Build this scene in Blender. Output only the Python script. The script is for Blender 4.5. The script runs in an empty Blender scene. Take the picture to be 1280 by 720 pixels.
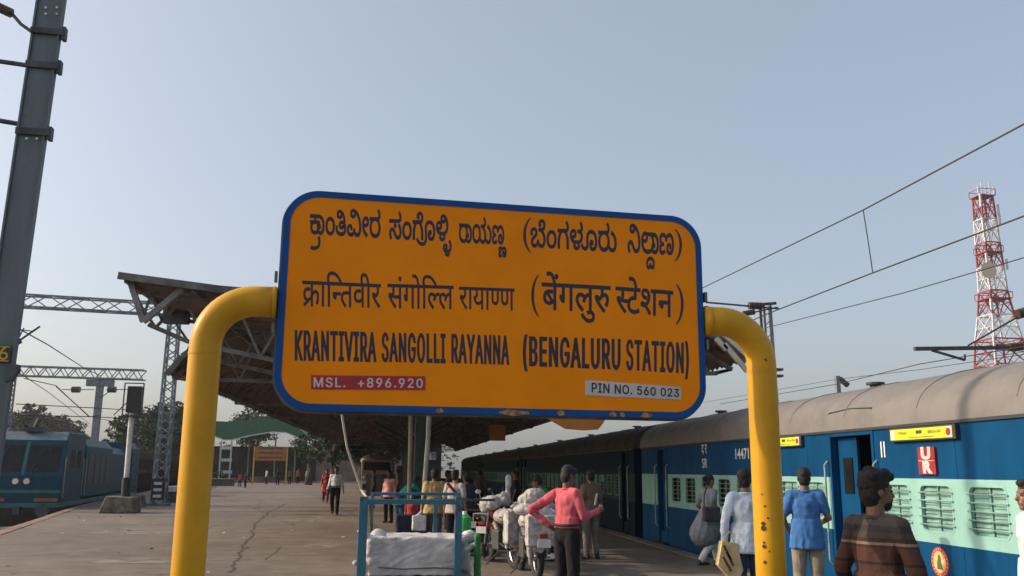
import bpy, bmesh, math, random
import numpy as np
from mathutils import Vector, Matrix, Euler, noise, geometry
random.seed(7)
SC = bpy.context.scene
COL = SC.collection
rad = math.radians

# ------------------------------------------------------------------ camera
EYE = 1.63
FPX, PITCH, YAW, ROLL = 1120.0, rad(11.51), rad(6.98), rad(0.5)
RCAM = Matrix.Rotation(-YAW, 3, 'Z') @ Matrix.Rotation(math.pi/2 + PITCH, 3, 'X') @ Matrix.Rotation(ROLL, 3, 'Z')
cam = bpy.data.cameras.new('camera')
cam.sensor_width = 36.0
cam.lens = 36.0 * FPX / 1280.0
cam.clip_start = 0.05
cam.clip_end = 6000
cam_ob = bpy.data.objects.new('camera', cam)
cam_ob.matrix_world = Matrix.Translation((0, 0, EYE)) @ RCAM.to_4x4()
COL.objects.link(cam_ob)
SC.camera = cam_ob

# ------------------------------------------------------------------ sky and sun
SUN_EL, SUN_AZ = rad(27), rad(-80)          # azimuth from +Y, clockwise
world = bpy.data.worlds.new('World')
SC.world = world
world.use_nodes = True
wn, wl = world.node_tree.nodes, world.node_tree.links
sky = wn.new('ShaderNodeTexSky')
sky.sky_type = 'NISHITA'
sky.sun_disc = False
sky.sun_elevation = SUN_EL
sky.sun_rotation = SUN_AZ
sky.altitude = 900
sky.air_density = 1.0
sky.dust_density = 10.0
sky.ozone_density = 1.0
wn['Background'].inputs['Strength'].default_value = 0.135
hz = wn.new('ShaderNodeMix'); hz.data_type = 'RGBA'; hz.blend_type = 'ADD'      # even pale haze over the whole sky
hz.inputs['Factor'].default_value = 1.0; hz.inputs['B'].default_value = (1.60, 1.70, 1.76, 1)
wl.new(sky.outputs[0], hz.inputs['A']); wl.new(hz.outputs['Result'], wn['Background'].inputs['Color'])
sun = bpy.data.lights.new('sun', 'SUN')
sun.energy = 3.7
sun.angle = rad(0.6)
sun.color = (1.0, 0.80, 0.60)
sun_ob = bpy.data.objects.new('sun', sun)
sdir = Vector((math.sin(SUN_AZ)*math.cos(SUN_EL), math.cos(SUN_AZ)*math.cos(SUN_EL), math.sin(SUN_EL)))
sun_ob.rotation_euler = sdir.to_track_quat('Z', 'Y').to_euler()
sun_ob.location = sdir * 60
COL.objects.link(sun_ob)
SC.view_settings.view_transform = 'Standard'
SC.view_settings.look = 'None'
SC.view_settings.exposure = 0.05
SC.view_settings.gamma = 1.0
SC.cycles.max_bounces = 6
SC.cycles.use_denoising = True

# ------------------------------------------------------------------ placing helpers: a sight line of the photo met at a real distance
def ray(px, py):
    return RCAM @ Vector(((px-640)/FPX, -(py-360)/FPX, -1.0))
def PY(px, py, Y):
    d = ray(px, py); return Vector((0, 0, EYE)) + d*(Y/d.y)
def PX(px, py, X):
    d = ray(px, py); return Vector((0, 0, EYE)) + d*(X/d.x)
def GR(px, py, z=0.0):
    d = ray(px, py); return Vector((0, 0, EYE)) + d*((z-EYE)/d.z)

# ------------------------------------------------------------------ materials
MATS = {}
def M(name, col, rough=0.6, metal=0.0, var=0.12, scale=4.0, bump=0.0, bscale=40.0, spec=0.5, col2=None, detail=6.0, bdist=0.02):
    if name in MATS: return MATS[name]
    m = bpy.data.materials.new(name); m.use_nodes = True
    nt = m.node_tree; n, l = nt.nodes, nt.links
    b = n['Principled BSDF']
    b.inputs['Roughness'].default_value = rough
    b.inputs['Metallic'].default_value = metal
    b.inputs['Specular IOR Level'].default_value = spec
    tc = n.new('ShaderNodeTexCoord')
    ns = n.new('ShaderNodeTexNoise'); ns.inputs['Scale'].default_value = scale; ns.inputs['Detail'].default_value = detail
    ns.inputs['Roughness'].default_value = 0.6
    l.new(tc.outputs['Object'], ns.inputs['Vector'])
    rp = n.new('ShaderNodeValToRGB')
    c2 = col2 if col2 else tuple(max(0, c*(1-var*2.2)) for c in col)
    rp.color_ramp.elements[0].position = 0.33; rp.color_ramp.elements[0].color = (*c2, 1)
    rp.color_ramp.elements[1].position = 0.62; rp.color_ramp.elements[1].color = (*[min(1, c*(1+var*0.6)) for c in col], 1)
    l.new(ns.outputs[0], rp.inputs[0]); l.new(rp.outputs[0], b.inputs['Base Color'])
    if bump:
        bn = n.new('ShaderNodeTexNoise'); bn.inputs['Scale'].default_value = bscale; bn.inputs['Detail'].default_value = 5
        l.new(tc.outputs['Object'], bn.inputs['Vector'])
        bp = n.new('ShaderNodeBump'); bp.inputs['Strength'].default_value = bump; bp.inputs['Distance'].default_value = bdist
        l.new(bn.outputs[0], bp.inputs['Height']); l.new(bp.outputs[0], b.inputs['Normal'])
    MATS[name] = m
    return m
def worn(name, col, rust=(0.10, 0.045, 0.02), amount=0.62, rough=0.4, scale=9.0, grime=0.25, streak=1.0, spec=0.5, bump=0.15):
    """paint with chips of rust, faint vertical grime and a slight unevenness"""
    if name in MATS: return MATS[name]
    m = bpy.data.materials.new(name); m.use_nodes = True
    nt = m.node_tree; n, l = nt.nodes, nt.links
    b = n['Principled BSDF']; b.inputs['Roughness'].default_value = rough; b.inputs['Specular IOR Level'].default_value = spec
    tc = n.new('ShaderNodeTexCoord')
    mp = n.new('ShaderNodeMapping'); mp.inputs['Scale'].default_value = (1, 1, streak)
    l.new(tc.outputs['Object'], mp.inputs['Vector'])
    n1 = n.new('ShaderNodeTexNoise'); n1.inputs['Scale'].default_value = 2.2; n1.inputs['Detail'].default_value = 7; n1.inputs['Roughness'].default_value = 0.65
    l.new(mp.outputs[0], n1.inputs['Vector'])
    r1 = n.new('ShaderNodeValToRGB')
    r1.color_ramp.elements[0].position = 0.32; r1.color_ramp.elements[0].color = (*[c*(1-grime) for c in col], 1)
    r1.color_ramp.elements[1].position = 0.6; r1.color_ramp.elements[1].color = (*col, 1)
    l.new(n1.outputs[0], r1.inputs[0])
    n2 = n.new('ShaderNodeTexNoise'); n2.inputs['Scale'].default_value = scale; n2.inputs['Detail'].default_value = 5
    l.new(tc.outputs['Object'], n2.inputs['Vector'])
    r2 = n.new('ShaderNodeValToRGB')
    r2.color_ramp.elements[0].position = amount; r2.color_ramp.elements[0].color = (0, 0, 0, 1)
    r2.color_ramp.elements[1].position = amount+0.03; r2.color_ramp.elements[1].color = (1, 1, 1, 1)
    l.new(n2.outputs[0], r2.inputs[0])
    mx = n.new('ShaderNodeMix'); mx.data_type = 'RGBA'
    l.new(r2.outputs[0], mx.inputs['Factor']); l.new(r1.outputs[0], mx.inputs['A']); mx.inputs['B'].default_value = (*rust, 1)
    l.new(mx.outputs['Result'], b.inputs['Base Color'])
    if bump:
        bp = n.new('ShaderNodeBump'); bp.inputs['Strength'].default_value = bump; bp.inputs['Distance'].default_value = 0.01
        l.new(n1.outputs[0], bp.inputs['Height']); l.new(bp.outputs[0], b.inputs['Normal'])
    MATS[name] = m
    return m

def cloth(name, c, rough=.88, v=.12):
    """woven cloth with soft slanting folds and a fine weave in the relief"""
    if name in MATS: return MATS[name]
    m = M(name, c, rough, 0, v, 9, 0, 60, spec=.15)
    n, l = m.node_tree.nodes, m.node_tree.links; b = n['Principled BSDF']; tc = n['Texture Coordinate']
    mp = n.new('ShaderNodeMapping'); mp.inputs['Rotation'].default_value = (.25, .55, .2); mp.inputs['Scale'].default_value = (1.5, 1.5, .55)
    f = n.new('ShaderNodeTexNoise'); f.inputs['Scale'].default_value = 9; f.inputs['Detail'].default_value = 3; f.inputs['Distortion'].default_value = 1.4
    try: f.noise_type = 'RIDGED_MULTIFRACTAL'
    except Exception: pass
    w = n.new('ShaderNodeTexNoise'); w.inputs['Scale'].default_value = 160
    l.new(tc.outputs['Object'], mp.inputs['Vector']); l.new(mp.outputs[0], f.inputs['Vector']); l.new(tc.outputs['Object'], w.inputs['Vector'])
    b1 = n.new('ShaderNodeBump'); b1.inputs['Strength'].default_value = .55; b1.inputs['Distance'].default_value = .012
    b2 = n.new('ShaderNodeBump'); b2.inputs['Strength'].default_value = .3; b2.inputs['Distance'].default_value = .003
    l.new(f.outputs[0], b1.inputs['Height']); l.new(w.outputs[0], b2.inputs['Height']); l.new(b1.outputs[0], b2.inputs['Normal']); l.new(b2.outputs[0], b.inputs['Normal'])
    return m
m_steel = M('galvanised steel', (0.22, 0.25, 0.27), 0.55, 0.35, 0.2, 6, 0.15, 30)
m_dsteel = M('dark weathered steel', (0.07, 0.08, 0.09), 0.6, 0.3, 0.25, 6)
m_black = M('black rubber', (0.015, 0.015, 0.017), 0.7, 0, 0.2)
m_glass = M('dark window glass', (0.012, 0.014, 0.016), 0.12, 0, 0.2, spec=0.3)
m_void = M('dark interior', (0.02, 0.02, 0.022), 0.8)  # near black stands for unlit space behind coach openings
m_white = M('dull white paint', (0.62, 0.62, 0.60), 0.5, 0, 0.15, 8)

# ------------------------------------------------------------------ mesh helpers
ORG = {}
def _meta(o, label=None, cat=None, group=None, kind=None):
    if label: o['label'] = label
    if cat: o['category'] = cat
    if group: o['group'] = group
    if kind: o['kind'] = kind
    return o
def thing(name, loc, label, cat, group=None, rz=0.0):
    o = bpy.data.objects.new(name, None); o.empty_display_size = 0.2
    o.location = loc; o.rotation_euler = (0, 0, rz)
    COL.objects.link(o); ORG[o.name] = Vector(loc)
    return _meta(o, label, cat, group)
def link_mesh(name, me, parent=None, mat=None, loc=None, **kw):
    o = bpy.data.objects.new(name, me)
    if mat and not me.materials: me.materials.append(mat)
    COL.objects.link(o)
    if parent: o.parent = parent
    if loc is not None: o.location = loc
    return _meta(o, **kw)
def base_of(o):
    v = Vector((0, 0, 0))
    while o is not None:
        v = v + Vector(o.location); o = o.parent
    return v
class MB:
    def __init__(s): s.v, s.f = [], []
    def add(s, vs, fs):
        k = len(s.v); s.v += [Vector(p) for p in vs]; s.f += [tuple(i+k for i in q) for q in fs]; return s
    def box(s, x0, x1, y0, y1, z0, z1):
        return s.add([(x0,y0,z0),(x1,y0,z0),(x1,y1,z0),(x0,y1,z0),(x0,y0,z1),(x1,y0,z1),(x1,y1,z1),(x0,y1,z1)],
                     [(0,3,2,1),(4,5,6,7),(0,1,5,4),(1,2,6,5),(2,3,7,6),(3,0,4,7)])
    def obox(s, c, ux, uy, uz):
        c, ux, uy, uz = map(Vector, (c, ux, uy, uz))
        vs = [c+ux*a+uy*b+uz*d for d in (-1, 1) for a, b in ((-1,-1),(1,-1),(1,1),(-1,1))]
        return s.add(vs, [(0,3,2,1),(4,5,6,7),(0,1,5,4),(1,2,6,5),(2,3,7,6),(3,0,4,7)])
    def bar(s, p0, p1, w, h, up=(0, 0, 1)):
        p0, p1 = Vector(p0), Vector(p1); d = p1-p0; L = d.length
        if L < 1e-6: return s
        d = d/L; u = Vector(up)
        if abs(d.dot(u)) > 0.98: u = Vector((0, 1, 0))
        sd = d.cross(u).normalized(); u = sd.cross(d)
        return s.obox((p0+p1)/2, d*(L/2), sd*(w/2), u*(h/2))
    def tube(s, pts, r, n=8, caps=True):
        pts = [Vector(p) for p in pts]; rings = []; prev = None
        rr = r if isinstance(r, (list, tuple)) else [r]*len(pts)
        for i, p in enumerate(pts):
            a = pts[max(i-1, 0)]; b = pts[min(i+1, len(pts)-1)]; t = (b-a).normalized()
            if prev is None:
                ref = Vector((0, 0, 1)) if abs(t.z) < 0.9 else Vector((0, 1, 0))
                u = t.cross(ref).normalized()
            else: u = (prev - t*prev.dot(t)).normalized()
            prev = u; w = t.cross(u)
            rings.append([p + (u*math.cos(2*math.pi*k/n) + w*math.sin(2*math.pi*k/n))*rr[i] for k in range(n)])
        vs = [q for R_ in rings for q in R_]; fs = []
        for i in range(len(pts)-1):
            for k in range(n):
                fs.append((i*n+k, i*n+(k+1) % n, (i+1)*n+(k+1) % n, (i+1)*n+k))
        if caps: fs += [tuple(reversed(range(n))), tuple(range((len(pts)-1)*n, len(pts)*n))]
        return s.add(vs, fs)
    def prism(s, poly, axis, a, b):
        """poly: 2D points; axis 'x','y','z' = direction of extrusion from a to b"""
        n = len(poly)
        def P(p, t):
            return {'x': (t, p[0], p[1]), 'y': (p[0], t, p[1]), 'z': (p[0], p[1], t)}[axis]
        vs = [P(p, a) for p in poly] + [P(p, b) for p in poly]
        fs = [tuple(range(n)), tuple(range(2*n-1, n-1, -1))] + [(i, i+n, (i+1) % n+n, (i+1) % n) for i in range(n)]
        return s.add(vs, fs)
    def ell(s, c, r, rot=None, nu=14, nv=9):
        c = Vector(c); vs = []; fs = []
        for j in range(nv+1):
            t = math.pi*j/nv
            for i in range(nu):
                a = 2*math.pi*i/nu
                p = Vector((math.sin(t)*math.cos(a)*r[0], math.sin(t)*math.sin(a)*r[1], math.cos(t)*r[2]))
                if rot: p = rot @ p
                vs.append(c+p)
        for j in range(nv):
            for i in range(nu):
                fs.append((j*nu+i, (j+1)*nu+i, (j+1)*nu+(i+1) % nu, j*nu+(i+1) % nu))
        return s.add(vs, fs)
    def cap(s, A, B, ra, rb, fu=1.0, fv=1.0, side=(1, 0, 0), n=12, m=4):
        A, B = Vector(A), Vector(B); d = B-A
        d = d.normalized() if d.length > 1e-6 else Vector((0, 0, 1))
        u = Vector(side); u = u - d*u.dot(d)
        if u.length < 1e-3: u = Vector((0, 1, 0)) - d*d.y
        u.normalize(); w = d.cross(u)
        rings = []
        for k in range(m+1):
            a = math.pi/2*(1-k/m); rings.append((A - d*math.sin(a)*ra, ra*math.cos(a)+1e-4))
        for k in range(m+1):
            a = math.pi/2*(k/m); rings.append((B + d*math.sin(a)*rb, rb*math.cos(a)+1e-4))
        vs = []; fs = []
        for c, r in rings:
            for i in range(n):
                a = 2*math.pi*i/n; vs.append(c + u*(math.cos(a)*r*fu) + w*(math.sin(a)*r*fv))
        for j in range(len(rings)-1):
            for i in range(n): fs.append((j*n+i, j*n+(i+1) % n, (j+1)*n+(i+1) % n, (j+1)*n+i))
        fs += [tuple(reversed(range(n))), tuple(range((len(rings)-1)*n, len(rings)*n))]
        return s.add(vs, fs)
    def cyl(s, A, B, ra, rb, fu=1.0, fv=1.0, n=16):
        A, B = Vector(A), Vector(B); vs = []
        for c, r in ((A, ra), (B, rb)):
            for i in range(n):
                a = 2*math.pi*i/n; vs.append(c + Vector((math.cos(a)*r*fu, math.sin(a)*r*fv, 0)))
        return s.add(vs, [(i, (i+1) % n, n+(i+1) % n, n+i) for i in range(n)] + [tuple(reversed(range(n))), tuple(range(n, 2*n))])
    def xf(s, m):
        s.v = [m @ p for p in s.v]; return s
    def mesh(s, name, off=None):
        me = bpy.data.meshes.new(name)
        off = off or Vector((0, 0, 0))
        me.from_pydata([tuple(p-off) for p in s.v], [], s.f); me.update()
        return me
    def build(s, name, mat, parent=None, smooth=False, bevel=0.0, local=False, **kw):
        """world-coordinate vertices; stored relative to the parent's base (local=True: already relative)"""
        off = Vector((0, 0, 0)) if (local or parent is None) else base_of(parent)
        me = s.mesh(name, off); me.materials.append(mat)
        o = link_mesh(name, me, parent, None, **kw)
        bm = bmesh.new(); bm.from_mesh(me); bmesh.ops.recalc_face_normals(bm, faces=bm.faces); bm.to_mesh(me); bm.free()
        if smooth:
            for p in me.polygons: p.use_smooth = True
            if smooth == 'auto': me.set_sharp_from_angle(angle=rad(40))
        if bevel:
            md = o.modifiers.new('bevel', 'BEVEL'); md.width = bevel; md.segments = 2; md.limit_method = 'ANGLE'
        return o
def root_mesh(mb, name, mat, label, cat, group=None, smooth=False, bevel=0.0):
    """a thing that is one mesh, with its origin at its base"""
    c = sum(mb.v, Vector())/len(mb.v); zb = min(p.z for p in mb.v); off = Vector((c.x, c.y, zb))
    me = mb.mesh(name, off); me.materials.append(mat)
    bm = bmesh.new(); bm.from_mesh(me); bmesh.ops.recalc_face_normals(bm, faces=bm.faces); bm.to_mesh(me); bm.free()
    if smooth:
        for p in me.polygons: p.use_smooth = True
    o = link_mesh(name, me, None, None, loc=off); _meta(o, label, cat, group)
    if bevel:
        md = o.modifiers.new('bevel', 'BEVEL'); md.width = bevel; md.segments = 2; md.limit_method = 'ANGLE'
    return o
def fill2d(loops, depth=0.0):
    """flat region with holes (even-odd) -> (verts, faces) in its own plane"""
    cu = bpy.data.curves.new('tmp', 'CURVE'); cu.dimensions = '2D'; cu.fill_mode = 'BOTH'; cu.extrude = depth
    for lp in loops:
        sp = cu.splines.new('POLY'); sp.points.add(len(lp)-1); sp.use_cyclic_u = True
        for i, (x, y) in enumerate(lp): sp.points[i].co = (x, y, 0, 1)
    ob = bpy.data.objects.new('tmp', cu); COL.objects.link(ob)
    dg = bpy.context.evaluated_depsgraph_get(); me = bpy.data.meshes.new_from_object(ob.evaluated_get(dg))
    vs = [v.co.copy() for v in me.vertices]; fs = [tuple(p.vertices) for p in me.polygons]
    bpy.data.objects.remove(ob); bpy.data.curves.remove(cu); bpy.data.meshes.remove(me)
    return vs, fs
def rrect(x0, x1, y0, y1, r, n=6):
    pts = []
    for cx, cy, a0 in ((x1-r, y1-r, 0), (x0+r, y1-r, 90), (x0+r, y0+r, 180), (x1-r, y0+r, 270)):
        for k in range(n+1):
            a = rad(a0+90*k/n); pts.append((cx+r*math.cos(a), cy+r*math.sin(a)))
    return pts
def remesh(mb, voxel, smooth_it=2, wrinkle=0.0, wscale=6.0, wz=1.0, seed=0.0):
    me = mb.mesh('tmp'); ob = bpy.data.objects.new('tmp', me); COL.objects.link(ob)
    md = ob.modifiers.new('r', 'REMESH'); md.mode = 'VOXEL'; md.voxel_size = voxel
    if smooth_it:
        sm = ob.modifiers.new('s', 'SMOOTH'); sm.factor = 0.5; sm.iterations = smooth_it
    dg = bpy.context.evaluated_depsgraph_get(); out = bpy.data.meshes.new_from_object(ob.evaluated_get(dg))
    bpy.data.objects.remove(ob); bpy.data.meshes.remove(me)
    if wrinkle:
        nr = [v.normal.copy() for v in out.vertices]
        for v, nn in zip(out.vertices, nr):
            p = v.co; q = Vector((p.x*wscale, p.y*wscale, p.z*wscale*wz + seed))
            a = noise.noise(q) + 0.5*noise.noise(q*2.3)
            a = (0.55 - abs(a)*1.5)
            v.co = v.co + nn*(a*wrinkle)
    for p in out.polygons: p.use_smooth = True
    return out
def copy_tree(o, parent=None):
    c = o.copy(); COL.objects.link(c)
    if parent: c.parent = parent
    for ch in list(o.children): copy_tree(ch, c)
    return c

# ================================================================== GROUND, PLATFORM, TRACKS
m_ballast = M('dark track ballast', (0.085, 0.075, 0.068), 0.95, 0, 0.35, 2.0, 0.8, 14, bdist=0.06)
m_earth = M('dusty ground', (0.16, 0.14, 0.11), 0.95, 0, 0.25, 0.08, 0.3, 3)
def concrete_platform():
    m = bpy.data.materials.new('worn platform concrete'); m.use_nodes = True
    n, l = m.node_tree.nodes, m.node_tree.links; b = n['Principled BSDF']; b.inputs['Roughness'].default_value = 0.82
    b.inputs['Specular IOR Level'].default_value = 0.3
    tc = n.new('ShaderNodeTexCoord')
    def nz(sc, det, ro=0.6):
        t = n.new('ShaderNodeTexNoise'); t.inputs['Scale'].default_value = sc; t.inputs['Detail'].default_value = det; t.inputs['Roughness'].default_value = ro
        l.new(tc.outputs['Object'], t.inputs['Vector']); return t
    big, mid, fine = nz(0.22, 5), nz(1.7, 8, 0.7), nz(38, 4)
    r1 = n.new('ShaderNodeValToRGB'); e = r1.color_ramp.elements
    e[0].position = 0.3; e[0].color = (0.145, 0.122, 0.104, 1); e[1].position = 0.68; e[1].color = (0.225, 0.192, 0.163, 1)
    l.new(big.outputs[0], r1.inputs[0])
    r2 = n.new('ShaderNodeValToRGB'); e = r2.color_ramp.elements
    e[0].position = 0.36; e[0].color = (0.72, 0.7, 0.68, 1); e[1].position = 0.56; e[1].color = (1, 1, 1, 1)
    l.new(mid.outputs[0], r2.inputs[0])
    r3 = n.new('ShaderNodeValToRGB'); e = r3.color_ramp.elements
    e[0].position = 0.3; e[0].color = (0.8, 0.8, 0.8, 1); e[1].position = 0.6; e[1].color = (1, 1, 1, 1)
    l.new(fine.outputs[0], r3.inputs[0])
    def mul(a, b_):
        x = n.new('ShaderNodeMix'); x.data_type = 'RGBA'; x.blend_type = 'MULTIPLY'; x.inputs['Factor'].default_value = 1
        l.new(a, x.inputs['A']); l.new(b_, x.inputs['B']); return x.outputs['Result']
    l.new(mul(mul(r1.outputs[0], r2.outputs[0]), r3.outputs[0]), b.inputs['Base Color'])
    bp = n.new('ShaderNodeBump'); bp.inputs['Strength'].default_value = 0.35; bp.inputs['Distance'].default_value = 0.012
    l.new(mid.outputs[0], bp.inputs['Height']); l.new(bp.outputs[0], b.inputs['Normal'])
    return m
m_plat = concrete_platform()
RAIL_Z = -0.90
def left_edge(Y):            # west edge of the platform; it swings away from the straight east edge
    pts = [(-12, -4.0), (10, -6.9), (26.7, -10.4), (38.6, -12.95), (49.6, -14.9), (75, -19.0), (110, -24.5), (190, -36)]
    for (a, xa), (b, xb) in zip(pts, pts[1:]):
        if Y <= b or b == 190: return xa + (xb-xa)*(Y-a)/(b-a)
RX = 6.02                    # east edge of the platform
g = MB(); g.add([(-3000,-3000,-1.3),(3000,-3000,-1.3),(3000,4000,-1.3),(-3000,4000,-1.3)], [(0,1,2,3)])
g.build('ground', m_earth, kind='structure')
ys = list(range(-12, 191, 4))
pl = MB()
for a, b in zip(ys, ys[1:]):
    pl.add([(left_edge(a)+0.3,a,0),(RX-0.3,a,0),(RX-0.3,b,0),(left_edge(b)+0.3,b,0)], [(0,1,2,3)])
    pl.add([(left_edge(a)+0.3,a,0),(left_edge(b)+0.3,b,0),(left_edge(b)+0.3,b,-1.25),(left_edge(a)+0.3,a,-1.25)], [(0,1,2,3)])
    pl.add([(RX-0.3,a,-1.25),(RX-0.3,b,-1.25),(RX-0.3,b,0),(RX-0.3,a,0)], [(0,1,2,3)])
platform = pl.build('platform', m_plat, kind='structure')
m_coping = M('reddish coping stone', (0.27, 0.16, 0.12), 0.85, 0, 0.25, 3, 0.3, 20)
m_coping_r = M('grey coping stone', (0.22, 0.20, 0.17), 0.85, 0, 0.25, 3, 0.3, 20)
for k, (a, L) in enumerate([(y, 2.0) for y in range(0, 60, 2)]):
    xa, xb = left_edge(a+0.02), left_edge(a+L-0.02); s = MB()
    dz = random.uniform(0.008, 0.02)
    s.add([(xa,a+.02,-.16),(xa+.31,a+.02,-.16),(xb+.31,a+L-.02,-.16),(xb,a+L-.02,-.16),(xa,a+.02,dz),(xa+.31,a+.02,dz),(xb+.31,a+L-.02,dz),(xb,a+L-.02,dz)],
          [(0,3,2,1),(4,5,6,7),(0,1,5,4),(1,2,6,5),(2,3,7,6),(3,0,4,7)])
    s.build('coping_stone', m_coping, platform)
for a in range(2, 60, 2):
    dz = random.uniform(0.006, 0.016)
    s = MB().box(RX-0.31, RX, a+.015, a+1.985, -.16, dz); s.build('coping_stone', m_coping_r, platform)
# long crack with a patched joint, a real slit laid on the slab
m_crack = M('open crack', (0.055, 0.045, 0.04), 0.95)
def ribbon(pts, w, z, jitter=0.0, seed=1):
    rnd = random.Random(seed); P = []
    for (x0, y0), (x1, y1) in zip(pts, pts[1:]):
        n_ = max(2, int(math.hypot(x1-x0, y1-y0)/0.12))
        for i in range(n_): P.append((x0+(x1-x0)*i/n_, y0+(y1-y0)*i/n_))
    P.append(pts[-1]); mb = MB(); L, R_ = [], []
    ox = 0
    for i, (x, y) in enumerate(P):
        ox = ox*0.85 + rnd.uniform(-jitter, jitter); ww = w*rnd.uniform(0.35, 1.2)
        L.append((x+ox-ww/2, y, z)); R_.append((x+ox+ww/2, y, z))
    vs = L+R_; n_ = len(P)
    return mb.add(vs, [(i, i+n_, i+1+n_, i+1) for i in range(n_-1)])
cp = [GR(*p) for p in ((358,629),(343,637),(326,648),(318,657),(314,668),(304,682),(296,700),(289,716))]
ribbon([(p.x, p.y) for p in cp], 0.068, 0.004, 0.03).build('platform_crack', m_crack, platform, kind='stuff')
for k, seg in enumerate([((330,700),(345,690),(352,683)), ((232,690),(262,688),(300,689)), ((256,662),(275,655),(300,654))]):
    q = [GR(*p) for p in seg]
    ribbon([(p.x, p.y) for p in q], 0.02, 0.0045, 0.012, seed=k+5).build('hairline_crack', m_crack, platform, kind='stuff')

for yj in (13.6, 18.2, 22.9, 27.6, 32.4, 41.8, 51.2):
    pts = [(left_edge(yj)+.35, yj), ((left_edge(yj)+RX)/2, yj+.02), (RX-.35, yj)]
    mb = MB(); mb.add([(pts[0][0], yj-.012, .003), (pts[2][0], yj-.012, .003), (pts[2][0], yj+.014, .003), (pts[0][0], yj+.014, .003)], [(0,1,2,3)])
    mb.build('slab_joint', M('filled slab joint', (0.075,0.062,0.052), .95, 0, .3, 2), platform, kind='stuff')
m_patch = M('cement patch', (0.20, 0.175, 0.15), .9, 0, .25, 2.5, .3, 20)
for k, (x, y, w, h) in enumerate(((-4.6, 17.2, 1.5, .9), (-1.6, 20.4, .8, 1.4), (-6.6, 24.5, 2.2, 1.2), (2.6, 15.0, 1.1, .8), (-3.2, 30, 2.4, 1.5))):
    rr = random.Random(k); pts = [(x+w*math.cos(a)*rr.uniform(.4,.56), y+h*math.sin(a)*rr.uniform(.4,.56)) for a in [2*math.pi*i/16 for i in range(16)]]
    vs, fs = fill2d([pts]); MB().add([(v.x, v.y, .0035) for v in vs], fs).build('cement_patch', m_patch, platform)
m_litter = [M('paper scrap', (.5,.48,.44), .8), M('brown leaf scrap', (.16,.10,.05), .8)]
rr = random.Random(9)
for k in range(60):
    y = rr.uniform(13, 34); x = rr.uniform(left_edge(y)+.6, RX-.6); a = rr.uniform(0, 6.3); q = rr.uniform(.018, .05)
    u = Vector((math.cos(a)*q, math.sin(a)*q, rr.uniform(0,.012))); v_ = Vector((-math.sin(a)*q*.7, math.cos(a)*q*.7, rr.uniform(0,.015))); c = Vector((x, y, .018))
    root_mesh(MB().add([c-u-v_, c+u-v_, c+u*.6+v_, c-u+v_*.7], [(0,1,2,3)]), 'litter', m_litter[k % 2], 'small scrap of litter on the platform floor', 'litter', 'scraps of litter on the platform')
# track beds and rails
m_rail = M('rail steel', (0.16, 0.12, 0.10), 0.45, 0.6, 0.2, 3)
m_sleeper = M('concrete sleeper', (0.20, 0.19, 0.17), 0.9, 0, 0.2, 3)
def track(xf_, y0, y1, step, name='railway_track'):
    bed = MB(); n_ = int((y1-y0)/step)
    for i in range(n_):
        a, b = y0+i*step, y0+(i+1)*step
        bed.add([(xf_(a)-1.9,a,-1.06),(xf_(a)+1.9,a,-1.06),(xf_(b)+1.9,b,-1.06),(xf_(b)-1.9,b,-1.06)], [(0,1,2,3)])
    bed.build('track_bed', m_ballast, kind='structure')
    r = MB()
    for s in (-.84, .84):
        for i in range(n_):
            a, b = y0+i*step, y0+(i+1)*step
            r.bar((xf_(a)+s,a,-.98), (xf_(b)+s,b,-.98), .07, .16)
    ro = r.build(name, m_rail, kind='structure')
    sl = MB(); y = y0
    while y < min(y1, 90):
        sl.box(xf_(y)-1.3, xf_(y)+1.3, y, y+.24, -1.055, -1.02); y += .65
    sl.build('sleepers', m_sleeper, ro, kind='stuff')
LTX = lambda Y: left_edge(Y)-1.75
track(LTX, -8, 188, 4)
track(lambda Y: LTX(Y)-4.8, -8, 188, 4)
track(lambda Y: 7.9, -12, 188, 20)
track(lambda Y: 13.2, -12, 188, 20)

# ================================================================== RAKE OF COACHES ON THE RIGHT
m_blue = worn('deep coach blue', (0.003, 0.062, 0.165), rust=(0.01, 0.05, 0.09), amount=0.74, rough=0.5, spec=0.1, grime=0.35, streak=0.4, bump=.5)
m_band = worn('pale sea green band', (0.26, 0.49, 0.45), rust=(0.15, 0.2, 0.18), amount=0.74, rough=0.5, spec=0.3, grime=0.18, streak=0.4)
m_roof = worn('dusty coach roof', (0.175, 0.167, 0.16), rust=(0.13, 0.12, 0.11), amount=0.7, rough=0.7, scale=3, grime=0.25)
m_gutter = M('dark gutter', (0.03, 0.035, 0.04), 0.6)
m_under = M('grimy underframe', (0.03, 0.027, 0.024), 0.85, 0, 0.3)
m_shut = M('sea green shutter', (0.20, 0.40, 0.35), 0.5, 0, 0.15, 6)
m_barw = M('pale window bar', (0.26, 0.36, 0.32), 0.5, 0.1, 0.2)
m_wht = M('white lettering', (0.72, 0.72, 0.68), 0.6, 0, 0.1)
XS = 6.30                     # plane of the coach side
Z0, Z1, Z2, Z3 = -0.42, 0.835, 1.575, 2.24
def side_sheet(y0, y1, z0, z1, holes, x=XS, t=0.03):
    vs, fs = fill2d([[(y0,z0),(y1,z0),(y1,z1),(y0,z1)]] + holes, t/2)
    return MB().add([(x + t/2 + v.z, v.x, v.y) for v in vs], fs)
def coach_window(y, kind, parent, w=0.66, h=0.56, zc=1.235):
    """one window: frame strip, five bars, mullion and (when shut) louvred shutter leaves"""
    win = WIN[kind].copy(); COL.objects.link(win); win.parent = parent; win.location = Vector((XS, y, zc)) - base_of(parent)
    for ch in WIN[kind].children: copy_tree(ch, win)
    return win
WIN = {}
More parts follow.
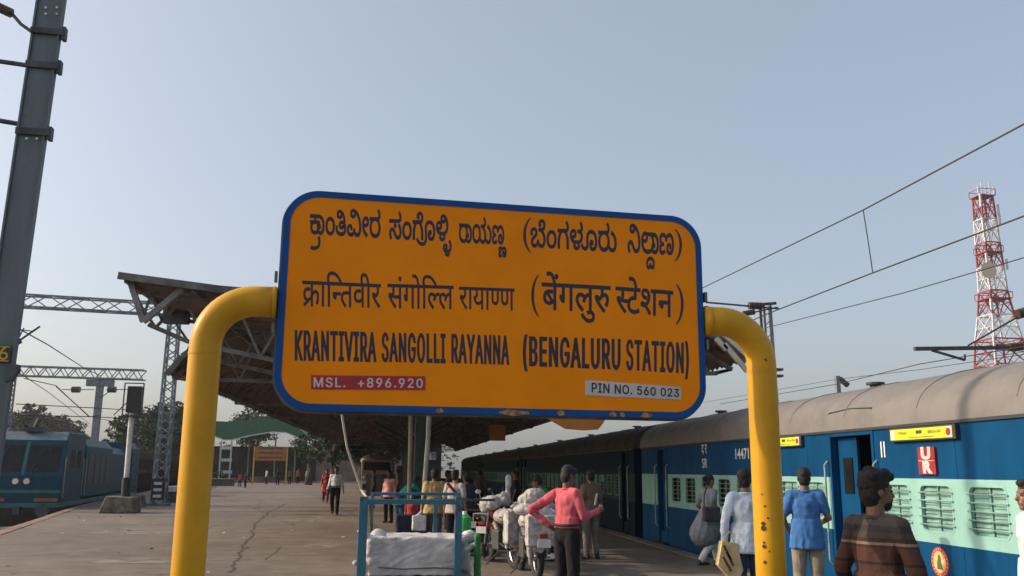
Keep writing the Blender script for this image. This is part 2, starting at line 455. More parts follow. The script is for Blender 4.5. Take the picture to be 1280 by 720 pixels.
def proto_window(kind):
    w, h = 0.66, 0.56; f = MB()
    o_, i_ = rrect(-w/2, w/2, -h/2, h/2, .085), rrect(-w/2+.022, w/2-.022, -h/2+.022, h/2-.022, .07)
    vs, fs = fill2d([o_, i_], 0.022)
    f.add([(0.018+v.z, v.x, v.y) for v in vs], fs)
    fr = f.build('window', m_band if kind != 'open' else m_shut, None, local=True)
    b = MB()
    for k in range(5):
        MB_ = MB().tube([(-.012, -w/2-.02, -h/2+.09+k*.093), (-.012, w/2+.02, -h/2+.09+k*.093)], .0085, 6)
        MB_.build('window_bar', m_barw, fr, local=True)
    if kind == 'shut':
        for s in (-1, 1):
            leaf = MB(); y0, y1 = (s*.165-.15, s*.165+.15)
            leaf.box(.052, .062, y0, y1, -h/2+.01, h/2-.01)
            for k in range(9):
                z = -h/2+.06+k*.052
                leaf.add([(.034,y0+.02,z),(.034,y1-.02,z),(.051,y1-.02,z+.03),(.051,y0+.02,z+.03)], [(0,1,2,3)])
            leaf.build('shutter', m_shut, fr, local=True)
        MB().box(.030, .05, -.012, .012, -h/2+.005, h/2-.005).build('mullion', m_shut, fr, local=True)
    else:
        MB().box(.09, .10, -w/2, w/2, -h/2, h/2).build('pane', m_void, fr, local=True)  # dark sheet stands for the unlit inside of the coach
        MB().box(.030, .05, -.010, .010, -h/2+.005, h/2-.005).build('mullion', m_shut, fr, local=True)
        if kind == 'half': MB().box(.052, .062, -w/2, w/2, .08, h/2).build('shutter', m_shut, fr, local=True)
    WIN[kind] = fr
for k in ('shut', 'open', 'half'): proto_window(k)
m_blue2 = worn('shade-darkened coach blue', (0.003, 0.018, 0.038), rust=(0.01, 0.015, 0.02), amount=0.7, rough=0.6, spec=0.1, grime=0.4, streak=0.4)  # far coach colours darkened to stand for shade under the roof
m_band2 = worn('shade-darkened green band', (0.03, 0.07, 0.062), rust=(0.03, 0.04, 0.04), amount=0.7, rough=0.6, spec=0.1, grime=0.4, streak=0.4)
m_roof2 = worn('shade-darkened coach roof', (0.075, 0.07, 0.066), rust=(0.04, 0.035, 0.03), amount=0.62, rough=0.8, scale=3, spec=0.1, grime=0.35)
def coach(y0, y1, doors, windows, label, near=False):
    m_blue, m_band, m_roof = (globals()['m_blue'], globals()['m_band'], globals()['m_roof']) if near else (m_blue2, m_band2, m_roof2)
    t = thing('railway_coach', ((XS+1.6), y0, RAIL_Z), label, 'railway coach', 'coaches of the blue train')
    holes = [rrect(y-.33, y+.33, 1.235-.28, 1.235+.28, .085) for y, k in windows]
    cuts = sorted(doors); segs = []; a = y0
    for d0, d1 in cuts: segs.append((a, d0)); a = d1
    segs.append((a, y1))
    lo, hi, bd = MB(), MB(), MB()
    for a, b in segs:
        for mb, z0, z1, hs in ((lo, Z0, Z1, []), (bd, Z1, Z2, [h for (y, k), h in zip(windows, holes) if a < y < b])):
            q = side_sheet(a, b, z0, z1, hs); mb.add(q.v, q.f)
    q = side_sheet(y0, y1, Z2, Z3, [[(d0, Z2-.01), (d0, 2.14), (d1, 2.14), (d1, Z2-.01)] for d0, d1 in []]); 
    for a, b in segs:
        q = side_sheet(a, b, Z2, Z3, []); hi.add(q.v, q.f)
    for d0, d1 in doors: q = side_sheet(d0, d1, 2.15, Z3, []); hi.add(q.v, q.f)
    for k in range(int((y1-y0)/1.9)):
        ys_ = y0+.9+k*1.9
        if all(not (d0-.15 < ys_ < d1+.15) for d0, d1 in doors) and near:
            MB().box(XS-.004, XS+.001, ys_-.012, ys_+.012, Z0+.02, Z1-.01).box(XS-.004, XS+.001, ys_-.012, ys_+.012, Z2+.01, Z3-.04).build('panel_seam', m_blue, t)
    MB().box(XS-.012, XS+.001, y0, y1, Z0+.0, Z0+.05).build('sole_strip', m_blue, t)
    lo.build('lower_side', m_blue, t); bd.build('window_band', m_band, t); hi.build('upper_side', m_blue, t)
    # far side, ends, floor
    sh = MB(); XF = XS+3.2
    sh.box(XF-.03, XF, y0, y1, Z0, Z3)
    sh.box(XS+.031, XF-.031, y0, y0+.03, Z0, Z3+.3); sh.box(XS+.031, XF-.031, y1-.03, y1, Z0, Z3+.3)
    sh.box(XS+.031, XF-.031, y0+.031, y1-.031, Z0, 0.25)
    sh.build('coach_shell', m_blue, t)
    inn = MB()
    inn.box(XS+1.0, XS+1.02, y0+.05, y1-.05, .26, Z3)      # partition coloured dark for the unlit inside seen through the openings
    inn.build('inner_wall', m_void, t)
    # roof
    prof = []
    for i in range(19):
        a = math.pi*i/18; prof.append((XS+1.6-1.63*math.copysign(abs(math.cos(a))**0.72, math.cos(a)), Z3+.72*math.sin(a)**0.80))
    r = MB(); n_ = len(prof); ny = max(2, int((y1-y0)/1.8)); vs = []
    for j in range(ny+1):
        y = y0-.05+(y1-y0+.10)*j/ny
        vs += [(x, y, z) for x, z in prof]
    r.add(vs, [(j*n_+i, j*n_+i+1, (j+1)*n_+i+1, (j+1)*n_+i) for j in range(ny) for i in range(n_-1)])
    r.add([(x, y0-.05, z) for x, z in prof], [tuple(range(n_))]); r.add([(x, y1+.05, z) for x, z in prof], [tuple(range(n_))])
    r.build('roof', m_roof, t, smooth='auto')
    MB().box(XS-.028, XS+.0, y0, y1, Z3-.035, Z3+.012).build('gutter', m_gutter, t)
    rib = MB()
    for j in range(1, ny):
        y = y0+(y1-y0)*j/ny
        rib.tube([(x, y, z+.004) for x, z in prof[1:-1]], .008, 5)
    rib.build('roof_seams', m_roof, t, kind='stuff')
    for j in range(3):
        y = y0+5.6+j*7.4; v = MB()
        v.tube([(XS+1.6, y, Z3+.70), (XS+1.6, y, Z3+.86)], .09, 10); v.tube([(XS+1.6, y, Z3+.85), (XS+1.6, y, Z3+.89)], .15, 10)
        v.build('roof_ventilator', m_gutter, t)
    # doors
    for d0, d1 in doors:
        fr = MB(); 
        for yy in (d0, d1): fr.box(XS-.012, XS+.10, yy-.03, yy+.03, .02, 2.15)
        fr.box(XS-.012, XS+.10, d0-.03, d1+.03, 2.151, 2.20)
        f = fr.build('door_frame', m_blue, t)
        op = MB().box(XS+.10, XS+.14, (d0+d1)/2+.02, d1-.05, .03, 2.13); d = op.build('door', m_blue, t)
        MB().box(XS+.085, XS+.099, (d0+d1)/2+.15, d1-.2, 1.35, 1.85).build('door_window', m_glass, d)
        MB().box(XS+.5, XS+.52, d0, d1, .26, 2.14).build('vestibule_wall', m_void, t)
        for yy in (d0-.09, d1+.09):
            MB().tube([(XS-.01, yy, .35), (XS-.06, yy, .4), (XS-.06, yy, 1.75), (XS-.01, yy, 1.8)], .016, 8).build('grab_rail', m_barw, t)
        MB().box(XS-.12, XS+.3, d0+.05, d1-.05, -.03, 0.0).build('foot_step', m_under, t)
    # under gear
    u = MB().box(XS+.35, XS+2.85, y0+.2, y1-.2, -.62, Z0-.003)
    u.box(XS-.0, XS+.05, y0+.1, y1-.1, Z0-.12, Z0-.003); u.build('underframe', m_under, t)
    for yb in (y0+3.2, y1-3.2):
        bg = MB().box(XS+.45, XS+2.75, yb-1.6, yb+1.6, -.78, -.63); bo = bg.build('bogie', m_under, t)
        for dy in (-1.2, 1.2):
            w = MB()
            for xx in (7.9-.84, 7.9+.84): w.tube([(xx-.07, yb+dy, RAIL_Z+.45), (xx+.07, yb+dy, RAIL_Z+.45)], .455, 20)
            w.tube([(7.9-.9, yb+dy, RAIL_Z+.45), (7.9+.9, yb+dy, RAIL_Z+.45)], .09, 8)
            w.build('wheelset', m_under, bo)
    for y, k in windows: coach_window(y, k, t)
    return t
c1 = coach(1.2, 23.25, [(2.6, 3.4), (11.5, 12.72), (21.0, 21.75)],
      [(4.2,'shut'),(5.25,'shut'),(6.3,'shut'),(7.25,'shut'),(8.22,'shut'),(9.19,'shut'),(10.15,'shut'),(11.02,'shut'),
       (13.3,'shut'),(14.2,'half'),(15.2,'open'),(16.2,'open'),(17.2,'open'),(18.2,'open'),(19.28,'open'),(20.3,'open')],
      'nearest blue coach with sea green window band, open middle door and yellow route board', True)
def simple_windows(y0, y1, doors, rnd):
    out = []; y = y0+1.9
    while y < y1-1.2:
        if all(not (d0-.45 < y < d1+.45) for d0, d1 in doors): out.append((y, rnd.choice(['open', 'open', 'half', 'shut'])))
        y += 1.02
    return out
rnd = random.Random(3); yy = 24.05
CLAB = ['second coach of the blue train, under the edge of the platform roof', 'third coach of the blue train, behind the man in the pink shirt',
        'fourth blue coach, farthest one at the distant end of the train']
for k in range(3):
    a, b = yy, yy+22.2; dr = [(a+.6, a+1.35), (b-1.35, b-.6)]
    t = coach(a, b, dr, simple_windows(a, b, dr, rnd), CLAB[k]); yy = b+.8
    if k < 3: # rubber gangway between coaches
        gw = MB().box(XS+.9, XS+2.3, a-.72, a-.06, .1, 2.2); gw.build('gangway', m_black, t)
for w in WIN.values():
    for ch in list(w.children): bpy.data.objects.remove(ch)
    bpy.data.objects.remove(w)
# marks on the nearest coach
def fig(name, text, size, y, z, mat, parent, face_x=XS, xs=1.0, dx=0.004, bold=0.0):
    """block lettering on the coach side, reading left to right as seen from the platform"""
    cu = bpy.data.curves.new('t', 'FONT'); cu.body = text; cu.size = size; cu.align_x = 'CENTER'; cu.align_y = 'CENTER'; cu.offset = bold
    ob = bpy.data.objects.new('t', cu); COL.objects.link(ob)
    dg = bpy.context.evaluated_depsgraph_get(); me = bpy.data.meshes.new_from_object(ob.evaluated_get(dg))
    vs = [v.co.copy() for v in me.vertices]; fs = [tuple(p.vertices) for p in me.polygons]
    bpy.data.objects.remove(ob); bpy.data.curves.remove(cu)
    return MB().add([(face_x-dx, y - v.x*xs, z + v.y) for v in vs], fs).build(name, mat, parent)
fig('zone_letters', 'SR', 0.27, 18.3, 1.80, m_wht, c1, xs=1.1, bold=.004)
fig('coach_number', '14471', 0.27, 16.2, 1.96, m_wht, c1, xs=1.15, bold=.004)
fig('class_mark', 'II', 0.30, 11.25, 1.93, m_wht, c1, xs=1.0)
ur = MB().box(XS-.035, XS-.001, 10.05, 10.40, 1.625, 1.945).build('class_plate', M('dark red plate', (0.30, 0.02, 0.03), 0.5), c1, bevel=.004)
pk = M('pale pink letter', (0.75, 0.52, 0.50), 0.6)
fig('plate_letter', 'U', 0.185, 10.225, 1.868, pk, ur, face_x=XS-.035, xs=1.5, bold=.012)
fig('plate_letter', 'R', 0.185, 10.225, 1.705, pk, ur, face_x=XS-.035, xs=1.5, bold=.012)
MB().box(XS-.039, XS-.0355, 10.06, 10.39, 1.783, 1.790).build('plate_rule', pk, ur)
def route_board(y0, y1, z0, z1, full):
    b = MB().box(XS-.06, XS-.002, y0-.05, y1+.04, z0-.02, z1+.02).build('route_board', m_gutter, c1, bevel=.006, label='yellow route board by the %s door' % ('middle' if full else 'next'))
    ye = M('yellow enamel', (0.70, 0.66, 0.04), 0.4, 0, 0.08)
    MB().box(XS-.066, XS-.0605, y0, y1, z0, z1).build('board_face', ye, b)
    ink = M('dark green ink', (0.03, 0.09, 0.05), 0.6)
    w = y1-y0; c = (y0+y1)/2; h = z1-z0
    fig('board_lettering', 'MYSURU', h*.36, c+w*.28, (z0+z1)/2+h*.10, ink, b, face_x=XS-.066, xs=1.1)
    fig('board_lettering', 'BENGALURU', h*.36, c-w*.24, (z0+z1)/2+h*.10, ink, b, face_x=XS-.066, xs=1.0)
    MB().box(XS-.070, XS-.067, c-.05, c+.07, (z0+z1)/2-.0, (z0+z1)/2+h*.3).build('board_emblem', ink, b)
    MB().box(XS-.070, XS-.067, c-w*.25, c+w*.2, z0+h*.16, z0+h*.2).build('board_rule', ink, b)
    MB().box(XS-.0695, XS-.0665, y1-.10, y1-.01, z0+.01, z1-.01).build('board_end', m_wht, b)
    MB().box(XS-.0695, XS-.0665, y0+.01, y0+.10, z0+.01, z1-.01).build('board_end', m_wht, b)
    MB().tube([(XS-.0695, y0+.065, (z0+z1)/2), (XS-.073, y0+.065, (z0+z1)/2)], .045, 14).build('board_dot', M('crimson dot', (0.35, 0.02, 0.05), 0.5), b)
route_board(9.62, 10.93, 2.045, 2.175, True)
route_board(13.62, 14.75, 2.06, 2.19, False)
# round emblem low on the side: red ring with a toothed edge, pale centre and a small figure
def disc(y, z, r, n=28, dx=.004, a=1.0, inner=0.0):
    lo = [(r*math.cos(2*math.pi*k/n)*(a if k % 2 else 1), r*math.sin(2*math.pi*k/n)*(a if k % 2 else 1)) for k in range(n)]
    loops = [lo] + ([[(inner*math.cos(2*math.pi*k/n), inner*math.sin(2*math.pi*k/n)) for k in range(n)]] if inner else [])
    vs, fs = fill2d(loops)
    return MB().add([(XS-dx, y-v.x, z+v.y) for v in vs], fs)
em = disc(10.17, .625, .17, 44).build('railway_emblem', M('emblem red', (0.62, 0.04, 0.03), 0.5), c1)
disc(10.17, .625, .125, 36, dx=.007).build('emblem_field', M('emblem cream', (0.75, 0.55, 0.25), 0.5), em)
for k in range(20):
    a = 2*math.pi*k/20
    MB().box(XS-.0075, XS-.0065, 10.17+.147*math.cos(a)-.008, 10.17+.147*math.cos(a)+.008, .625+.147*math.sin(a)-.008, .625+.147*math.sin(a)+.008).build('emblem_star', M('emblem cream', (0,0,0)), em)
vs, fs = fill2d([[(-.05,-.08),(.05,-.08),(.045,-.02),(.03,.0),(.035,.05),(.01,.09),(-.02,.075),(-.03,.02),(-.05,-.01)]])
MB().add([(XS-.010, 10.17-v.x, .625+v.y) for v in vs], fs).build('emblem_figure', M('emblem olive', (0.12, 0.13, 0.05), 0.6), em)
vs, fs = fill2d([rrect(12.0-.62, 12.0+.62, 2.47, 2.60, .06), rrect(12.0-.60, 12.0+.60, 2.49, 2.60-.02, .05)])
MB().tube([(XS+.02, 11.45, 2.40), (XS+.02, 11.5, 2.50), (XS+.04, 12.1, 2.53), (XS+.02, 12.72, 2.50), (XS+.02, 12.8, 2.40)], .012, 6).build('rain_strip', m_gutter, c1)

# ================================================================== BLUE LOCOMOTIVE AND ITS TRAIN ON THE LEFT
m_loco = worn('locomotive blue', (0.008, 0.062, 0.10), rust=(0.03, 0.05, 0.06), amount=0.68, rough=0.5, spec=.2, grime=0.4)
m_loco2 = worn('locomotive teal stripe', (0.03, 0.15, 0.15), rust=(0.03, 0.05, 0.06), amount=0.7, rough=0.45, grime=0.35)
LY = 38.0; LXc = left_edge(LY)-.32-1.5
ang = math.atan2(left_edge(LY+12)-left_edge(LY), 12)   # heading of the left track
lo = thing('locomotive', (LXc, LY, RAIL_Z), 'blue diesel locomotive with teal stripes standing at the left platform edge', 'locomotive', rz=-ang*.7)
W = 1.42
b = MB()   # local: x across, y along (0 = front), z above rail
prof = [(0.0, 1.0), (0.0, 2.15), (.55, 3.55), (1.1, 3.9), (4.0, 3.95), (4.0, 1.0)]
b.prism(prof, 'x', -W, W); b.build('cab', m_loco, lo, local=True, bevel=.05)
MB().add([(-1.36,.56,3.57),(1.36,.56,3.57),(1.3,1.1,3.915),(-1.3,1.1,3.915)], [(0,1,2,3)]).build('roof_front', M('dusty loco roof', (0.10,0.15,0.17), .7), lo, local=True)
MB().bar((0, .03, 2.2), (0, .54, 3.5), .10, .04).build('window_pillar', m_loco2, lo, local=True)
b = MB()
for i, (y0, y1, w, z1) in enumerate([(4.05, 4.9, 1.15, 3.6), (4.95, 11.5, 1.30, 3.8), (11.55, 17.2, 1.2, 3.55), (17.3, 20, 1.42, 3.95)]):
    q = MB().prism([(-w, 1.2), (-w, z1-.35), (-w+.35, z1), (w-.35, z1), (w, z1-.35), (w, 1.2)], 'y', y0, y1)
    q.build('hood', m_loco, lo, local=True, bevel=.03)
for y in (5.6, 7.0, 8.4, 9.8): MB().box(1.301, 1.32, y, y+1.1, 1.7, 3.1).build('body_grille', m_dsteel, lo, local=True)
for i in range(2): MB().box(1.421, 1.435, 1.4+i*1.2, 2.1+i*1.2, 2.5, 3.2).build('side_window', m_glass, lo, local=True)
MB().box(-W-.02, W+.02, -.03, 20, .95, 1.12).build('sole_bar', m_loco2, lo, local=True)
def slope(y_off, x0, x1, t0, t1, lift=.012):
    p0, p1 = Vector((0, 0, 2.15)), Vector((0, .55, 3.55)); n_ = Vector((0, -(1.4), .55)).normalized()
    A = p0+(p1-p0)*t0+n_*lift; B = p0+(p1-p0)*t1+n_*lift
    return [(x0, A.y, A.z), (x1, A.y, A.z), (x1, B.y, B.z), (x0, B.y, B.z)]
for x0, x1 in ((-1.28, -.10), (.10, 1.28)):
    f = MB().add(slope(0, x0, x1, .12, .86), [(0,1,2,3)]).build('windscreen', m_glass, lo, local=True)
    MB().bar(slope(0, x0+.2, x1, .12, .8, .03)[0], slope(0, x0+.6, x1, .12, .8, .03)[3], .03, .02).build('wiper', m_black, f, local=True)
for x in (-.2, .2):
    h = MB().tube([(x, .02, 1.95), (x, -.09, 1.95)], .13, 16).build('headlight', M('headlight chrome', (0.6, 0.55, 0.45), 0.25, 0.7), lo, local=True)
    MB().tube([(x, -.088, 1.95), (x, -.10, 1.95)], .10, 16).build('lens', M('headlight glass', (0.75, 0.7, 0.6), 0.1), h, local=True)
MB().box(-W-.01, W+.01, -.02, -.004, 1.50, 1.62).build('nose_stripe', m_loco2, lo, local=True)
for s in (-1, 1): MB().box(s*.95-.42, s*.95+.42, -.035, -.021, 1.18, 1.30).build('number_panel', M('orange panel', (0.35, 0.10, 0.02), 0.5), lo, local=True)
for s in (-1, 1):
    bf = MB().tube([(s*.95, 0, .85), (s*.95, -.45, .85)], .10, 10).tube([(s*.95, -.42, .85), (s*.95, -.5, .85)], .25, 16); bf.build('buffer', m_dsteel, lo, local=True)
MB().box(-1.4, 1.4, -.2, .1, .25, .95).build('cow_catcher', m_under, lo, local=True)
MB().box(-.12, .12, -.35, 0, .7, 1.0).build('coupler', m_dsteel, lo, local=True)
MB().box(-1.4, 1.4, .3, 19.8, .35, .94).build('under_gear', m_under, lo, local=True)
hn = MB().box(-.35, .35, .9, 1.7, 3.92, 4.1).tube([(0, 1.2, 4.1), (.1, 1.2, 4.45)], .09, 8).tube([(-.3, 1.3, 4.1), (-.35, .8, 4.2)], .06, 8); hn.build('roof_horn', m_dsteel, lo, local=True)
for y in (.25, 3.7, 4.3): MB().tube([(W+.06, y, 1.3), (W+.06, y, 2.9)], .025, 6).build('handrail', m_barw, lo, local=True)
# dull coaches behind it
m_dcoach = worn('dull maroon coach', (0.03, 0.014, 0.013), amount=0.7, rough=0.8, spec=.05, grime=0.3)
yy = LY+20.6
for k in range(3):
    x0 = left_edge(yy)-1.95; x1 = left_edge(yy+21)-1.95; a2 = math.atan2(x1-x0, 21)
    t = thing('railway_coach', (x0, yy, RAIL_Z), ['first dark maroon coach coupled behind the blue locomotive', 'middle dark coach of the left train, behind the lattice mast', 'last dark coach of the left train, far along the curve'][k], 'railway coach', 'dark coaches of the left train', rz=-a2)
    MB().prism([(-1.6,.9),(-1.6,3.1),(-1.2,3.7),(0,3.9),(1.2,3.7),(1.6,3.1),(1.6,.9)], 'y', 0, 21).build('coach_body', m_dcoach, t, local=True)
    MB().box(-1.3, 1.3, .5, 20.5, .3, .89).build('under_gear', m_under, t, local=True)
    for j in range(14):
        MB().box(1.601, 1.62, 1.6+j*1.3, 2.3+j*1.3, 2.1, 2.75).build('window', m_glass, t, local=True)
    yy += 21.8
# ================================================================== PLATFORM ROOFS
m_sheet = worn('brown corrugated sheet', (0.165, 0.12, 0.10), rust=(0.08, 0.045, 0.03), amount=0.56, rough=0.75, grime=0.35, scale=2.5)
m_fascia = M('weathered fascia', (0.16, 0.16, 0.15), 0.7, 0, 0.25, 3)
m_truss = M('grey truss paint', (0.16, 0.15, 0.145), 0.6, 0.1, 0.25, 5)
m_dgreen = M('dark green column paint', (0.012, 0.05, 0.035), 0.45, 0, 0.25, 4)
def interp(prof, x):
    for (a, za), (b, zb) in zip(prof, prof[1:]):
        if x <= b: return za+(zb-za)*(x-a)/(b-a)
    return prof[-1][1]
def shed(label, prof, y0, y1, trusses, low, strip=1.0, fascia=True):
    t = thing('platform_roof', (0.47, y0, 0), label, 'platform roof', 'brown sheet roofs over the platform')
    n_ = max(1, round((y1-y0)/strip)); xs = [p[0] for p in prof]
    fine = []
    for (a, za), (b, zb) in zip(prof, prof[1:]):
        k = max(1, int((b-a)/1.6))
        for i in range(k): fine.append((a+(b-a)*i/k, za+(zb-za)*i/k))
    fine.append(prof[-1])
    for j in range(n_):
        a = y0+(y1-y0)*j/n_; b = y0+(y1-y0)*(j+1)/n_+.05; m_ = 17; mb = MB(); vs = []
        lift = .012*(j % 2)
        for i in range(m_):
            y = a+(b-a)*i/(m_-1)
            vs += [(x, y, z+lift+.028*math.sin(i*math.pi/2+.3)) for x, z in fine]
        w = len(fine)
        mb.add(vs, [(i*w+k, (i+1)*w+k, (i+1)*w+k+1, i*w+k+1) for i in range(m_-1) for k in range(w-1)])
        mb.build('roof_sheet', m_sheet, t)
    if fascia:
        mb = MB()
        for (a, za), (b, zb) in zip(prof, prof[1:]): mb.bar((a, y0-.03, za-.02), (b, y0-.03, zb-.02), .035, .13, up=(0, 0, 1))
        mb.build('end_flashing', m_fascia, t)
    # purlins
    x = xs[0]+.12; k = 0
    while x < xs[-1]:
        z = interp(prof, x)-.075
        MB().bar((x, y0+.02, z), (x, y1-.02, z), .05, .09).build('purlin', m_truss, t); x += 1.18; k += 1
    for i, yt in enumerate(trusses):
        mb = MB(); bot = [(xx, zz) for xx, zz in low]
        top = [(xs[0]+.06+(xs[-1]-xs[0]-.12)*q/12) for q in range(13)]
        for a, b in zip(top, top[1:]): mb.bar((a, yt, interp(prof, a)-.17), (b, yt, interp(prof, b)-.17), .08, .08)
        for (a, za), (b, zb) in zip(bot, bot[1:]): mb.bar((a, yt, za), (b, yt, zb), .08, .08)
        for q in range(13):
            xt = top[q]; xb = min(max(top[q]+(.5 if q < 12 else 0), bot[0][0]), bot[-1][0]); zb = interp(bot, xb)
            mb.bar((xt, yt, interp(prof, xt)-.17), (xb, yt, zb), .05, .05)
            if q < 12: mb.bar((xb, yt, zb), (top[q+1], yt, interp(prof, top[q+1])-.17), .05, .05)
        mb.build('roof_truss', m_truss, t)
    return t
prof1 = [(-5.11, 5.02), (-3.34, 4.83), (0.5, 4.62), (5.3, 4.42), (6.15, 4.18), (6.57, 3.74)]
low1 = [(-4.68, 4.22), (-3.9, 3.90), (-2.3, 3.6), (0.5, 3.35), (4.0, 3.5), (6.2, 3.55)]
r1 = shed('first brown sheet roof with its raised left tip and open steel bracket', prof1, 16.5, 20.9, [17.1, 20.3], low1)
prof2 = [(-5.25, 3.70), (-4.95, 4.12), (-3.9, 4.95), (-1.5, 5.2), (0.7, 5.25), (3.2, 4.95), (5.4, 4.6), (6.35, 4.2), (6.72, 3.86)]
low2 = [(-5.0, 3.62), (-2.3, 3.6), (.5, 3.45), (3.5, 3.6), (6.4, 3.74)]
r2 = shed('long arched brown sheet roof running far down the platform behind the name board', prof2, 21.0, 109.0, [21.3+8*k for k in range(11)], low2)
# the open V bracket that holds the raised tip
vb = MB(); A, B_, C_ = PY(163,352,16.75), PY(179,402,16.75), PY(228,361,16.75)
vb.bar(A, B_, .10, .10).bar(B_, C_, .11, .10); vb.build('tip_bracket', M('pale bracket steel', (.26,.26,.25), .6, .1, .2), r1)
for q in ((190,372,202,400),(202,400,214,372),(178,398,190,366)):
    MB().bar(PY(q[0],q[1],16.95), PY(q[2],q[3],16.95), .04, .04).build('bracket_brace', m_truss, r1)
MB().obox(PY(221,392,19.9), (.26,0,0), (0,.12,0), (0,0,.22)).build('gusset_box', m_dsteel, r1)
# light end trims at the right tip
for q in ((903,416,933,444), (895,423,908,437), (905,430,934,464)):
    MB().bar(PY(q[0],q[1],16.42), PY(q[2],q[3],16.42), .07, .09).build('end_trim', M('cream trim', (0.55, 0.52, 0.42), 0.6), r1)
# centre columns
cx0 = PY(525, 600, 21.3).x
for k in range(11):
    y = 21.3+8*k
    t = thing('roof_column', (cx0, y, 0), ['dark green roof column nearest the crowd, under the name board'][0] if k == 0 else 'dark green roof column in the row receding under the arched roof', 'column', 'dark green roof columns')
    MB().box(cx0-.15, cx0+.15, y-.15, y+.15, .22, 3.5).build('shaft', m_dgreen, t, bevel=.02)
    MB().box(cx0-.26, cx0+.26, y-.26, y+.26, 0, .22).build('plinth', m_fascia, t, bevel=.02)
    for s in (-1, 1): MB().bar((cx0+s*.15, y, 2.8), (cx0+s*1.5, y, 3.5), .08, .08).build('knee_brace', m_dgreen, t)
# rain pipes clipped to the first column
t = thing('rain_pipe', (cx0-.3, 20.9, 0), 'pinkish rain pipe on the left of the near green column', 'pipe')
MB().tube([PY(514,500,20.9), PY(513,560,20.9), (PY(512,600,20.9).x, 20.9, .05)], .05, 10).build('pipe', M('pinkish pipe', (0.33, 0.22, 0.19), 0.6), t, smooth='auto')
for z in (1.2, 2.4, 3.2): MB().box(cx0-.27, cx0-.15, 20.86, 20.94, z, z+.05).build('pipe_clip', m_truss, t)
t = thing('rain_pipe', (cx0+.2, 20.7, 0), 'slanting pale pipe on the right of the near green column', 'pipe')
MB().tube([PY(537,500,20.7), PY(535,550,20.7), (PY(527,612,20.7).x, 20.7, .05)], .055, 10).build('pipe', M('pale pipe', (0.50, 0.46, 0.38), 0.6), t, smooth='auto')
MB().tube([PY(537,506,20.7), PY(560,506,20.7)], .03, 8).build('pipe_arm', m_truss, t)
# orange hanging boards
m_orange = worn('orange board enamel', (0.42, 0.14, 0.008), rust=(0.12, 0.05, 0.02), amount=0.68, rough=0.5, grime=0.25)
def px_plate(pts, Y, th=.06):
    P = [PY(x, y, Y) for x, y in pts]; vs, fs = fill2d([[(p.x, p.z) for p in P]], th/2)
    return MB().add([(v.x, Y+v.z, v.y) for v in vs], fs)
t = thing('hanging_board', PY(700, 505, 16.1), 'orange board with a rounded lower edge hanging under the roof behind the name board', 'board')
px_plate([(632,500),(632,517),(668,519),(684,523),(696,530),(707,536),(730,538),(747,537),(753,530),(758,521),(776,519),(776,500)], 16.1, .08).build('panel', m_orange, t)
for x in (660, 740): MB().bar(PY(x,500,16.1), PY(x,448,16.1), .04, .04).build('hanger', m_truss, t)
px, pz = PY(622, 541, 31), 0
t = thing('platform_number_sign', px, 'small orange square sign hanging in the dark under the arched roof', 'sign')
MB().box(px.x-.27, px.x+.27, 30.95, 31.05, px.z-.27, px.z+.27).build('face', m_orange, t, bevel=.01)
MB().bar((px.x, 31, px.z+.27), (px.x, 31, 4.8), .03, .03).build('hanger', m_truss, t)

# ================================================================== MASTS, BOOMS, WIRES
def lattice(mb, p0, p1, w, n_, t=.05, w1=None, up=(0, 0, 1)):
    """square lattice member from p0 to p1"""
    p0, p1 = Vector(p0), Vector(p1); d = (p1-p0).normalized(); w1 = w1 or w
    u = Vector((1, 0, 0)) if abs(d.x) < .7 else Vector((0, 0, 1)); s1 = (u-d*u.dot(d)).normalized(); s2 = d.cross(s1)
    cs = [(-1,-1),(1,-1),(1,1),(-1,1)]
    def P(c, f): ww = (w+(w1-w)*f)/2; return p0+(p1-p0)*f + s1*c[0]*ww + s2*c[1]*ww
    for c in cs: mb.bar(P(c, 0), P(c, 1), t, t)
    for i in range(n_):
        f0, f1 = i/n_, (i+1)/n_
        for k in range(4):
            a, b = cs[k], cs[(k+1) % 4]
            if i % 2: a, b = b, a
            mb.bar(P(a, f0), P(b, f1), t*.6, t*.6)
    return mb
# tall near pole on the left
m_pole = worn('grey green galvanised mast', (0.13, 0.16, 0.175), rust=(0.10, 0.07, 0.05), amount=0.72, rough=0.6, grime=0.35, streak=0.3)
pb = PY(3, 430, 11.4); pt = PY(65, 0, 11.4); dirp = (pt-pb).normalized()
base = pb + dirp*((0-pb.z)/dirp.z); topp = pb+dirp*((10.6-pb.z)/dirp.z)
t = thing('overhead_line_mast', (base.x, base.y, 0), 'tall grey steel mast close by at the left edge, with clamps and yellow number plate', 'mast')
ax = Vector((1, .06, 0)).normalized(); ay = Vector((0, 0, 1)).cross(ax)
def pc(z): return base + (topp-base)*(z/10.6)
mb = MB()   # closed channel face with two side flanges
hw0, hw1 = .150, .143
def ring(z, f): 
    c = pc(z); hw = hw0+(hw1-hw0)*f; return [c+ax*a*hw+ay*b*.045 for a, b in ((-1,-1),(1,-1),(1,1),(-1,1))]
mb.add(ring(.001, 0)+ring(10.6, 1), [(0,1,2,3),(4,5,6,7),(0,1,5,4),(1,2,6,5),(2,3,7,6),(3,0,4,7)]); mb.build('shaft', m_pole, t, bevel=.008)
for s in (-1, 1):
    mb = MB(); mb.bar(pc(.01)+ax*s*.162+ay*-.02, pc(10.6)+ax*s*.155+ay*-.02, .022, .11, up=ay); mb.build('flange', m_pole, t)
holes = [(57,9),(71,9),(57,17),(71,17),(33,173),(46,173)]
